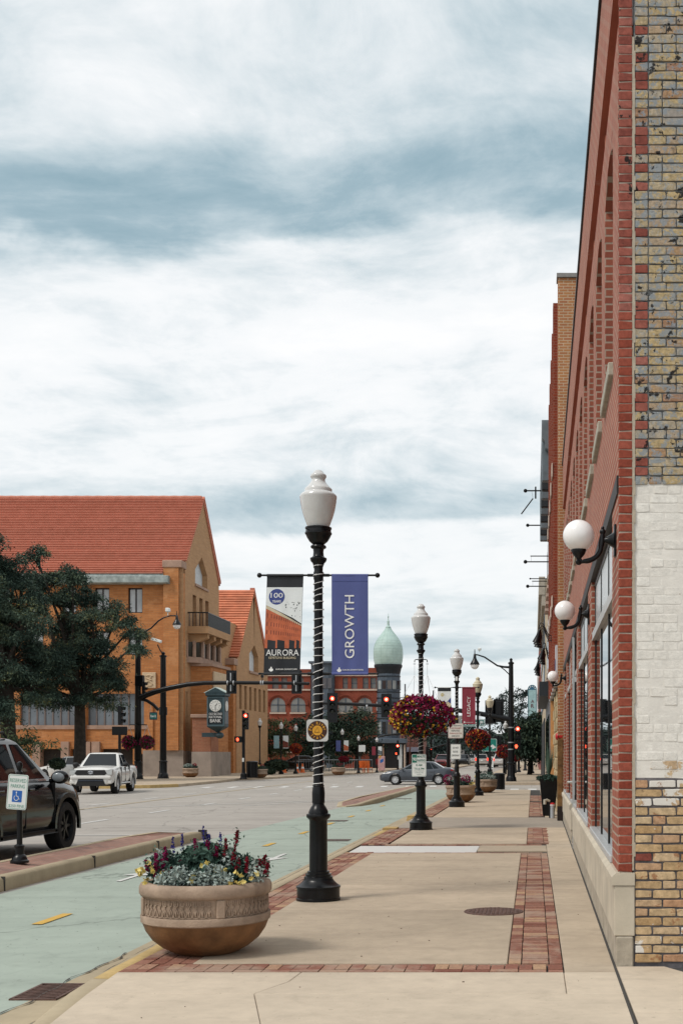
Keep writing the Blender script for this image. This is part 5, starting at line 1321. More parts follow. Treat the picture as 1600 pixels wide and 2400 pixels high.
for x0, x1, z0, z1 in ribs:
    f = MB(); n = 7
    for i in range(n+1): xx = x0+(x1-x0)*i/n; f.box(xx-.05,xx+.05,BY+.2,BY+.3,z0,z1)
    f = ob('ribbon_window', f, mat('mullion_grey', (.16,.13,.12), .6))
    for i in range(n): obj('pane', MB().box(x0+(x1-x0)*i/n+.05,x0+(x1-x0)*(i+1)/n-.05,BY+.25,BY+.26,z0,z1), sky_glass, f)
    ob('stone_sill', MB().box(x0-.3,x1+.3,BY-.07,BY+.3,z0-.28,z0-.002), bk_pink)
for x0, x1, z0, z1 in low: ob('dark_opening', MB().box(x0,x1,BY+.45,BY+.48,z0,z1), mat('bank_recess', (.03,.024,.02), .8))
for px in (88, 155, 205, 227):
    ob('stone_post', MB().cbox(fw(px)-.28,fw(px)+.28,BY-.2,BY+.45,-.1,2.45,.02), bk_pink)
ob('brick_pilaster', MB().box(fw(180),fw(204),BY-.25,BY-.002,2.5,7.2), bk_wall)
ob('brick_pilaster', MB().box(fw(338)+.25,fw(360),BY-.12,BY-.002,-.1,5.2), bk_wall)
ob('stone_base', MB().box(fw(336)+.02,BX+.06,BY-.13,BY-.002,-.1,1.85), bk_grey)
# relief panel
pn = ob('relief_panel', MB().cbox(fw(335),fw(367),BY-.12,BY-.002,fz(1613),fz(1576),.03), mat('relief_stone', (.55,.42,.28), .85, 0, .1, 4))
cx, cz = fw(351), fz(1594.5)
obj('figure', MB().tube([(cx-.25,BY-.13,cz+.32),(cx,BY-.14,cz+.36),(cx+.28,BY-.13,cz+.3)], .05, 6).tube([(cx-.2,BY-.13,cz+.15),(cx,BY-.13,cz+.05),(cx+.2,BY-.13,cz-.0)], .045, 6).tube([(cx-.25,BY-.13,cz-.1),(cx+.05,BY-.13,cz-.05),(cx+.25,BY-.13,cz-.3)], .05, 6).tube([(cx-.1,BY-.13,cz-.38),(cx+.2,BY-.13,cz-.36)], .04, 6).sphere((cx+.12,BY-.12,cz+.2),.08,8,6), mat('relief_stone', (.55,.42,.28), .85), pn, smooth=60)
# gutter and eave
ob('gutter', MB().prism([(BY-.75,13.42),(BY-.75,13.85),(BY-.70,13.9),(BY-.1,13.9),(BY-.1,13.35),(BY-.6,13.35)], XL, fw(402), 'x'), copper)
ob('gutter_flashing', MB().prism([(BY-.45,13.9),(BY-.45,14.08),(BY-.1,14.2),(BY-.1,13.9)], XL, fw(386.7), 'x'), copper)
# front slope: every course of tiles is its own piece, overlapping the next
y0, z0, y1, z1 = BY-.45, 14.05, RY, RIDGE
nc = 44
for k in range(nc):
    f0, f1 = k/nc, (k+1)/nc
    xa = XL; xr = BX+.15 if (z0+(z1-z0)*f0) > 14.95 else fw(386.7)-.02
    ya, yb, za, zb = y0+(y1-y0)*f0, y0+(y1-y0)*f1, z0+(z1-z0)*f0, z0+(z1-z0)*f1
    ny, nz = -(z1-z0), (y1-y0); L = math.hypot(ny, nz); ny /= L; nz /= L
    g = MB(); t_ = .13
    g.prism([(ya,za),(ya+ny*t_,za+nz*t_),(yb+ny*.02,zb+nz*.02),(yb,zb)], xa, xr, 'x')
    ob('tile_course', g, tile_m)
g = MB()
for k in range(96): g.lathe([(.16,0),(.15,.4)], 8, (0,0,0)).rot(Matrix.Identity(4), len(g.v))
ob('ridge_tiles', MB().tube([(XL+.4*k, RY, RIDGE+.06+.02*(k % 2)) for k in range(int((BX+.2-XL)/.4)+1)], .16, 8), tile_m)
# corner tower cap
ob('corner_pilaster', MB().box(fw(386.7),BX-.22,BY-.35,BY-.002,1.85,14.5).box(fw(386.7),BX-.22,BY,BY+.6,14.2,14.5), bk_wall)
ob('pilaster_cap', MB().cbox(fw(386.7)-.06,BX+.06,BY-.42,BY+.7,14.5,15.0,.04), bk_pink)
ob('corner_band', MB().box(BX-.215,BX+.04,BY-.10,BY-.004,1.85,14.5), bk_gable)
# gable end looking to the street
GX = BX
gz = lambda py, Y: azz(py, Y)
def gable(par, X, ya, yb, ym, ze, zr, holes, m, th=.5, zb=-.1):
    """gable wall with rectangular openings and one pointed opening"""
    g = MB(); top = max([h[3] for h in holes]+[ze*0]); 
    zs = sorted({zb, ze} | {h[2] for h in holes if h[3] <= ze} | {h[3] for h in holes if h[3] <= ze})
    for a, b in zip(zs, zs[1:]):
        hs = sorted([h for h in holes if h[2] <= a+1e-6 and h[3] >= b-1e-6]); y = ya
        for h in hs:
            if h[0] > y: g.box(X-th, X, y, h[0], a, b)
            y = h[1]
        if y < yb: g.box(X-th, X, y, yb, a, b)
    return g
gh = [(85.4,86.3,10.6,13.0),(87.1,87.95,10.6,13.0),(88.7,89.6,10.6,13.0),(83.35,83.65,3.5,6.0),(83.85,84.15,3.5,6.0)]
pw = (86.0,89.2,13.87,14.9,87.75,16.05)   # pentagon window: y0,y1,z0,zshoulder,ymid,zapex
g = gable(bank, GX, BY+.5, BY2, RY, 13.87, RIDGE, gh, bk_gable)
th = .5
# upper triangle in pieces round the pentagon
def rz_(y): return EAVE+(RIDGE-EAVE)*(1-abs(y-RY)/(RY-BY-.0)) -.42 if y <= RY-.01 else EAVE+(RIDGE-EAVE)*(1-(y-RY)/(BY2-RY))-.1
g.prism([(BY+.5,13.87),(pw[0],13.87),(pw[0],rz_(pw[0])),(BY+.5,rz_(BY+.5))], GX-th, GX, 'x')
g.prism([(pw[1],13.87),(BY2,13.87),(BY2,EAVE),(pw[1],rz_(pw[1]))], GX-th, GX, 'x')
g.prism([(pw[0],pw[3]),(pw[4],pw[5]),(pw[4],rz_(pw[4])),(pw[0],rz_(pw[0]))], GX-th, GX, 'x')
g.prism([(pw[4],pw[5]),(pw[1],pw[3]),(pw[1],rz_(pw[1])),(RY,RIDGE-.12),(pw[4],rz_(pw[4]))], GX-th, GX, 'x')
ob('gable_wall', g, bk_gable)
ob('pointed_window', MB().prism([(pw[0],pw[2]),(pw[1],pw[2]),(pw[1],pw[3]),(pw[4],pw[5]),(pw[0],pw[3])], GX-.4, GX-.38, 'x'), mat('curtain_white', (.55,.58,.60), .7))
ob('pointed_sill', MB().box(GX-.02,GX+.1,pw[0]-.1,pw[1]+.1,pw[2]-.18,pw[2]-.004), bk_pink)
for h in gh: ob('slit_window', MB().box(GX-.42,GX-.40,h[0],h[1],h[2],h[3]), mat('bank_recess_red', (.16,.05,.02), .5))
ob('gable_coping', MB().prism([(RY-.1,RIDGE-.1),(RY,RIDGE-.02),(BY2+.12,EAVE-.12),(BY2+.12,EAVE+.06),(RY,RIDGE+.16),(RY-.1,RIDGE+.05)], GX-.3, GX+.14, 'x'), tile_m)
# balcony with railing
bxo = -22.85
ob('balcony_slab', MB().box(GX+.002,bxo,84.1,90.4,10.1,10.6), bk_gable)
for k in range(4): ob('corbel', MB().prism([(GX+.002,10.098),(bxo-.15,10.098),(bxo-.15,9.8),(bxo-.7,9.55),(GX+.002,9.4)], 84.5+1.75*k, 85.0+1.75*k, 'y'), bk_gable)
rail = ob('railing', MB().tube([(GX,84.15,11.56),(bxo-.05,84.15,11.56),(bxo-.05,90.35,11.56),(GX,90.35,11.56)], .05, 6), black)
for k in range(6): obj('baluster', MB().box(-.02,.02,-.02,.02,10.6,11.54), black, rail, (GX+.12+.24*k,84.15,0))
for k in range(32): obj('baluster', MB().box(-.02,.02,-.035,.035,10.6,11.54), black, rail, (bxo-.05,84.3+.195*k,0))
obj('rail_panel', MB().box(-.02,-.006,84.3,90.3,10.7,11.5), mat('rail_mesh', (.002,.0025,.003), .9, spec=.0), rail, (bxo-.05,0,0))
# oriel with five narrow windows, and the bay under it
ob('oriel_band', MB().prism([(GX,83.9),(GX+.75,84.7),(GX+.9,90.0),(GX,90.6)], 8.05, 8.45, 'z'), bk_pink)
for k, (x, y) in enumerate(((GX+.05,83.95),(GX+.45,84.45),(GX+.8,85.3),(GX+.84,86.7),(GX+.87,88.1),(GX+.9,89.5))):
    ob('oriel_mullion', MB().box(x-.14,x+.02,y-.16,y+.16,8.45,9.6), bk_pink)
ob('oriel_glass', MB().prism([(GX+.02,84.0),(GX+.66,84.8),(GX+.78,89.9),(GX+.02,90.4)], 8.45,9.5,'z'), mat('oriel_glass', (.02,.014,.008), .15))
ob('lower_bay', MB().prism([(GX+.002,84.9),(-22.9,85.1),(-22.75,89.2),(GX+.002,89.6)], -.1, 7.85, 'z'), bk_wall)
ob('bay_cap', MB().prism([(GX+.002,84.7),(-22.75,84.95),(-22.6,89.4),(GX+.002,89.8)], 7.852, 8.048, 'z'), bk_pink)
ob('carved_panel', MB().cbox(-22.88,-22.70,85.3,88.9,5.2,7.5,.05), mat('relief_stone', (.55,.42,.28), .85))
ob('bay_stone_base', MB().prism([(GX+.002,84.75),(-22.75,84.95),(-22.6,89.4),(GX+.002,89.8)], -.1, 1.75, 'z'), bk_grey)
ob('gable_stone_base', MB().box(GX-.002,GX+.05,BY-.12,84.7,-.1,1.8), bk_grey)
ob('clock_pier', MB().cbox(-23.55,-22.25,82.6,84.6,1.75,4.1,.02), brickmat('pier_brick', (.36,.15,.085), (.31,.12,.07), (.33,.19,.12), 'auto', .42, .10, .01))
ob('clock_pier_base', MB().cbox(-23.58,-22.22,82.57,84.6,-.1,1.748,.02), bk_grey)
ob('clock_pier_cap', MB().cbox(-23.65,-22.15,82.5,84.7,4.102,4.35,.03), bk_pink)
ob('back_mass', MB().box(-62,BX-.7,RY,107,-.1,12.5), bk_gable)
# back slope
ob('back_slope', MB().prism([(RY,RIDGE),(BY2,EAVE),(BY2,EAVE-.3),(RY,RIDGE-.3)], XL, BX+.1, 'x'), tile_m)
# --- second gable
GY0, GY1, GYM, GE, GR = 98.0, 109.5, 103.9, 9.75, 15.85
b2 = thing('gable_building', 'smaller gabled brick wing with pale orange tile roof right of the bank', 'building', (0,0,0))
nw = [(98.9+1.75*k, 99.75+1.75*k, 5.35, 7.35) for k in range(6)]
pw2 = (102.4,105.7,8.75,10.2,104.3,11.1)
g = gable(b2, GX+.0, GY0, GY1, GYM, pw2[2], GR, nw, bk_gable)
def r2(y): return GE+(GR-GE)*(1-abs(y-GYM)/(GYM-GY0))-.55 if y <= GYM else GE+(GR-GE)*(1-(y-GYM)/(GY1-GYM))
g.prism([(GY0,pw2[2]),(pw2[0],pw2[2]),(pw2[0],r2(pw2[0])),(GY0,GE-.55)], GX-th, GX, 'x'); g.prism([(pw2[1],pw2[2]),(GY1,pw2[2]),(GY1,GE),(pw2[1],r2(pw2[1]))], GX-th, GX, 'x')
g.prism([(pw2[0],pw2[3]),(pw2[4],pw2[5]),(pw2[4],r2(pw2[4])),(pw2[0],r2(pw2[0]))], GX-th, GX, 'x'); g.prism([(pw2[4],pw2[5]),(pw2[1],pw2[3]),(pw2[1],r2(pw2[1])),(GYM+.01,r2(GYM+.01)),(pw2[4]-.41,r2(GYM))], GX-th, GX, 'x')
obj('gable_wall', g, bk_gable, b2)
obj('front_wall', MB().box(-40,GX-.5,GY0,GY0+.5,-.1,GE-.4), bk_wall, b2)
obj('front_pilaster', MB().cbox(GX-1.6,GX-.05,GY0-.8,GY0-.005,-.1,GE-.9,.03), bk_wall, b2); obj('pilaster_cap', MB().cbox(GX-1.7,GX+.05,GY0-.9,GY0+.3,GE-.9,GE-.35,.04), bk_pink, b2)
obj('pointed_window', MB().prism([(pw2[0],pw2[2]),(pw2[1],pw2[2]),(pw2[1],pw2[3]),(pw2[4],pw2[5]),(pw2[0],pw2[3])], GX-.42, GX-.40, 'x'), mat('curtain_white', (.55,.58,.60), .7), b2)
obj('pointed_sill', MB().box(GX-.02,GX+.12,pw2[0]-.1,pw2[1]+.1,pw2[2]-.2,pw2[2]-.004), bk_pink, b2)
for h in nw: obj('slit_window', MB().box(GX-.42,GX-.40,h[0],h[1],h[2],h[3]), mat('bank_recess', (.03,.024,.02), .5), b2)
y0, z0, y1, z1 = GY0-.4, GE-.9, GYM, GR
for k in range(30):
    f0, f1 = k/30, (k+1)/30; ya, yb, za, zb = y0+(y1-y0)*f0, y0+(y1-y0)*f1, z0+(z1-z0)*f0, z0+(z1-z0)*f1
    obj('tile_course', MB().prism([(ya,za),(ya-.07,za+.07),(yb-.012,zb+.012),(yb,zb)], -42, GX+.12 if za > GE-.3 else GX-1.75, 'x'), tile_m2, b2)
obj('back_slope', MB().prism([(GYM,GR),(GY1,GE),(GY1,GE-.3),(GYM,GR-.3)], -42, GX+.1, 'x'), tile_m2, b2)
obj('gable_coping', MB().prism([(GYM,GR+.02),(GY1+.12,GE-.1),(GY1+.12,GE+.1),(GYM,GR+.2)], GX-.3, GX+.12, 'x'), tile_m, b2)
obj('lead_gutter', MB().prism([(GY0-.6,GE-1.25),(GY0-.6,GE-.95),(GY0-.1,GE-.95),(GY0-.1,GE-1.25)], -42, GX-1.7, 'x'), copper, b2)

# --- street clock with the bank's name
clk = thing('street_clock', 'dark green street clock lettered OLD SECOND NATIONAL BANK by the bank', 'clock', (ax(505.5,81.6), 81.6, 0))
cg = mat('clock_green', (.03,.055,.065), .45, 0, .15, 3); z_ = lambda py: azz(py, 81.6)
wd = .60
obj('case', MB().cbox(-wd,wd,-.0,1.15,z_(1704),z_(1631),.04), cg, clk)
obj('cornice', MB().cbox(-wd-.09,wd+.09,-.09,1.24,z_(1631)+.002,z_(1624),.03), cg, clk)
obj('pediment', MB().prism([(-wd-.12,z_(1624)+.002),(wd+.12,z_(1624)+.002),(0,z_(1611.5))], -.10, 1.25, 'y'), cg, clk)
obj('pediment_roof', MB().prism([(-wd-.2,z_(1623)),(0,z_(1610)),(wd+.2,z_(1623)),(wd+.12,z_(1624.5)),(0,z_(1611.3)),(-wd-.12,z_(1624.5))], -.02, 1.28, 'y'), mat('pale_copper', (.50,.58,.54), .6, 0, .15), clk)
obj('case_bottom', MB().lathe([(.12,z_(1716)),(.35,z_(1711)),(.78,z_(1704)-.002)], 4, (0,.575,0), R(45)), cg, clk)
obj('bracket', MB().sphere((.15,.5,z_(1723)), .3, 12, 8, (1,1,.75)).box(-1.05,-.1,.4,.7,z_(1727),z_(1717)), cg, clk)
obj('panel_frame', MB().box(-wd+.02,-wd+.09,-.03,-.002,z_(1702),z_(1633)).box(wd-.09,wd-.02,-.03,-.002,z_(1702),z_(1633)).box(-wd+.09,wd-.09,-.03,-.002,z_(1702),z_(1700)).box(-wd+.09,wd-.09,-.03,-.002,z_(1635),z_(1633)), mat('clock_green_light', (.08,.13,.15), .45), clk)
fc = obj('dial', MB().lathe([(.40,0),(.40,.03),(.37,.04),(.001,.04)], 36).rot(Matrix.Translation((0,-.003,z_(1654))) @ Matrix.Rotation(R(90),4,'X')), mat('dial_white', (.66,.66,.63), .5), clk)
for k in range(12):
    a = 2*math.pi*k/12; obj('numeral', MB().box(-.014,.014,-.052,-.045,.27,.34), ink, fc, (0,0,z_(1654)), (0,a,0))
obj('hour_hand', MB().box(-.018,.018,-.058,-.053,-.03,.20), ink, fc, (0,0,z_(1654)), (0,R(40),0)); obj('minute_hand', MB().box(-.014,.014,-.066,-.060,-.03,.30), ink, fc, (0,0,z_(1654)), (0,R(182),0))
obj('name_panel', MB().box(-wd+.1,wd-.1,-.008,-.001,z_(1696),z_(1668)), mat('clock_black', (.008,.012,.016), .4), clk)
for s_, w_, h_, py in (('OLD SECOND', .88, .16, 1673), ('NATIONAL', .88, .16, 1680.3), ('BANK', .74, .23, 1689)): text(s_, w_, h_, bw, clk, (0,-.012,z_(py)), bold=.0, ext=.003)
# side dial
fc = obj('side_dial', MB().lathe([(.36,0),(.36,.03),(.001,.035)], 28).rot(Matrix.Translation((wd+.003,.575,z_(1654))) @ Matrix.Rotation(R(90),4,'Y')), mat('dial_white', (.66,.66,.63), .5), clk)
obj('side_name_panel', MB().box(wd+.001,wd+.01,.1,1.05,z_(1696),z_(1668)), mat('clock_grey', (.10,.13,.15), .4), clk)

# ================================================================== far red brick house with the grey turret
FY = 132.0; s1 = FY/2800
fx = lambda px: ax(px, FY); fzz = lambda py: azz(py, FY)
red2 = brickmat('far_red_brick', (.26,.055,.028), (.22,.045,.025), (.25,.10,.07), 'auto', .22, .075, .008, .3, 0, None, .85, .2)
grey_p = mat('grey_painted_metal', (.075,.10,.13), .55, 0, .12, 1.2); grey_d = mat('dark_grey_trim', (.012,.018,.024), .5); cream = mat('cream_trim', (.50,.40,.33), .8)
rh = thing('brick_commercial_house', 'red brick house front with arched windows behind the far trees', 'building', (0,0,0))
hol = []
for px0, px1 in ((638,653),(660,673),(699,712),(803,815),(823,837),(850,863),(868,881)): hol.append((fx(px0),fx(px1),fzz(1614),fzz(1588)))
wall_with_holes('front_wall', fx(620), fx(728), -.1, fzz(1568), hol[:3]+[(fx(632),fx(676),fzz(1790),fzz(1745))], FY, .4, red2, rh)
wall_with_holes('front_wall', fx(785), fx(884), -.1, fzz(1565), hol[3:]+[(fx(800),fx(872),fzz(1795),fzz(1750))], FY, .4, red2, rh)
for h in hol:
    f = obj('window', MB().box(h[0],h[0]+.06,FY+.14,FY+.2,h[2],h[3]).box(h[1]-.06,h[1],FY+.14,FY+.2,h[2],h[3]).box(h[0],h[1],FY+.14,FY+.2,(h[2]+h[3])/2-.04,(h[2]+h[3])/2+.04), grey_p, rh)
    obj('pane', MB().box(h[0],h[1],FY+.17,FY+.18,h[2],h[3]), glassy('far_glass', (.20,.21,.21), .1), f)
for a, b, py in ((620,728,1583),(785,884,1583),(620,728,1617),(785,884,1617),(620,728,1763),(785,884,1763)):
    obj('stone_band', MB().box(fx(a),fx(b),FY-.12,FY-.004,fzz(py+1.5),fzz(py-2.2)), cream, rh)
for px in (652, 699, 810, 855):
    n = 14; r0, r1 = 17*s1, 25*s1; zc = fzz(1652)
    for q in range(3):
        ra, rb = r0+(r1-r0)*q/3, r0+(r1-r0)*(q+1)/3-.03
        p = [(fx(px)+rb*math.cos(math.pi*i/n), zc+rb*math.sin(math.pi*i/n)) for i in range(n+1)]+[(fx(px)+ra*math.cos(math.pi*(n-i)/n), zc+ra*math.sin(math.pi*(n-i)/n)) for i in range(n+1)]
        obj('arch_ring', MB().prism(p, FY-.08-.06*q, FY-.003, 'y'), red2, rh)
    p = [(fx(px)+r0*math.cos(math.pi*i/n), zc+r0*math.sin(math.pi*i/n)) for i in range(n+1)]
    aw = obj('arched_window', MB().prism([(fx(px)-r0,fzz(1669))]+[(fx(px)+r0,fzz(1669))]+p, FY-.03, FY-.004, 'y'), glassy('far_glass2', (.25,.26,.26), .1), rh)
    obj('arch_mullion', MB().box(fx(px)-.06,fx(px)+.06,FY-.07,FY-.031,fzz(1669),zc+r0).box(fx(px)-r0,fx(px)+r0,FY-.07,FY-.031,zc-.05,zc+.05), grey_p, aw)
    obj('arch_sill', MB().box(fx(px)-r0-.1,fx(px)+r0+.1,FY-.15,FY-.004,fzz(1673),fzz(1669.5)), cream, rh)
# grey oriel between the brick parts
obj('oriel', MB().prism([(fx(728)+.0,FY+.2),(fx(732),FY-.5),(fx(742),FY-.8),(fx(772),FY-.8),(fx(781),FY-.5),(fx(785),FY+.2)], -.1, fzz(1556), 'z'), grey_p, rh)
for px0, px1 in ((733,743),(745,756),(758,769),(771,780)):
    for a, b in ((1590,1614),(1640,1662)): obj('oriel_window', MB().box(fx(px0),fx(px1),FY-.86,FY-.81 if 742 < px0 < 770 else FY-.55,fzz(b),fzz(a)), glassy('far_glass3', (.12,.14,.16), .08), rh)
obj('oriel_cornice', MB().box(fx(727),fx(786),FY-1.0,FY+.2,fzz(1556)+.002,fzz(1551)), grey_p, rh)
obj('roof_block', MB().box(fx(620),fx(884),FY+.4,FY+14,-.1,fzz(1572)), red2, rh)
tu = thing('turret_house', 'grey corner turret with a pale green onion dome', 'building', (fx(908), FY+.6, 0))
rT = 28*s1
obj('wall', MB().lathe([(rT,0),(rT,fzz(1579))], 16), grey_p, tu)
obj('cornice', MB().lathe([(rT,fzz(1579)),(rT*1.04,fzz(1574)),(rT*1.10,fzz(1566)),(rT*1.18,fzz(1562)),(rT*1.18,fzz(1557)),(.1,fzz(1556))], 24), grey_d, tu, smooth=30)
dome_m = mat('dome_copper', (.38,.52,.47), .6, 0, .08, 1.0, .1, 20, c2=(.45,.59,.55))
prof = [(31,1557),(33,1550),(34.3,1540),(34.6,1530),(34,1520),(32,1510),(28.5,1502),(23.5,1494),(18,1487),(12.5,1480),(8.5,1475),(6,1470)]
dm = obj('dome', MB().lathe([(r*s1,fzz(p)) for r, p in prof], 16), dome_m, tu, smooth=25)
for k in range(9):
    py = 1553-k*6.5
    rr_ = np.interp(-py, [-p for _, p in prof], [r for r, _ in prof])*s1
    obj('dome_seam', MB().lathe([(rr_+.005,-.02),(rr_+.02,0),(rr_+.005,.02)], 16, (0,0,fzz(py)), cap=False), dome_m, dm)
for k in range(16):
    a = 2*math.pi*k/16; obj('dome_rib', MB().tube([(r*s1*math.cos(a)*1.0, r*s1*math.sin(a)*1.0, fzz(p)) for r, p in prof], .014, 5), dome_m, dm)
obj('finial', MB().lathe([(6*s1,fzz(1470)),(6.5*s1,fzz(1468)),(3*s1,fzz(1465)),(2.6*s1,fzz(1457)),(3*s1,fzz(1455)),(1.2*s1,fzz(1452)),(1.0*s1,fzz(1446)),(1.8*s1,fzz(1444)),(.5*s1,fzz(1441)),(.3*s1,fzz(1436))], 10), dome_m, tu, smooth=40)
for a0, a1 in ((1594,1617),(1643,1667),(1690,1722)):
    for k in range(7):
        a = R(-150+24*k*1.0)
        g = MB(); g.box(rT-.06,rT+.045,-.26,.26,fzz(a1),fzz(a0)).rot(Matrix.Rotation(a,4,'Z')); f = obj('window', g, grey_p, tu)
        g = MB(); g.box(rT+.046,rT+.06,-.21,.21,fzz(a1)+.08,fzz(a0)-.08).rot(Matrix.Rotation(a,4,'Z')); obj('pane', g, [glassy('turret_glass', (.03,.035,.04), .06), glassy('turret_glass2', (.14,.12,.11), .06), glassy('turret_glass3', (.35,.38,.38), .06)][(k+int(a0)) % 3], f)
for py in (1585,1622,1636,1672,1684): obj('band', MB().lathe([(rT+.01,-.05),(rT+.07,-.03),(rT+.07,.03),(rT+.01,.05)], 16, (0,0,fzz(py)), cap=False), grey_d, tu)
obj('shop_fascia', MB().cbox(-2.0,2.2,-1.9,-.6,fzz(1742),fzz(1731),.04), grey_p, tu); obj('shop_front', MB().box(-1.9,2.1,-1.5,-.6,-.1,fzz(1742)-.002), mat('shop_dark', (.012,.012,.014), .3), tu)
for x, w_, m in ((-.4,.12,bk_pink),(1.2,.5,painted_sky_glass),(1.9,.15,cream)): obj('shop_pier', MB().box(x,x+w_,-1.58,-1.502,-.1,fzz(1745)), m, tu)
# pink house beyond the turret
ph = thing('pink_brick_house', 'narrow pink brick house just right of the turret', 'building', (ax(960,150), 150, 0))
pkm = brickmat('pink_brick', (.30,.14,.12), (.26,.12,.10), (.30,.18,.15), 'auto'); pz = lambda py: azz(py, 150)
obj('wall', MB().box(-1.3,1.4,0,8,-.1,pz(1705)), pkm, ph)
for k in range(5): obj('pilaster', MB().box(-1.2+k*.5,-1.05+k*.5,-.12,-.003,pz(1745),pz(1708)), mat('pink_pilaster', (.33,.17,.15), .8), ph)
for k in range(2): f = obj('shop_window', MB().box(-1.1+1.3*k,-.1+1.3*k,-.06,-.003,.1,pz(1758)), dark_glass, ph); obj('awning', MB().prism([(-.12,pz(1757)),(-.7,pz(1762)),(-.12,pz(1751))], -1.15+1.3*k, -.05+1.3*k, 'x'), mat('awning_grey', (.20,.20,.24), .8), ph)
# ================================================================== the row of buildings beyond the storefront
or_brick = brickmat('orange_brick', (.42,.19,.075), (.36,.14,.065), (.50,.36,.24), 'auto', .21, .0695, .010, .6, 0, ((.16,.09,.07), 3.0, .64), .85, .25)
rd_brick = brickmat('deep_red_brick', (.28,.055,.025), (.22,.045,.025), (.28,.12,.08), 'auto', .21, .0695, .008, .5)
tan_stone = mat('rusticated_stone', (.40,.315,.19), .9, 0, .25, 3, .9, 8)
b2 = thing('tall_brick_building', 'taller orange and red brick building next past the storefront', 'building', (0,0,0))
F = .60
obj('side_wall', MB().box(F,9,29.1,29.5,0,13.2), or_brick, b2)
obj('parapet_cap', MB().box(F-.03,9,29.05,29.5,13.202,13.30), mat('weathered_cap', (.22,.21,.20), .9), b2)
obj('facade', MB().box(F+.04,F+.5,29.5,41,3.4,13.2), rd_brick, b2)
for k in range(5):
    y = 30.2+2.2*k
    obj('pilaster', MB().box(F-.10,F+.038,y,y+.45,3.4,13.0), rd_brick, b2)
    obj('stone_block', MB().cbox(F-.14,F-.102,y-.03,y+.48,8.6,8.95,.01).cbox(F-.14,F-.102,y-.03,y+.48,5.3,5.6,.01), cream, b2)
    for z0, z1 in ((5.8,8.3),(9.3,11.6)):
        f = obj('window', MB().box(F-.01,F+.037,y+.6,y+1.9,z0,z1), frame_blue, b2); obj('pane', MB().box(F-.02,F-.011,y+.7,y+1.8,z0+.1,z1-.1), dark_glass, f)
obj('ground_floor', MB().box(F+.1,F+.5,29.5,41,0,3.38), tan_stone, b2)
for k in range(6):
    for q in range(9): obj('stone', MB().cbox(F+.02+.03*((k+q) % 2),F+.12,29.55+1.5*k,29.55+1.5*k+.5,.02+.37*q,.37+.37*q,.03), tan_stone, b2)
obj('shop_fascia', MB().box(F-.05,F+.35,29.6,41,3.4,4.3), mat('fascia_white', (.55,.55,.58), .6), b2)
obj('fascia_stripe', MB().box(F-.06,F-.051,29.6,41,3.7,3.95), mat('fascia_blue', (.03,.04,.16), .6), b2)
obj('orange_trim', MB().box(F-.02,F+.1,40.2,40.6,0,3.38), mat('orange_trim', (.52,.26,.10), .7), b2)
b3 = thing('corniced_building', 'dark building with a heavy grey metal cornice past the tall brick one', 'building', (0,0,0))
F3 = .66
gm = mat('cornice_metal', (.15,.18,.20), .5, .2, .2, 2); gd = mat('cornice_dark', (.02,.025,.03), .6)
obj('facade', MB().box(F3,F3+8,41,53.6,0,11.6), rd_brick, b3)
CZ = azz(988,41.2)
obj('cornice', MB().prism([(F3,CZ-1.6),(F3-.12,CZ-1.55),(F3-.14,CZ-1.0),(F3-.25,CZ-.95),(F3-.26,CZ-.7),(F3-.36,CZ-.6),(F3-.37,CZ),(F3,CZ)], 41.0, 53.6, 'y'), gm, b3)
for k in range(9): obj('cornice_bracket', MB().cbox(F3-.36,F3-.02,41.4+1.45*k,41.7+1.45*k,CZ-2.0,CZ-.62,.03), gd if k % 2 else gm, b3)
for k in range(5):
    y = 42+2.35*k
    for z0, z1 in ((4.6,7.0),(7.9,10.3)):
        f = obj('window', MB().box(F3-.06,F3-.002,y,y+1.3,z0,z1), gd, b3); obj('pane', MB().box(F3-.07,F3-.061,y+.1,y+1.2,z0+.1,z1-.1), dark_glass, f); obj('sill', MB().box(F3-.16,F3-.002,y-.1,y+1.4,z0-.15,z0-.004), cream, f)
obj('shop_front', MB().box(F3-.10,F3-.002,41.2,53.4,0,3.6), mat('grey_siding', (.20,.21,.23), .7, 0, .2, 30), b3)
for k in range(4): obj('shop_pane', MB().box(F3-.12,F3-.101,41.8+3*k,44.2+3*k,.6,3.0), dark_glass, b3)
obj('shop_cornice', MB().box(F3-.45,F3-.002,41.2,53.4,3.602,4.1), gd, b3)
b4 = thing('cream_building', 'cream stone building with stepped cornice beyond the crossing', 'building', (0,0,0))
F4 = ax(1275,66)+.05
obj('facade', MB().box(F4,F4+9,66.5,96,0,azz(1353,66)), mat('cream_stone', (.48,.40,.29), .85, 0, .12, 1.5), b4)
obj('cornice', MB().box(F4-.35,F4-.002,66.4,96,azz(1353,66)-.9,azz(1353,66)+.1).box(F4-.2,F4-.002,66.45,96,azz(1353,66)-1.5,azz(1353,66)-.902), mat('cream_cornice', (.36,.32,.26), .85), b4)
for k in range(7):
    for z0, z1 in ((4.5,6.7),(7.6,9.6)): f = obj('window', MB().box(F4-.05,F4-.002,68+4*k,70+4*k,z0,z1), frame_blue, b4); obj('pane', MB().box(F4-.06,F4-.051,68.15+4*k,69.85+4*k,z0+.15,z1-.15), dark_glass, f)
obj('shop_front', MB().box(F4-.06,F4-.002,67,95,0,3.6), gd, b4)
b5 = thing('banded_building', 'distant red and white banded building at the end of the row', 'building', (0,0,0))
F5 = ax(1262,120)
obj('facade', MB().box(F5,F5+8,118,170,0,azz(1520,120)), mat('far_pink', (.27,.11,.095), .85, 0, .1, 1), b5)
for k in range(3): obj('white_band', MB().box(F5-.05,F5-.002,118,170,2.9+3.1*k,4.0+3.1*k), mat('far_white', (.55,.53,.50), .8), b5)
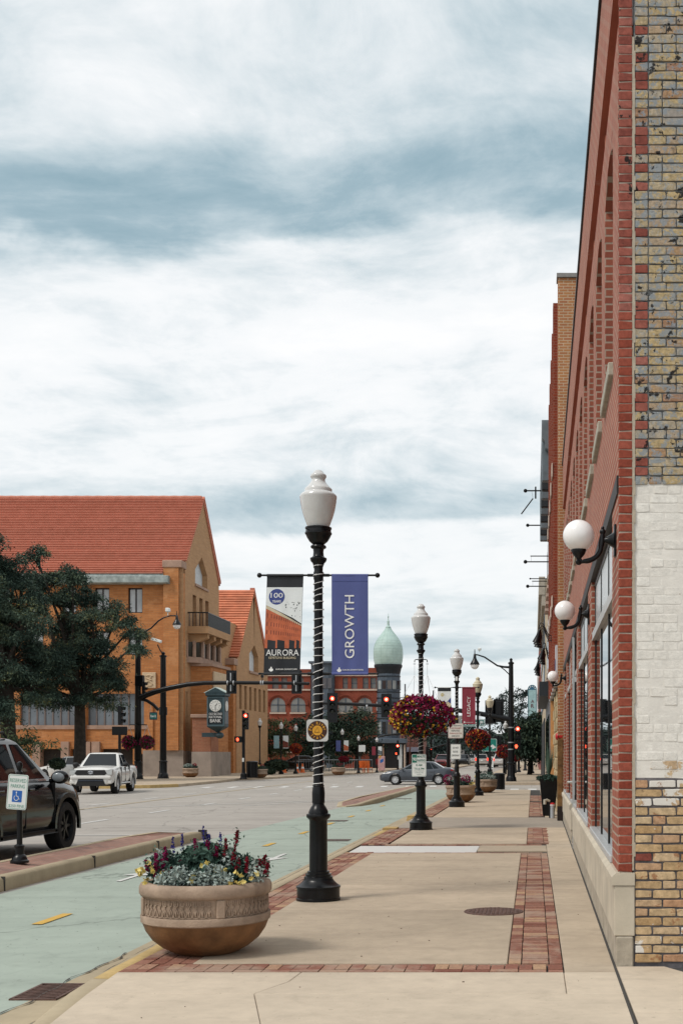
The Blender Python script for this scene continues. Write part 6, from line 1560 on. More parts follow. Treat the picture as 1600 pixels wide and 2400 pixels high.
# projecting theatre sign
bs = thing('blade_sign', 'tall pale blue projecting sign with arched top far down the sidewalk', 'sign', at(1246.5,1690,112))
wd = 10.5*.04; h = 85*.04
pts = [(-wd,-2.2),(wd,-2.2),(wd,h-wd)]+[(wd*math.cos(math.pi*i/12), h-wd+wd*math.sin(math.pi*i/12)) for i in range(1,12)]+[(-wd,h-wd)]
obj('frame', MB().prism(pts, -.02, .25, 'y'), mat('blade_teal', (.03,.11,.14), .5), bs)
pts2 = [(x*.84, z if z < 0 else (z-.0)*.985) for x, z in pts]
obj('face', MB().prism(pts2, -.04, -.021, 'y'), mat('blade_face', (.30,.46,.48), .5), bs)
obj('crown', MB().prism([(x,z) for x, z in pts2 if z > h-wd-.2], -.05, -.041, 'y'), mat('blade_blue', (.03,.12,.20), .5), bs)
for i in range(5):
    a = math.pi*(i+.5)/5; obj('star', MB().lathe([(.05,0),(.001,.02)], 6).rot(Matrix.Translation((wd*.66*math.cos(a),-.055,h-wd+wd*.66*math.sin(a))) @ Matrix.Rotation(R(90),4,'X')), bw, bs)
text('A', .30, .32, mat('blade_letter', (.10,.02,.03), .5), bs, (.03,-.05,1.85), bold=.01); text('R', .30, .36, mat('blade_letter', (.10,.02,.03), .5), bs, (.03,-.05,1.42), bold=.02)
for z_ in (h-.95, .5): obj('bar', MB().tube([(wd,.1,z_),(F5-bs.location.x+.4,.1,z_)], .03, 6), black, bs)
# empty banner rods on the facade
def rods(label, Y, pxb, z0, z1, broken):
    wx = (F3 if Y > 41 else F)-.0; X = ax(pxb, Y)
    t = thing('banner_bracket', label, 'banner bracket', (wx, Y, z0)); L = wx-X
    for z_, r in ((z1-z0,.035),(0,.03)):
        obj('rod', MB().tube([(0,0,z_),(-L,0,z_)], r*.8, 8).sphere((-L-.04,0,z_), .075, 10, 8), black, t)
    if broken: obj('slack_rod', MB().tube([(-L+.25,0,z1-z0-.3),(-L-.2,0,z1-z0-.9)], .028, 6).tube([(-L+.2,0,z1-z0),(-L+.25,0,z1-z0-.3)], .006, 4).cbox(-.60,-.54,-.06,.06,z1-z0-.3,z1-z0+.15,.01), black, t)
    else: obj('upper_rod', MB().tube([(0,0,-.0+.33),(-L+.1,0,.33)], .02, 6).sphere((-L+.07,0,.33), .04, 8, 6), black, t)
    obj('lower_rod', MB().tube([(0,0,.22),(-L+.15,0,.22)], .02, 6).tube([(-L+.18,0,.22),(-L+.18,0,0)], .005, 4), black, t)
rods('black banner rods with one loose rod dangling high on the facade', 46, 1233, 9.0, azz(1150,46), True)
rods('pair of empty black banner rods on the facade beyond the dangling one', 52, 1238, 8.9, azz(1231,52), False)
# gooseneck shop lights
def goose(label, Y, px, py):
    wx = (F-.05 if Y < 41 else F3-.45); X = ax(px, Y); Z = azz(py, Y); L = wx-X
    t = thing('gooseneck_lamp', label, 'wall lamp', (wx, Y, Z), 0, 'gooseneck lamps over the shop fronts')
    obj('arm', MB().tube([(0,0,-.0),(-L*.3,0,-.02),(-L*.5,0,.12),(-L*.7,0,.30),(-L*.88,0,.34),(-L,0,.26),(-L-.02,0,.12)], .014, 6).lathe([(.05,-.05),(.05,.05)], 8), black, t, smooth=60)
    obj('shade', MB().lathe([(.03,.14),(.05,.10),(.055,-.02),(.12,-.24),(.11,-.24),(.04,.0)], 14).rot(Matrix.Translation((-L-.02,0,.02)) @ Matrix.Rotation(R(14),4,'Y')), black, t, smooth=40)
nm = ('nearest', 'second', 'third')
for gi, (Y0, px, py, grp) in enumerate(((33,1263,1488,'group of shop lamps closest to the storefront'),(38.5,1272,1530,'middle group of shop lamps'),(50,1260,1560,'farthest group of shop lamps'))):
    for k in range(3): goose(f'{nm[k]} black gooseneck lamp in the {grp}', Y0+.75*k, px+k*1.5, py+k*6)

# ------------------------------------------------------------------ things against the wall
tp = thing('tall_planter', 'tall square black planter with spiky grass against the storefront end', 'planter', (ax(1285,31), 31, 0))
obj('pot', MB().lathe([(.20,0),(.215,.02),(.33,.92),(.34,.95),(.31,.95),(.30,.9)], 4, (0,0,0), R(45)), black, tp)
C = []; U = []; V = []
for k in range(70):
    a = RNG.random()*6.28; sp_ = RNG.random()*.33; L = RNG.uniform(.25,.52); d = np.array([math.cos(a)*sp_, math.sin(a)*sp_, 1.0]); d /= np.linalg.norm(d)
    C.append(np.array([0,0,.95])+d*L*.9); U.append(d*L); V.append(np.array([-math.sin(a),math.cos(a),0])*.012)
o = link('grass_blades', qmesh('grass_blades', C, U, V, leafmat('spike_grass', [(0,(.04,.08,.06)),(1,(.13,.20,.15))])), tp); o['kind'] = 'stuff'
leaves('trailing_leaves', blob(500,(0,0,.97),(.33,.33,.10),1,.3), .05, .02, lf_dark, tp)
wp = thing('wooden_post', 'weathered brown timber post at the end of the storefront', 'post', (ax(1312,28.6), 28.75, 0))
obj('timber', MB().cbox(-.065,.065,-.065,.065,0,1.95,.012), mat('weathered_timber', (.11,.05,.02), .8, 0, .5, 5, .4, 30, c2=(.28,.15,.05)), wp)
obj('base_wrap', MB().cbox(-.069,.069,-.069,.069,0,.35,.01), mat('burnt_wood', (.02,.012,.01), .9), wp)
rb = thing('red_alarm_bell', 'small red fire alarm bell above the wooden post', 'alarm bell', (ax(1308,29.0)-.02, 29.0, 2.02))
redp = mat('red_enamel', (.42,.01,.012), .35)
obj('bell', MB().lathe([(.09,0),(.085,.03),(.05,.055),(.001,.06)], 16).rot(Matrix.Rotation(R(-90),4,'Y')), redp, rb, smooth=50); obj('bracket', MB().cbox(.0,.12,-.05,.05,-.03,.03,.008), redp, rb)
hy = thing('standpipe', 'grey pipe stub with a red and white cap beside the tall black planter', 'standpipe', (ax(1294,29.9), 29.9, 0))
obj('pipe', MB().lathe([(.055,0),(.055,.30)], 16), mat('grey_pipe', (.42,.43,.45), .5, .3), hy, smooth=40); obj('cap', MB().lathe([(.06,.302),(.06,.36),(.03,.38)], 16), redp, hy, smooth=40); obj('cap_band', MB().lathe([(.062,.31),(.062,.335)], 16, cap=False), bn_white, hy)
h2 = thing('wall_spigot', 'small pale pipe spout in front of the tall black planter', 'pipe', (ax(1278,29.9), 29.9, 0))
obj('riser', MB().tube([(.10,.02,.0),(.10,.02,.42)], .02, 8), black, h2); obj('spout', MB().tube([(.10,.02,.42),(.03,0,.45),(-.02,-.02,.44),(-.02,-.02,.34)], [.03,.035,.045,.04], 10), mat('pale_brass', (.50,.46,.38), .4, .4), h2, smooth=50)
# ================================================================== vehicles
tyre_m = mat('tyre_rubber', (.012,.012,.013), .8, 0, .2, 20); rim_m = mat('alloy_rim', (.62,.63,.64), .4, .25, .08)
chrome = mat('chrome', (.62,.63,.65), .15, .9, .05); car_glass = glassy('car_glass', (.010,.013,.016), .02, 0, .45); head_m = mat('headlamp_glass', (.42,.43,.42), .15, .2); tail_m = mat('tail_lamp', (.30,.008,.01), .25); plastic = mat('black_trim', (.012,.012,.013), .6)
tail_on = emit('tail_lit', (1.0,.04,.02), 1.6)
def carpaint(name, c, metal=.0, rough=.25): return mat(name, c, rough, metal, .04, 2, spec=.35, coat=.6)
def wheel(par, x, y, r, wd, side, spokes=10, rm=None, label='wheel'):
    e = obj('wheel', MB().lathe([(r*.66,-wd/2),(r*.93,-wd/2),(r,-wd*.38),(r,wd*.38),(r*.93,wd/2),(r*.66,wd/2),(r*.62,0)], 28, cap=False).rot(Matrix.Rotation(R(90),4,'X')), tyre_m, par, (x,y,r), smooth=40)
    g = MB().lathe([(r*.68,-wd*.42),(r*.68,wd*.40),(r*.64,wd*.44),(r*.62,wd*.1),(r*.1,wd*.02)], 28)
    for k in range(spokes):
        a = 2*math.pi*k/spokes; o0 = len(g.v); g.box(r*.08,r*.66,-r*.055,r*.055,wd*.18,wd*.34); g.rot(Matrix.Rotation(a,4,'Z'), o0)
    g.lathe([(r*.15,wd*.1),(r*.15,wd*.38),(r*.08,wd*.4)], 14)
    obj('rim', g.rot(Matrix.Rotation(R(-90 if side > 0 else 90),4,'X')), rm or rim_m, e, smooth=35)
    return e
def body_mesh(st, paint, arches, smooth=42):
    """loft of half-sections along x, with the wheel arches cut out. st: (x, zb, zt, w, crown)"""
    vs = []; fs = []; ring = None
    for x, zb, zt, w_, cr in st:
        h = zt-zb
        half = [(w_*.80,zb),(w_*.955,zb+.05*h/.6),(w_*.992,zb+.22*h),(w_,zb+.45*h),(w_*.995,zb+.62*h),(w_*.975,zb+.78*h),(w_*.94,zb+.90*h),(w_*.88,zb+.965*h),(w_*.74,zt),(w_*.4,zt+cr*.7)]
        full = [(x,y,z) for y, z in half]+[(x,0,zt+cr)]+[(x,-y,z) for y, z in reversed(half)]
        ring = len(full); vs += full
    for i in range(len(st)-1):
        for k in range(ring):
            j = (k+1) % ring; fs.append((i*ring+k, (i+1)*ring+k, (i+1)*ring+j, i*ring+j))
    fs += [tuple(range(ring)), tuple(reversed(range((len(st)-1)*ring, len(st)*ring)))]
    me = MB().add(vs, fs).mesh('body', paint, None)
    bmx = bmesh.new(); bmx.from_mesh(me); bmesh.ops.recalc_face_normals(bmx, faces=bmx.faces[:]); bmx.to_mesh(me); bmx.free()
    tmp = bpy.data.objects.new('tmp', me); COL.objects.link(tmp); cut = []
    for (cx, cz, r, y0, y1) in arches:
        g = MB().lathe([(r,y0),(r,y1)], 32).rot(Matrix.Translation((cx,0,cz)) @ Matrix.Rotation(R(-90),4,'X'))
        cme = g.mesh('cut', paint); bmx = bmesh.new(); bmx.from_mesh(cme); bmesh.ops.recalc_face_normals(bmx, faces=bmx.faces[:]); bmx.to_mesh(cme); bmx.free()
        c = bpy.data.objects.new('cut', cme); COL.objects.link(c); cut.append(c)
        md = tmp.modifiers.new('b', 'BOOLEAN'); md.object = c; md.operation = 'DIFFERENCE'; md.solver = 'EXACT'
    dg = bpy.context.evaluated_depsgraph_get(); dg.update()
    out = bpy.data.meshes.new_from_object(tmp.evaluated_get(dg))
    for c in cut: bpy.data.objects.remove(c)
    bpy.data.objects.remove(tmp)
    out.polygons.foreach_set('use_smooth', [True]*len(out.polygons)); out.set_sharp_from_angle(angle=R(smooth)); out.update()
    return out
class GH:
    """greenhouse: belt rectangle to roof rectangle"""
    def __init__(s, bf, br, rf, rr, zb, zr, wb, wr, zbf=None):
        s.__dict__.update(locals())
    def pt(s, e, t, side):  # e: x given at belt; interpolate linearly up to the roof
        pass
    def side(s, t): return s.wb+(s.wr-s.wb)*t
    def z(s, t): return s.zb+(s.zr-s.zb)*t
    def mesh(s, m):
        L = []; n = 5
        def outline(x0, x1, w_, r):
            p = []
            for cx, cy, a in ((x1-r,w_-r,0),(x0+r,w_-r,90),(x0+r,-w_+r,180),(x1-r,-w_+r,270)):
                for i in range(n+1): p.append((cx+r*math.cos(R(a+90*i/n)), cy+r*math.sin(R(a+90*i/n))))
            return p
        vs = []; fs = []; lv = [(0,0,.06),(.5,0,.08),(.90,0,.10),(.965,.03,.12),(1.0,.09,.14),(1.02,.25,.16)]
        for t, ins, r in lv:
            tt = min(t, 1.0); x1 = s.bf+(s.rf-s.bf)*tt-ins*1.2; x0 = s.br+(s.rr-s.br)*tt+ins*1.2; vs += [(x, y, s.zb+(s.zr-s.zb)*t-.0) for x, y in outline(x0, x1, s.side(tt)-ins, r)]
        m_ = 4*(n+1)
        for k in range(len(lv)-1):
            for i in range(m_): fs.append((k*m_+i, k*m_+(i+1)%m_, (k+1)*m_+(i+1)%m_, (k+1)*m_+i))
        fs.append(tuple(range((len(lv)-1)*m_, len(lv)*m_)))
        return MB().add(vs, fs)
    def win(s, xb0, xb1, xt0, xt1, t0, t1, sd):
        def P(x, t, o): return (x, sd*(s.side(t)+o), s.z(t))
        q = [P(xb0,t0,.006),P(xb1,t0,.006),P(xt1,t1,.006),P(xt0,t1,.006)]; w_ = [P(xb0,t0,-.02),P(xb1,t0,-.02),P(xt1,t1,-.02),P(xt0,t1,-.02)]
        fs = [(0,1,2,3),(7,6,5,4)]+[(i,4+i,4+(i+1)%4,(i+1)%4) for i in range(4)]
        return MB().add(q+w_, fs)
    def end(s, front, ins, t0, t1):
        def P(t, y, o):
            x = (s.bf+(s.rf-s.bf)*t+o) if front else (s.br+(s.rr-s.br)*t-o); return (x, y, s.z(t))
        a, b = s.side(t0)*ins, s.side(t1)*ins*.98
        q = [P(t0,-a,.008),P(t0,a,.008),P(t1,b,.008),P(t1,-b,.008)]; w_ = [P(t0,-a,-.03),P(t0,a,-.03),P(t1,b,-.03),P(t1,-b,-.03)]
        fs = [(0,1,2,3),(7,6,5,4)]+[(i,4+i,4+(i+1)%4,(i+1)%4) for i in range(4)]
        return MB().add(q+w_, fs)
def mirror(par, x, y, z, m, sd, s=1.0):
    o = obj('mirror', MB().sphere((x,sd*(y+.12*s),z), .11*s, 14, 10, (.75,1.05,.8)).tube([(x+.02,sd*(y-.02),z-.05*s),(x,sd*(y+.08*s),z-.03*s)], .03*s, 6), m, par, smooth=60)
    obj('mirror_glass', MB().sphere((x-.060*s,sd*(y+.12*s),z), .08*s, 12, 8, (.3,1,.75)), glassy('mirror_glass', (.25,.28,.30), .05), o, smooth=60)
# ---------------- dark grey sedan (x forward)
def sedan(label, paint, loc, rz, detail=True, z=0.0):
    t = thing('sedan', label, 'car', loc, rz)
    st = [(-2.38,.42,.78,.62,.01),(-2.34,.34,.96,.78,.01),(-2.15,.27,1.06,.87,.01),(-1.75,.22,1.08,.90,.01),(-1.0,.20,1.02,.91,.01),(0,.19,.98,.91,.01),(.8,.20,.96,.905,.01),(1.05,.20,.945,.90,.02),(1.4,.20,.90,.895,.03),(1.9,.21,.82,.87,.04),(2.2,.23,.72,.80,.04),(2.36,.27,.62,.66,.02),(2.41,.33,.52,.52,.01)]
    r = .335; wx_ = (1.38,-1.40)
    me = body_mesh(st, paint, [(x,r,r+.05,-1.2,1.2) for x in wx_]); b = link('body', me, t)
    link('underbody', MB().box(-2.1,2.1,-.70,.70,.18,.55).mesh('u', plastic), t)
    gh = GH(1.12,-1.95,.12,-1.02,.93,1.46,.80,.58)
    cab = obj('cabin', gh.mesh(None), paint, t, smooth=50)
    for sd in (-1,1):
        obj('window', gh.win(-.12,.86,-.10,.16,.10,.86,sd), car_glass, cab); obj('window', gh.win(-1.05,-.20,-.82,-.18,.10,.86,sd), car_glass, cab); obj('quarter_window', gh.win(-1.45,-1.10,-1.0,-.87,.16,.80,sd), car_glass, cab)
        g = gh.win(-1.50,.92,-1.06,.20,.06,.10,sd); obj('belt_trim', g, chrome, cab)
        for x in (.05,-.95): obj('door_handle', MB().cbox(x-.1,x+.1,sd*.905-.02,sd*.905+.02,.80,.835,.008), paint, b)
        for x in (1.12,-.15,-1.12): obj('door_seam', MB().box(x-.006,x+.006,sd*.80,sd*.912,.30,.86), plastic, b)
        obj('rocker_trim', MB().cbox(-1.0,1.0,sd*.86,sd*.915,.235,.275,.01), chrome, b)
        obj('headlight', MB().sphere((2.02,sd*.66,.69), .2, 14, 8, (1.15,.65,.42)), head_m, b, smooth=60)
        obj('taillight', MB().sphere((-2.14,sd*.68,.90), .2, 14, 8, (1.1,.75,.55)), tail_m, b, smooth=60)
        obj('fog_light', MB().sphere((2.25,sd*.55,.36), .09, 10, 6, (.7,1,.7)), chrome, b)
        mirror(b, .88, .86, .98, paint, sd, .9)
    obj('windscreen', gh.end(True,.88,.06,.94), car_glass, cab); obj('rear_window', gh.end(False,.86,.10,.92), car_glass, cab)
    obj('grille', MB().cbox(2.30,2.42,-.42,.42,.42,.60,.02), plastic, b)
    for x in wx_:
        for sd in (-1,1): wheel(t, x, sd*.80, r, .22, sd, 10)
    return t
# ---------------- crew-cab pickup
def pickup(label, paint, loc, rz):
    t = thing('pickup_truck', label, 'truck', loc, rz); r = .40
    st = [(-2.68,.55,1.16,.86,.0),(-2.64,.50,1.20,.91,0),(-1.9,.48,1.22,.925,0),(-1.0,.46,1.21,.925,0),(-.3,.44,1.20,.92,0),(.6,.44,1.19,.92,0),(.95,.44,1.20,.915,.03),(1.5,.44,1.17,.91,.05),(2.1,.44,1.12,.90,.05),(2.42,.42,1.06,.87,.04),(2.56,.40,.98,.80,.02),(2.62,.42,.90,.70,.01)]
    wx_ = (1.62,-1.62); me = body_mesh(st, paint, [(x,r,r+.11,-1.2,1.2) for x in wx_], 35); b = link('body', me, t)
    link('underbody', MB().box(-2.5,2.3,-.66,.66,.34,.66).mesh('u', plastic), t)
    obj('bed_gap', MB().box(-.96,-.93,-.915,.915,.55,1.215), plastic, b)
    obj('bed_inside', MB().box(-2.58,-1.02,-.78,.78,1.19,1.226), plastic, b)
    gh = GH(1.02,-.98,.20,-.72,1.14,1.78,.86,.64); cab = obj('cabin', gh.mesh(None), paint, t, smooth=45)
    obj('windscreen', gh.end(True,.86,.05,.92), car_glass, cab); obj('rear_window', gh.end(False,.8,.1,.88), car_glass, cab)
    for sd in (-1,1):
        obj('window', gh.win(.02,.70,.02,.26,.06,.86,sd), car_glass, cab); obj('window', gh.win(-.80,-.08,-.66,-.08,.06,.86,sd), car_glass, cab)
        for x in (.10,-.66): obj('door_handle', MB().cbox(x-.08,x+.08,sd*.925-.02,sd*.925+.02,1.03,1.07,.008), plastic, b)
        for x in (.86,-.02,-.86): obj('door_seam', MB().box(x-.006,x+.006,sd*.84,sd*.927,.52,1.14), plastic, b)
        obj('headlight', MB().prism([(2.36,.82),(2.625,.84),(2.60,1.02),(2.30,1.065)], sd*.60, sd*.875, 'y'), head_m, b)
        obj('fog_light', MB().cbox(2.50,2.60,sd*.58-.1,sd*.58+.1,.58,.70,.02), plastic, b); obj('fog_lens', MB().sphere((2.585,sd*.58,.64), .055, 12, 8, (.6,1,1)), chrome, b, smooth=60)
        obj('step_bar', MB().tube([(-.95,sd*.90,.44),(.9,sd*.90,.44)], .045, 8), chrome, b, smooth=60)
        mirror(b, .74, .92, 1.26, plastic, sd, 1.15)
        for x in wx_:
            n = 12; ro, ri = r+.17, r+.10
            p = [(x+ro*math.cos(R(-8+196*i/n)), r+ro*math.sin(R(-8+196*i/n))) for i in range(n+1)]+[(x+ri*math.cos(R(188-196*i/n)), r+ri*math.sin(R(188-196*i/n))) for i in range(n+1)]
            obj('fender_flare', MB().prism(p, sd*.90, sd*.955, 'y'), paint, b)
        obj('taillight', MB().cbox(-2.69,-2.6,sd*.8-.09,sd*.8+.09,.85,1.15,.02), tail_m, b)
    obj('grille', MB().prism([(-.58,.82),(.58,.82),(.66,.90),(.56,1.04),(-.56,1.04),(-.66,.90)], 2.50, 2.635, 'x'), plastic, b)
    em = MB()
    def ell(rx, rz, k=24): return [(2.645, rx*math.cos(2*math.pi*i/k), .935+rz*math.sin(2*math.pi*i/k)) for i in range(k+1)]
    em.tube(ell(.10,.066), .012, 6); em.tube([(2.645,.035*math.cos(2*math.pi*i/16),.935+.058*math.sin(2*math.pi*i/16)) for i in range(17)], .010, 6); em.tube([(2.645,.07*math.cos(2*math.pi*i/16),.96+.024*math.sin(2*math.pi*i/16)) for i in range(17)], .010, 6)
    obj('emblem', em, chrome, b)
    obj('bumper', MB().cbox(2.44,2.66,-.84,.84,.64,.80,.04).cbox(2.40,2.62,-.87,-.62,.44,.62,.04).cbox(2.40,2.62,.62,.87,.44,.62,.04), paint, b)
    obj('lower_intake', MB().prism([(-.62,.36),(.62,.36),(.50,.66),(-.50,.66)], 2.5, 2.668, 'x'), plastic, b); obj('skid_bar', MB().cbox(2.60,2.685,-.52,.52,.56,.60,.01), mat('dark_blue_trim', (.02,.03,.05), .4), b)
    for x in wx_:
        for sd in (-1,1): wheel(t, x, sd*.80, r, .27, sd, 6)
    return t
# ---------------- SUV
def suv(label, paint, loc, rz, sc=1.0, lit=False, rm=None, name='suv'):
    t = thing(name, label, 'car', loc, rz, None, sc); r = .375
    st = [(-2.30,.50,.95,.72,.0),(-2.26,.40,1.08,.86,0),(-2.0,.34,1.14,.905,0),(-1.3,.30,1.15,.92,0),(-.3,.29,1.14,.925,0),(.6,.29,1.12,.925,0),(.95,.30,1.12,.92,.03),(1.4,.30,1.09,.915,.05),(1.85,.32,1.04,.90,.06),(2.12,.34,.96,.85,.05),(2.26,.38,.86,.72,.03),(2.31,.45,.76,.6,.01)]
    wx_ = (1.42,-1.38); me = body_mesh(st, paint, [(x,r,r+.075,-1.2,1.2) for x in wx_], 38); b = link('body', me, t)
    link('underbody', MB().box(-2.1,2.0,-.68,.68,.26,.60).mesh('u', plastic), t)
    gh = GH(1.10,-2.22,.22,-1.92,1.08,1.72,.84,.62); cab = obj('cabin', gh.mesh(None), paint, t, smooth=45)
    obj('windscreen', gh.end(True,.86,.05,.93), car_glass, cab); obj('rear_window', gh.end(False,.84,.08,.90), car_glass, cab)
    for sd in (-1,1):
        obj('window', gh.win(-.02,.80,-.02,.24,.07,.85,sd), car_glass, cab); obj('window', gh.win(-.98,-.14,-.92,-.14,.07,.85,sd), car_glass, cab); obj('window', gh.win(-1.85,-1.10,-1.68,-1.04,.09,.83,sd), car_glass, cab)
        obj('belt_trim', gh.win(-1.9,.84,-1.9,.80,.015,.055,sd), chrome, cab)
        for x in (.12,-.86): obj('door_handle', MB().cbox(x-.09,x+.09,sd*.915-.02,sd*.915+.025,.95,.985,.008), paint, b)
        for x in (.95,-.08,-1.05): obj('door_seam', MB().box(x-.006,x+.006,sd*.84,sd*.927,.42,1.06), plastic, b)
        obj('roof_rail', MB().tube([(.05,sd*.58,1.73),(-.05,sd*.58,1.79),(-1.6,sd*.58,1.80),(-1.8,sd*.58,1.73)], .02, 6), plastic if not lit else chrome, cab)
        obj('headlight', MB().sphere((2.10,sd*.66,.83), .18, 12, 8, (.9,.85,.6)), head_m, b, smooth=60)
        obj('taillight', MB().cbox(-2.33,-2.14,sd*.78-.10,sd*.78+.10,.86,1.20,.03), tail_on if lit else tail_m, b)
        obj('side_marker', MB().cbox(1.93,2.0,sd*.892-.01,sd*.892+.012,.83,.87,.004), head_m, b)
        obj('side_sill', MB().cbox(-1.0,1.0,sd*.86,sd*.945,.30,.36,.015), plastic, b)
        mirror(b, .80, .92, 1.14, paint, sd, 1.15)
        for x in wx_:
            n = 12; ro, ri = r+.14, r+.07
            p = [(x+ro*math.cos(R(-8+196*i/n)), r+ro*math.sin(R(-8+196*i/n))) for i in range(n+1)]+[(x+ri*math.cos(R(188-196*i/n)), r+ri*math.sin(R(188-196*i/n))) for i in range(n+1)]
            obj('fender_flare', MB().prism(p, sd*.90, sd*.945, 'y'), paint, b)
    obj('grille', MB().cbox(2.22,2.33,-.45,.45,.62,.80,.02), plastic, b); obj('rear_bumper', MB().cbox(-2.42,-2.2,-.82,.82,.46,.66,.04), plastic if not lit else paint, b)
    obj('number_plate', MB().cbox(-2.33,-2.29,-.16,.16,.80,.96,.005), white_sign, b)
    for x in wx_:
        for sd in (-1,1): wheel(t, x, sd*.81, r, .24, sd, 7, rm)
    return t
car_black = mat('black_car_paint', (.0025,.003,.0035), .15, 0, .04, 2, spec=.25, coat=.25); car_white = carpaint('white_car_paint', (.66,.65,.62), 0, .3); car_grey = carpaint('slate_car_paint', (.050,.058,.072), .2, .3)
suv('black SUV parked along the brick island at left', car_black, (-9.28, 19.5, ROADZ+.005), R(90), 1.14, False, mat('dark_alloy', (.03,.032,.035), .4, .6))
pickup('white crew-cab pickup truck waiting at the crossing', car_white, (-18.85, 52.6, ROADZ+.01), R(-90+7.5)).scale = (.98,.98,.98)
sedan('dark grey sedan crossing the street behind the nearest lamps', car_grey, (ax(979,66), 66, ROADZ+.01), R(180)).scale = (.85,.85,.87)
sw = sedan('white hatchback half hidden by the tree trunk and pickup', car_white, (ax(172,71), 71, -.0), R(180-25))
# traffic down the street: plain copies, lit tail lamps on the waiting ones
s1_ = suv('silver SUV with lit tail lamps waiting down the street', carpaint('silver_paint', (.40,.38,.35), .3, .3), (ax(1130,158), 158, ROADZ), R(90), .98, True)
s2_ = dup(s1_, 'white SUV with lit tail lamps beside the traffic pole', (ax(1172,150), 150, ROADZ), group=None)
def recolor(o, m):
    for c in COL.objects:
        if c.parent == o and c.name.split('.')[0] in ('body','cabin'): setmat(c, m)
recolor(s2_, carpaint('plain_white_paint', (.55,.55,.54), 0, .3))
for lb, px, Y, c in (('small pale car far down the street, left of the waiting SUVs', 1052, 185, (.50,.50,.50)), ('small black car far down the street behind the third lamp', 1086, 175, (.01,.012,.016)), ('small silver car farthest down the street', 1104, 195, (.45,.45,.46)), ('distant red car behind the grey sedan roof', 1036, 140, (.22,.02,.02)), ('distant white car under the dark far trees', 1068, 205, (.55,.55,.55))):
    o = dup(s1_, lb, (ax(px,Y), Y, ROADZ), R(-90) if px < 1100 else R(90), .95)
    recolor(o, carpaint('far_paint_%d' % px, c, .1, .3))
    for ch in [c2 for c2 in COL.objects if c2.parent and c2.parent.parent == o and c2.name.startswith('taillight')]: setmat(ch, tail_m)
# ================================================================== trees, shrubs and the far corner
bark = mat('bark', (.035,.028,.022), .95, 0, .35, 6, .8, 25); bark_t = mat('dark_bark', (.018,.015,.013), .95, 0, .3, 6, .6, 25)
lf_locust = leafmat('locust_leaf', [(0,(.008,.017,.013)),(.35,(.022,.043,.033)),(.65,(.060,.092,.066)),(.88,(.12,.155,.095)),(1,(.22,.19,.05))])
lf_deep = leafmat('deep_leaf', [(0,(.008,.018,.013)),(.5,(.024,.044,.030)),(1,(.075,.10,.058))])
lf_mid = leafmat('mid_leaf', [(0,(.014,.028,.016)),(.5,(.044,.066,.032)),(1,(.13,.14,.055))])
lf_far = leafmat('far_leaf', [(0,(.012,.024,.024)),(.5,(.028,.045,.042)),(1,(.055,.080,.065))])
def tree(name, label, base, blobs, lm, trunk_r, fork_z, leaf=(.16,.05), per=90, dens=1.0, droop=.35, group=None, seed=1, clr=.62, bk=bark, sparse=False):
    """tapered trunk, limbs to every clump, leaf-sized faces in drooping sprays"""
    rr = random.Random(seed); rng = np.random.default_rng(seed)
    t = thing(name, label, 'tree', base, 0, group)
    bl = [(Vector(c)-Vector(base), r) for c, r in blobs]
    fork = Vector((rr.uniform(-.1,.1), rr.uniform(-.1,.1), fork_z))
    g = MB(); g.tube([(0,0,-.1),(.02,0,.25),(.05,.03,fork_z*.5),tuple(fork)], [trunk_r*1.5,trunk_r*1.1,trunk_r*.95,trunk_r*.85], 12)
    obj('trunk', g, bk, t, smooth=60)
    g = MB(); C = []; D = []
    for c, r in bl:
        mid = fork.lerp(c, .5)+Vector((0,0,-.12*r[2]))+Vector((rr.uniform(-.3,.3),rr.uniform(-.3,.3),rr.uniform(-.2,.2)))
        ra = trunk_r*.5; g.tube([tuple(fork-Vector((0,0,.3))), tuple(fork.lerp(mid,.5)), tuple(mid), tuple(c)], [ra,ra*.8,ra*.55,ra*.25], 7)
        vol = (r[0]*r[1]*r[2])**(1/3); n = max(5, int(vol**2*15*dens))
        for k in range(n):
            d = Vector(rng.normal(size=3)); d.normalize(); rad = rr.uniform(.35,1.0)**.6
            p = c+Vector((d.x*r[0],d.y*r[1],d.z*r[2]))*rad
            if rr.random() < .8:
                q = c.lerp(p, .45)+Vector((0,0,.12*r[2])); g.tube([tuple(c.lerp(fork,.1)), tuple(q), tuple(p)], [ra*.28,ra*.18,.008], 4, False)
            m_ = int(per*rr.uniform(.6,1.4)); s = clr*rr.uniform(.7,1.25)
            off = rng.normal(size=(m_,3))*np.array([s*.62,s*.62,s*.30]); hr = np.hypot(off[:,0], off[:,1]); off[:,2] -= hr*.42
            C.append(np.array(p)+off); dd = np.array([d.x,d.y,d.z])*.25+off/(np.linalg.norm(off,axis=1,keepdims=True)+1e-6)*.9; D.append(dd)
    obj('limbs', g, bk, t, smooth=60)
    C = np.concatenate(C); D = np.concatenate(D)+rng.normal(size=C.shape)*.55; D[:,2] -= droop; D /= np.linalg.norm(D,axis=1,keepdims=True)
    n = len(C); s = rng.uniform(.6,1.3,(n,1)); V = rng.normal(size=C.shape); V[:,2] *= .6; V -= D*(V*D).sum(1,keepdims=True); V /= np.linalg.norm(V,axis=1,keepdims=True)
    o = link('crown', qmesh('crown', C, D*leaf[0]*s, V*leaf[1]*s, lm), t); o['kind'] = 'stuff'
    return t
def B(Y, lst, dy=1.0):
    """clumps measured as (px, py, half-width px, half-height px) at distance Y"""
    k = Y/2800; out = []
    for i, (px, py, rx, ry) in enumerate(lst):
        c = at(px, py, Y); c.y += ((i*37) % 11-5)/5*dy*1.2; out.append((tuple(c), (rx*k, max(rx,ry)*k*.8, ry*k)))
    return out
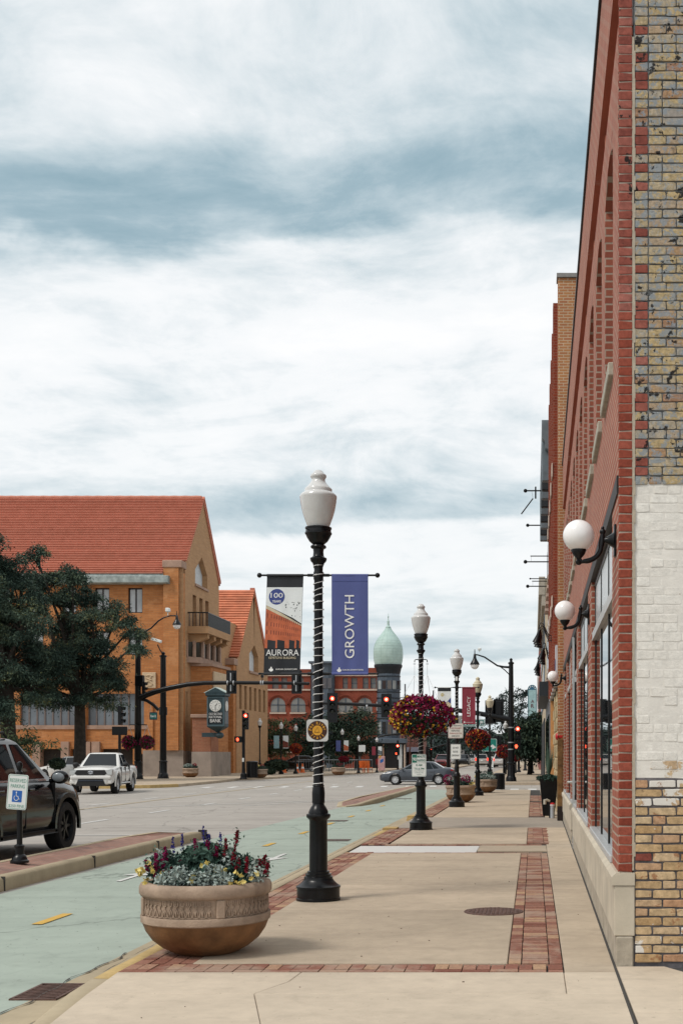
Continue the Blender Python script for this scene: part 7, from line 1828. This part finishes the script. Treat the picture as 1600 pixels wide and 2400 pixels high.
tree('locust_tree', 'big feathery dark green tree at the far left before the bank', (ax(18,66), 66, .04),
     B(66, [(-5,1260,38,40),(-40,1320,70,60),(25,1330,50,40),(-30,1400,90,70),(50,1400,60,45),(-20,1480,110,60),(70,1470,60,45),(20,1545,110,55),(100,1545,60,40),(-50,1580,110,60),(50,1610,75,45),(10,1660,60,35)]), lf_locust, .42, 5.4, (.085,.030), 330, .85, seed=3, clr=.48)
tree('locust_tree', 'feathery tree with forked trunk in front of the bank ribbon windows', (ax(186,70), 70, .04),
     B(70, [(105,1310,26,26),(92,1350,40,34),(150,1345,30,24),(185,1352,24,18),(135,1400,60,45),(190,1395,40,30),(230,1455,44,34),(275,1436,40,34),(160,1470,65,45),(215,1510,60,36),(298,1475,34,24),(325,1522,24,14),(130,1540,80,45),(205,1570,70,40),(265,1575,46,34),(290,1600,26,20),(110,1610,70,30),(175,1635,60,22),(255,1640,30,18)]), lf_locust, .34, 4.6, (.085,.030), 330, .9, seed=5, clr=.46)
tree('street_tree', 'pale feathery young tree low at the far left behind the black SUV', (ax(60,64), 64, .04), B(64, [(50,1715,40,28),(85,1735,40,22),(30,1745,40,25),(70,1762,30,14)]), lf_mid, .10, 1.2, (.12,.04), 70, .9, seed=6, clr=.5)
G2 = 'trees on the far corner'
tree('street_tree', 'green tree behind the row of small white lamps on the bank corner', (ax(612,112), 112, .04), B(112, [(592,1712,24,26),(625,1690,26,22),(662,1698,26,24),(690,1725,22,28),(640,1730,40,28),(604,1752,28,20),(665,1758,32,18)]), lf_mid, .22, 2.6, (.12,.05), 100, .8, group=G2, seed=8, clr=.6)
tree('street_tree', 'dark tree directly behind the trail sign post', (ax(705,114), 114, .04), B(114, [(710,1700,20,22),(735,1690,24,22),(720,1740,30,26),(740,1755,30,20)]), lf_deep, .2, 2.2, (.15,.06), 90, 1.0, group=G2, seed=9, clr=.6)
tree('street_tree', 'broad dark tree before the red house, left of the turret', (ax(838,116), 116, .04), B(116, [(795,1682,28,20),(840,1672,30,20),(775,1710,30,28),(825,1712,40,32),(866,1705,22,28),(850,1742,36,22),(790,1745,40,22)]), lf_deep, .3, 2.6, (.13,.055), 110, .9, group=G2, seed=10, clr=.7)
tree('street_tree', 'sparse tree against the sky right of the traffic pole', (ax(1186,118), 118, 0), B(118, [(1165,1650,22,20),(1185,1628,20,18),(1212,1622,18,14),(1225,1650,20,20),(1200,1660,26,22),(1175,1690,30,22),(1215,1690,24,20),(1232,1620,9,8)]), lf_far, .2, 3.0, (.15,.055), 46, .75, group='trees down the street', seed=11, clr=.55, bk=bark_t)
tree('street_tree', 'dense dark tree over the sidewalk right of the traffic pole', (ax(1240,90), 90, 0), B(90, [(1238,1702,26,24),(1262,1692,20,28),(1215,1722,24,24),(1250,1735,30,30),(1225,1757,28,20),(1268,1735,20,36),(1205,1748,18,18),(1258,1770,22,14),(1285,1710,14,36)]), lf_deep, .16, 2.2, (.15,.06), 110, 1.5, group='trees down the street', seed=12, clr=.6, bk=bark_t)
far = [('dark', 990, 1740, 190), ('rounded', 1040, 1735, 200), ('tall', 1095, 1722, 185), ('low', 1010, 1752, 170), ('bluish', 1130, 1728, 176), ('small', 1160, 1738, 160)]
for i, (wd_, px, py, Y) in enumerate(far):
    tree('far_tree', f'{wd_} distant tree at the end of the street' if wd_ != 'small' else 'small distant tree behind the green arrow sign', (ax(px,Y), Y, 0), B(Y, [(px-14,py,22,20),(px+12,py+2,22,22),(px,py-12,20,16),(px+4,py+14,30,14)]), lf_far, .3, 3.0, (.32,.14), 60, .35, group='trees at the end of the street', seed=30+i, clr=1.2, bk=bark_t)
for i, (px, Y, h, wd_, lb) in enumerate(((985,230,9,16,'dim grey block at the very end of the street'),(1110,250,5,24,'long pale block behind the far trees'),(1215,260,6,14,'low pale wall at the end of the sidewalk'))):
    b = thing('far_building', lb, 'building', (ax(px,Y), Y, 0)); obj('wall', MB().box(-wd_/2,wd_/2,0,8,0,h), mat('far_wall_%d' % i, (.22,.21,.20), .9, 0, .1, .3), b)
    for k in range(int(wd_/2.2)):
        for q in range(int(h/3)): obj('window', MB().box(-wd_/2+.7+2.2*k,-wd_/2+1.9+2.2*k,-.06,-.01,1+3*q,2.5+3*q), dark_glass, b)
# ------------------------------------------------------------------ lamps and details on the far corner
small = [(609,1683,1803,'first white-topped lamp from the bank gable'),(659,1692,1803,'white-topped lamp with a pale blue banner on the bank corner'),(693,1698,1800,'white-topped lamp with the orange basket on the bank corner'),
         (802,1708,1801,'small white-topped lamp with blue and orange banners'),(840,1724,1801,'small white-topped lamp with a square notice'),(883,1728,1800,'small white-topped lamp with maroon and grey banners')]
fl = []
for px, top, base, lb in small:
    hpx = base-top; Y = 90+2*len(fl)
    o = dup(lamp1, lb, (ax(px,Y), Y, .04), sc=max(.55,(azz(top,Y)-.04)/4.782), group='small acorn lamps on the far corner', skip=('banner_arm',)); fl.append((o, Y))
for px, py, Y, lb in ((950,1733,170,'farther white-topped lamp beside the pink house'),(966,1740,190,'tiny lamp second from the pink house'),(980,1744,205,'tiny lamp third from the pink house'),(998,1747,215,'tiny lamp farthest from the pink house'),(1184,1690,92,'white-topped lamp just left of the right traffic pole')):
    dup(lamp1, lb, (ax(px,Y), Y, azz(py,Y)-4.4+.0), sc=.92, group='small acorn lamps on the far corner', skip=('banner_arm',))
def minibanner(l, side, label, m, m2=None, z0=2.35, z1=3.55, txt=None):
    s = l.scale[0]; t = thing('banner', label, 'banner', (l.location.x+side*.42*s, l.location.y, l.location.z), 0, 'small banners on the far corner lamps', s)
    g, yv = cloth(.5, z0, z1, 21); obj('cloth', g, m, t, smooth=80)
    obj('arm', MB().tube([(-side*.42,0,z1),(side*.27,0,z1)], .02, 6).tube([(-side*.42,0,z0),(side*.27,0,z0)], .02, 6), black, t)
    if m2: obj('print', MB().prism([(-.24,z0+.1),(.24,z0+.1),(.24,z0+.55),(-.24,z0+.75)], -.03, -.024, 'y'), m2, t)
    if txt: text(txt, .75, .12, bw, t, (0,-.03,(z0+z1)/2), (R(90),R(-90),0), ext=.003)
minibanner(fl[1][0], -1, 'plain pale blue banner on a bank corner lamp', mat('pale_blue_vinyl', (.26,.42,.46), .6)); minibanner(fl[1][0], 1, 'white picture banner on a bank corner lamp', bn_white, bn_brown)
minibanner(fl[3][0], -1, 'small blue banner left on the far corner lamp', blue, None); minibanner(fl[3][0], 1, 'small white and orange banner on the far corner lamp', bn_white, bn_orange)
minibanner(fl[5][0], -1, 'small maroon banner near the turret shopfront', maroon); minibanner(fl[5][0], 1, 'small grey picture banner near the turret shopfront', bn_white, mat('print_grey', (.12,.14,.15), .6))
nt_ = thing('notice_plate', 'square white notice on the far corner lamp', 'sign', (fl[4][0].location.x+.3, fl[4][1]-.1, azz(1754,fl[4][1]))); signplate(nt_, .55, .55, white_sign, .05)
basket(fl[2][0], 'orange and red flower basket on a bank corner lamp', (0,0,2.45), (.62,.5,.5), [(fl_orange, None, 700, .05), (fl_red, None, 500, .05)], chains=False)
basket(fl[3][0], 'dull red flower basket low on the far corner lamp', (.15,0,1.55), (.55,.5,.3), [(fl_red, None, 500, .06)], chains=False)
hb = thing('flower_basket', 'red flower baskets hung either side of the luminaire pole by the bank', 'flower basket', (ax(324,73.6), 73.6, .04), 0, 'hanging flower baskets on the lamps')
for sd in (-1,1):
    c = (sd*.55, 0, azz(1742,73.6)); leaves('foliage', blob(600, c, (.46,.42,.46), 1, .3), .08, .04, lf_mid, hb); bloom(blob(240, (c[0],c[1],c[2]+.05), (.40,.38,.40), 1, .5), .06, fl_red, hb, 'blooms'); bloom(blob(120, c, (.45,.42,.42), 1, .9), .06, fl_mag, hb, 'blooms')
    for q in (-.25,.25): obj('chain', MB().tube([(c[0],0,c[2]+1.1),(c[0]+q,0,c[2]+.3)], .015, 4), galv, hb)
    obj('hook', MB().tube([(0,0,c[2]+1.1),(c[0],0,c[2]+1.1)], .03, 5), black, hb)
# right row baskets and bases beyond the crossing
for px, py, Y, k, lb in ((1180,1761,88,.6,'small red basket left of the right traffic pole'),(1208,1772,96,.5,'dark basket just behind the right traffic pole')):
    X = ax(px,Y); t = thing('flower_basket', lb, 'flower basket', (X, Y, 0), 0, 'hanging flower baskets on the lamps'); c = (0,0,azz(py,Y))
    leaves('foliage', blob(600, c, (k,k,k*.8), 1, .4), .07, .035, lf_dark, t); bloom(blob(500, c, (k,k,k*.8), 1, .9), .06, fl_red, t, 'blooms'); bloom(blob(160, c, (k,k,k*.8), 1, .92), .05, fl_orange, t, 'blooms')
    obj('post', MB().tube([(0,0,-.05),(0,0,c[2])], .07, 8), black, t)
for i, (px, Y) in enumerate(((1215,102),(1230,112),(1246,96))):
    t = thing('bollard', ('first','second','third')[i]+' dark bollard along the sidewalk past the traffic pole', 'bollard', (ax(px,Y), Y, 0), 0, 'dark bollards past the crossing'); obj('post', MB().lathe([(.2,0),(.2,.15),(.12,.25),(.10,1.1),(.13,1.15),(.10,1.25),(.02,1.3)], 12), black, t, smooth=40)
# planters, hedges, bins of the bank corner
pk1 = planter('planter', 'pale stone planter at the foot of the bank clock pier', (ax(447,80), 80, .04), 1.0, .2, False); planting(pk1, 'red and silver flowers before the bank clock pier', [(lf_silver,(-.1,-.2,.78),(.35,.3,.15),300),(fl_red,(.3,-.1,.82),(.15,.2,.14),160)], 4)
pk2 = planter('planter', 'small brown planter behind the litter bin on the bank corner', (ax(607,77.2), 77.4, .04), .95, .2, False); planting(pk2, 'yellow and red flowers behind the bank corner litter bin', [(fl_pale,(-.15,-.2,.8),(.25,.3,.12),200),(fl_red,(.2,-.1,.84),(.2,.2,.14),160)], 5)
pk3 = planter('planter', 'stone planter in front of the far patio fence', (ax(793,88), 88, .04), .95, .2, False); planting(pk3, 'dull red flowers in the planter by the far patio fence', [(fl_red,(.1,-.2,.82),(.3,.3,.14),200)], 6)
def hedge(label, px, py, rx, ry, Y, n=1600):
    t = thing('hedge', label, 'hedge', at(px,py,Y)); k = Y/2800
    leaves('foliage', blob(n, (0,0,0), (rx*k,rx*k*.6,ry*k), 1, .55), .12, .06, lf_deep, t); obj('core', MB().sphere((0,0,0), 1, 14, 8, (rx*k*.85,rx*k*.5,ry*k*.85)), mat('hedge_core', (.008,.014,.01), .95), t); return t
hedge('rounded dark hedge behind the pale blue banner lamp', 648, 1793, 28, 13, 92); hedge('low dark shrub left of the rounded hedge', 625, 1808, 22, 8, 90); hedge('dark shrub under the trees right of the trail sign', 795, 1782, 34, 10, 112); hedge('dark hedge beside the white hatchback', 135, 1790, 18, 12, 67)
# patio fence with orange chairs before the red house
fc_ = thing('patio_fence', 'grey metal patio railing in front of the red house', 'fence', (ax(700,103), 103, .04)); L = ax(872,103)-ax(700,103)
gp_ = mat('grey_rail', (.16,.18,.20), .5, .3)
for z_ in (1.05,.25): obj('rail', MB().tube([(0,0,z_),(L,0,z_)], .035, 6), gp_, fc_)
for k in range(30): obj('picket', MB().tube([(L*k/29,0,.05),(L*k/29,0,1.12 if k % 6 else 1.35)], .018 if k % 6 else .04, 5), gp_, fc_)
orange_ch = mat('orange_plastic', (.62,.13,.02), .45)
for i, px in enumerate((847, 856, 864)):
    t = thing('patio_chair', ('left','middle','right')[i]+' orange patio chair by the far fence', 'chair', (ax(px,100), 100, .04), R(20*i), 'orange patio chairs')
    obj('seat', MB().cbox(-.25,.25,-.25,.25,.40,.45,.02), orange_ch, t); obj('backrest', MB().cbox(-.25,.25,.22,.28,.45,.98,.02), orange_ch, t)
    for a in (-.22,.22):
        for b in (-.22,.22): obj('leg', MB().tube([(a,b,0),(a,b,.4)], .02, 5), orange_ch, t)
vm = thing('painted_box', 'pink utility box painted red and blue beside the turret shopfront', 'utility box', (ax(893,112), 112, .04))
obj('cabinet', MB().cbox(-.25,.32,-.3,.3,0,azz(1773,112),.03), mat('box_pink', (.55,.33,.33), .6, 0, .15, 3), vm); obj('red_panel', MB().cbox(-.45,-.26,-.2,.2,.35,1.1,.03), redp, vm); obj('blue_patch', MB().prism([(-.05,.7),(.25,.85),(.25,1.15),(-.05,1.0)], -.305, -.301, 'y'), signblue, vm); obj('yellow_patch', MB().prism([(-.2,1.1),(.0,1.25),(.1,1.4),(-.15,1.4)], -.305, -.301, 'y'), ty, vm)
# a parked dark car and traffic cones behind the hedges
for i, (px, Y) in enumerate(((660,99),(690,98),(703,99.5))):
    t = thing('traffic_cone', ('left','middle','right')[i]+' orange traffic cone by the far lamp bases', 'traffic cone', (ax(px+6,Y), Y, .04), 0, 'orange traffic cones'); obj('cone', MB().lathe([(.2,.03),(.05,.75),(.03,.76)], 12), orange_ch, t); obj('foot', MB().cbox(-.25,.25,-.25,.25,0,.03,.005), orange_ch, t); obj('band', MB().lathe([(.135,.35),(.105,.5)], 12, cap=False), bn_white, t)
sedan('dark car parked behind the bank corner lamps', car_black, (ax(700,106), 106, -.0), R(180))
# overhead utility poles near the turret
for i, (px, top) in enumerate(((949,1603),(1015,1618))):
    Y = 170; t = thing('utility_pole', ('left','right')[i]+' thin utility pole seen past the magenta basket', 'utility pole', (ax(px,Y), Y, 0)); zt = azz(top,Y)
    obj('pole', MB().tube([(0,0,0),(0,0,zt)], [.16,.10], 8), mat('grey_pole', (.10,.11,.12), .8), t); obj('crossarm', MB().tube([(-1.2,0,zt-2.0+.0),(1.6,0,zt-1.7)], .05, 5).tube([(-2.2,0,zt-3.4),(2.0,0,zt-3.4)], .04, 5), mat('grey_pole', (.10,.11,.12), .8), t)
# fallen leaves and grit along the gutter
C = np.stack([RNG.uniform(-6.3,-3.5,160), RNG.uniform(8,20,160), np.full(160, ROADZ+.012)], 1); d = rdir(160); d[:,2] = 0; d /= np.linalg.norm(d,axis=1,keepdims=True)
o = link('leaf_litter', qmesh('leaf_litter', C, d*.012, np.cross(d,[0,0,1])*.008, mat('litter_brown', (.04,.03,.02), .9))); o['kind'] = 'stuff'; o['label'] = 'small dark leaf litter scattered over the green lane'; o['category'] = 'leaf litter'
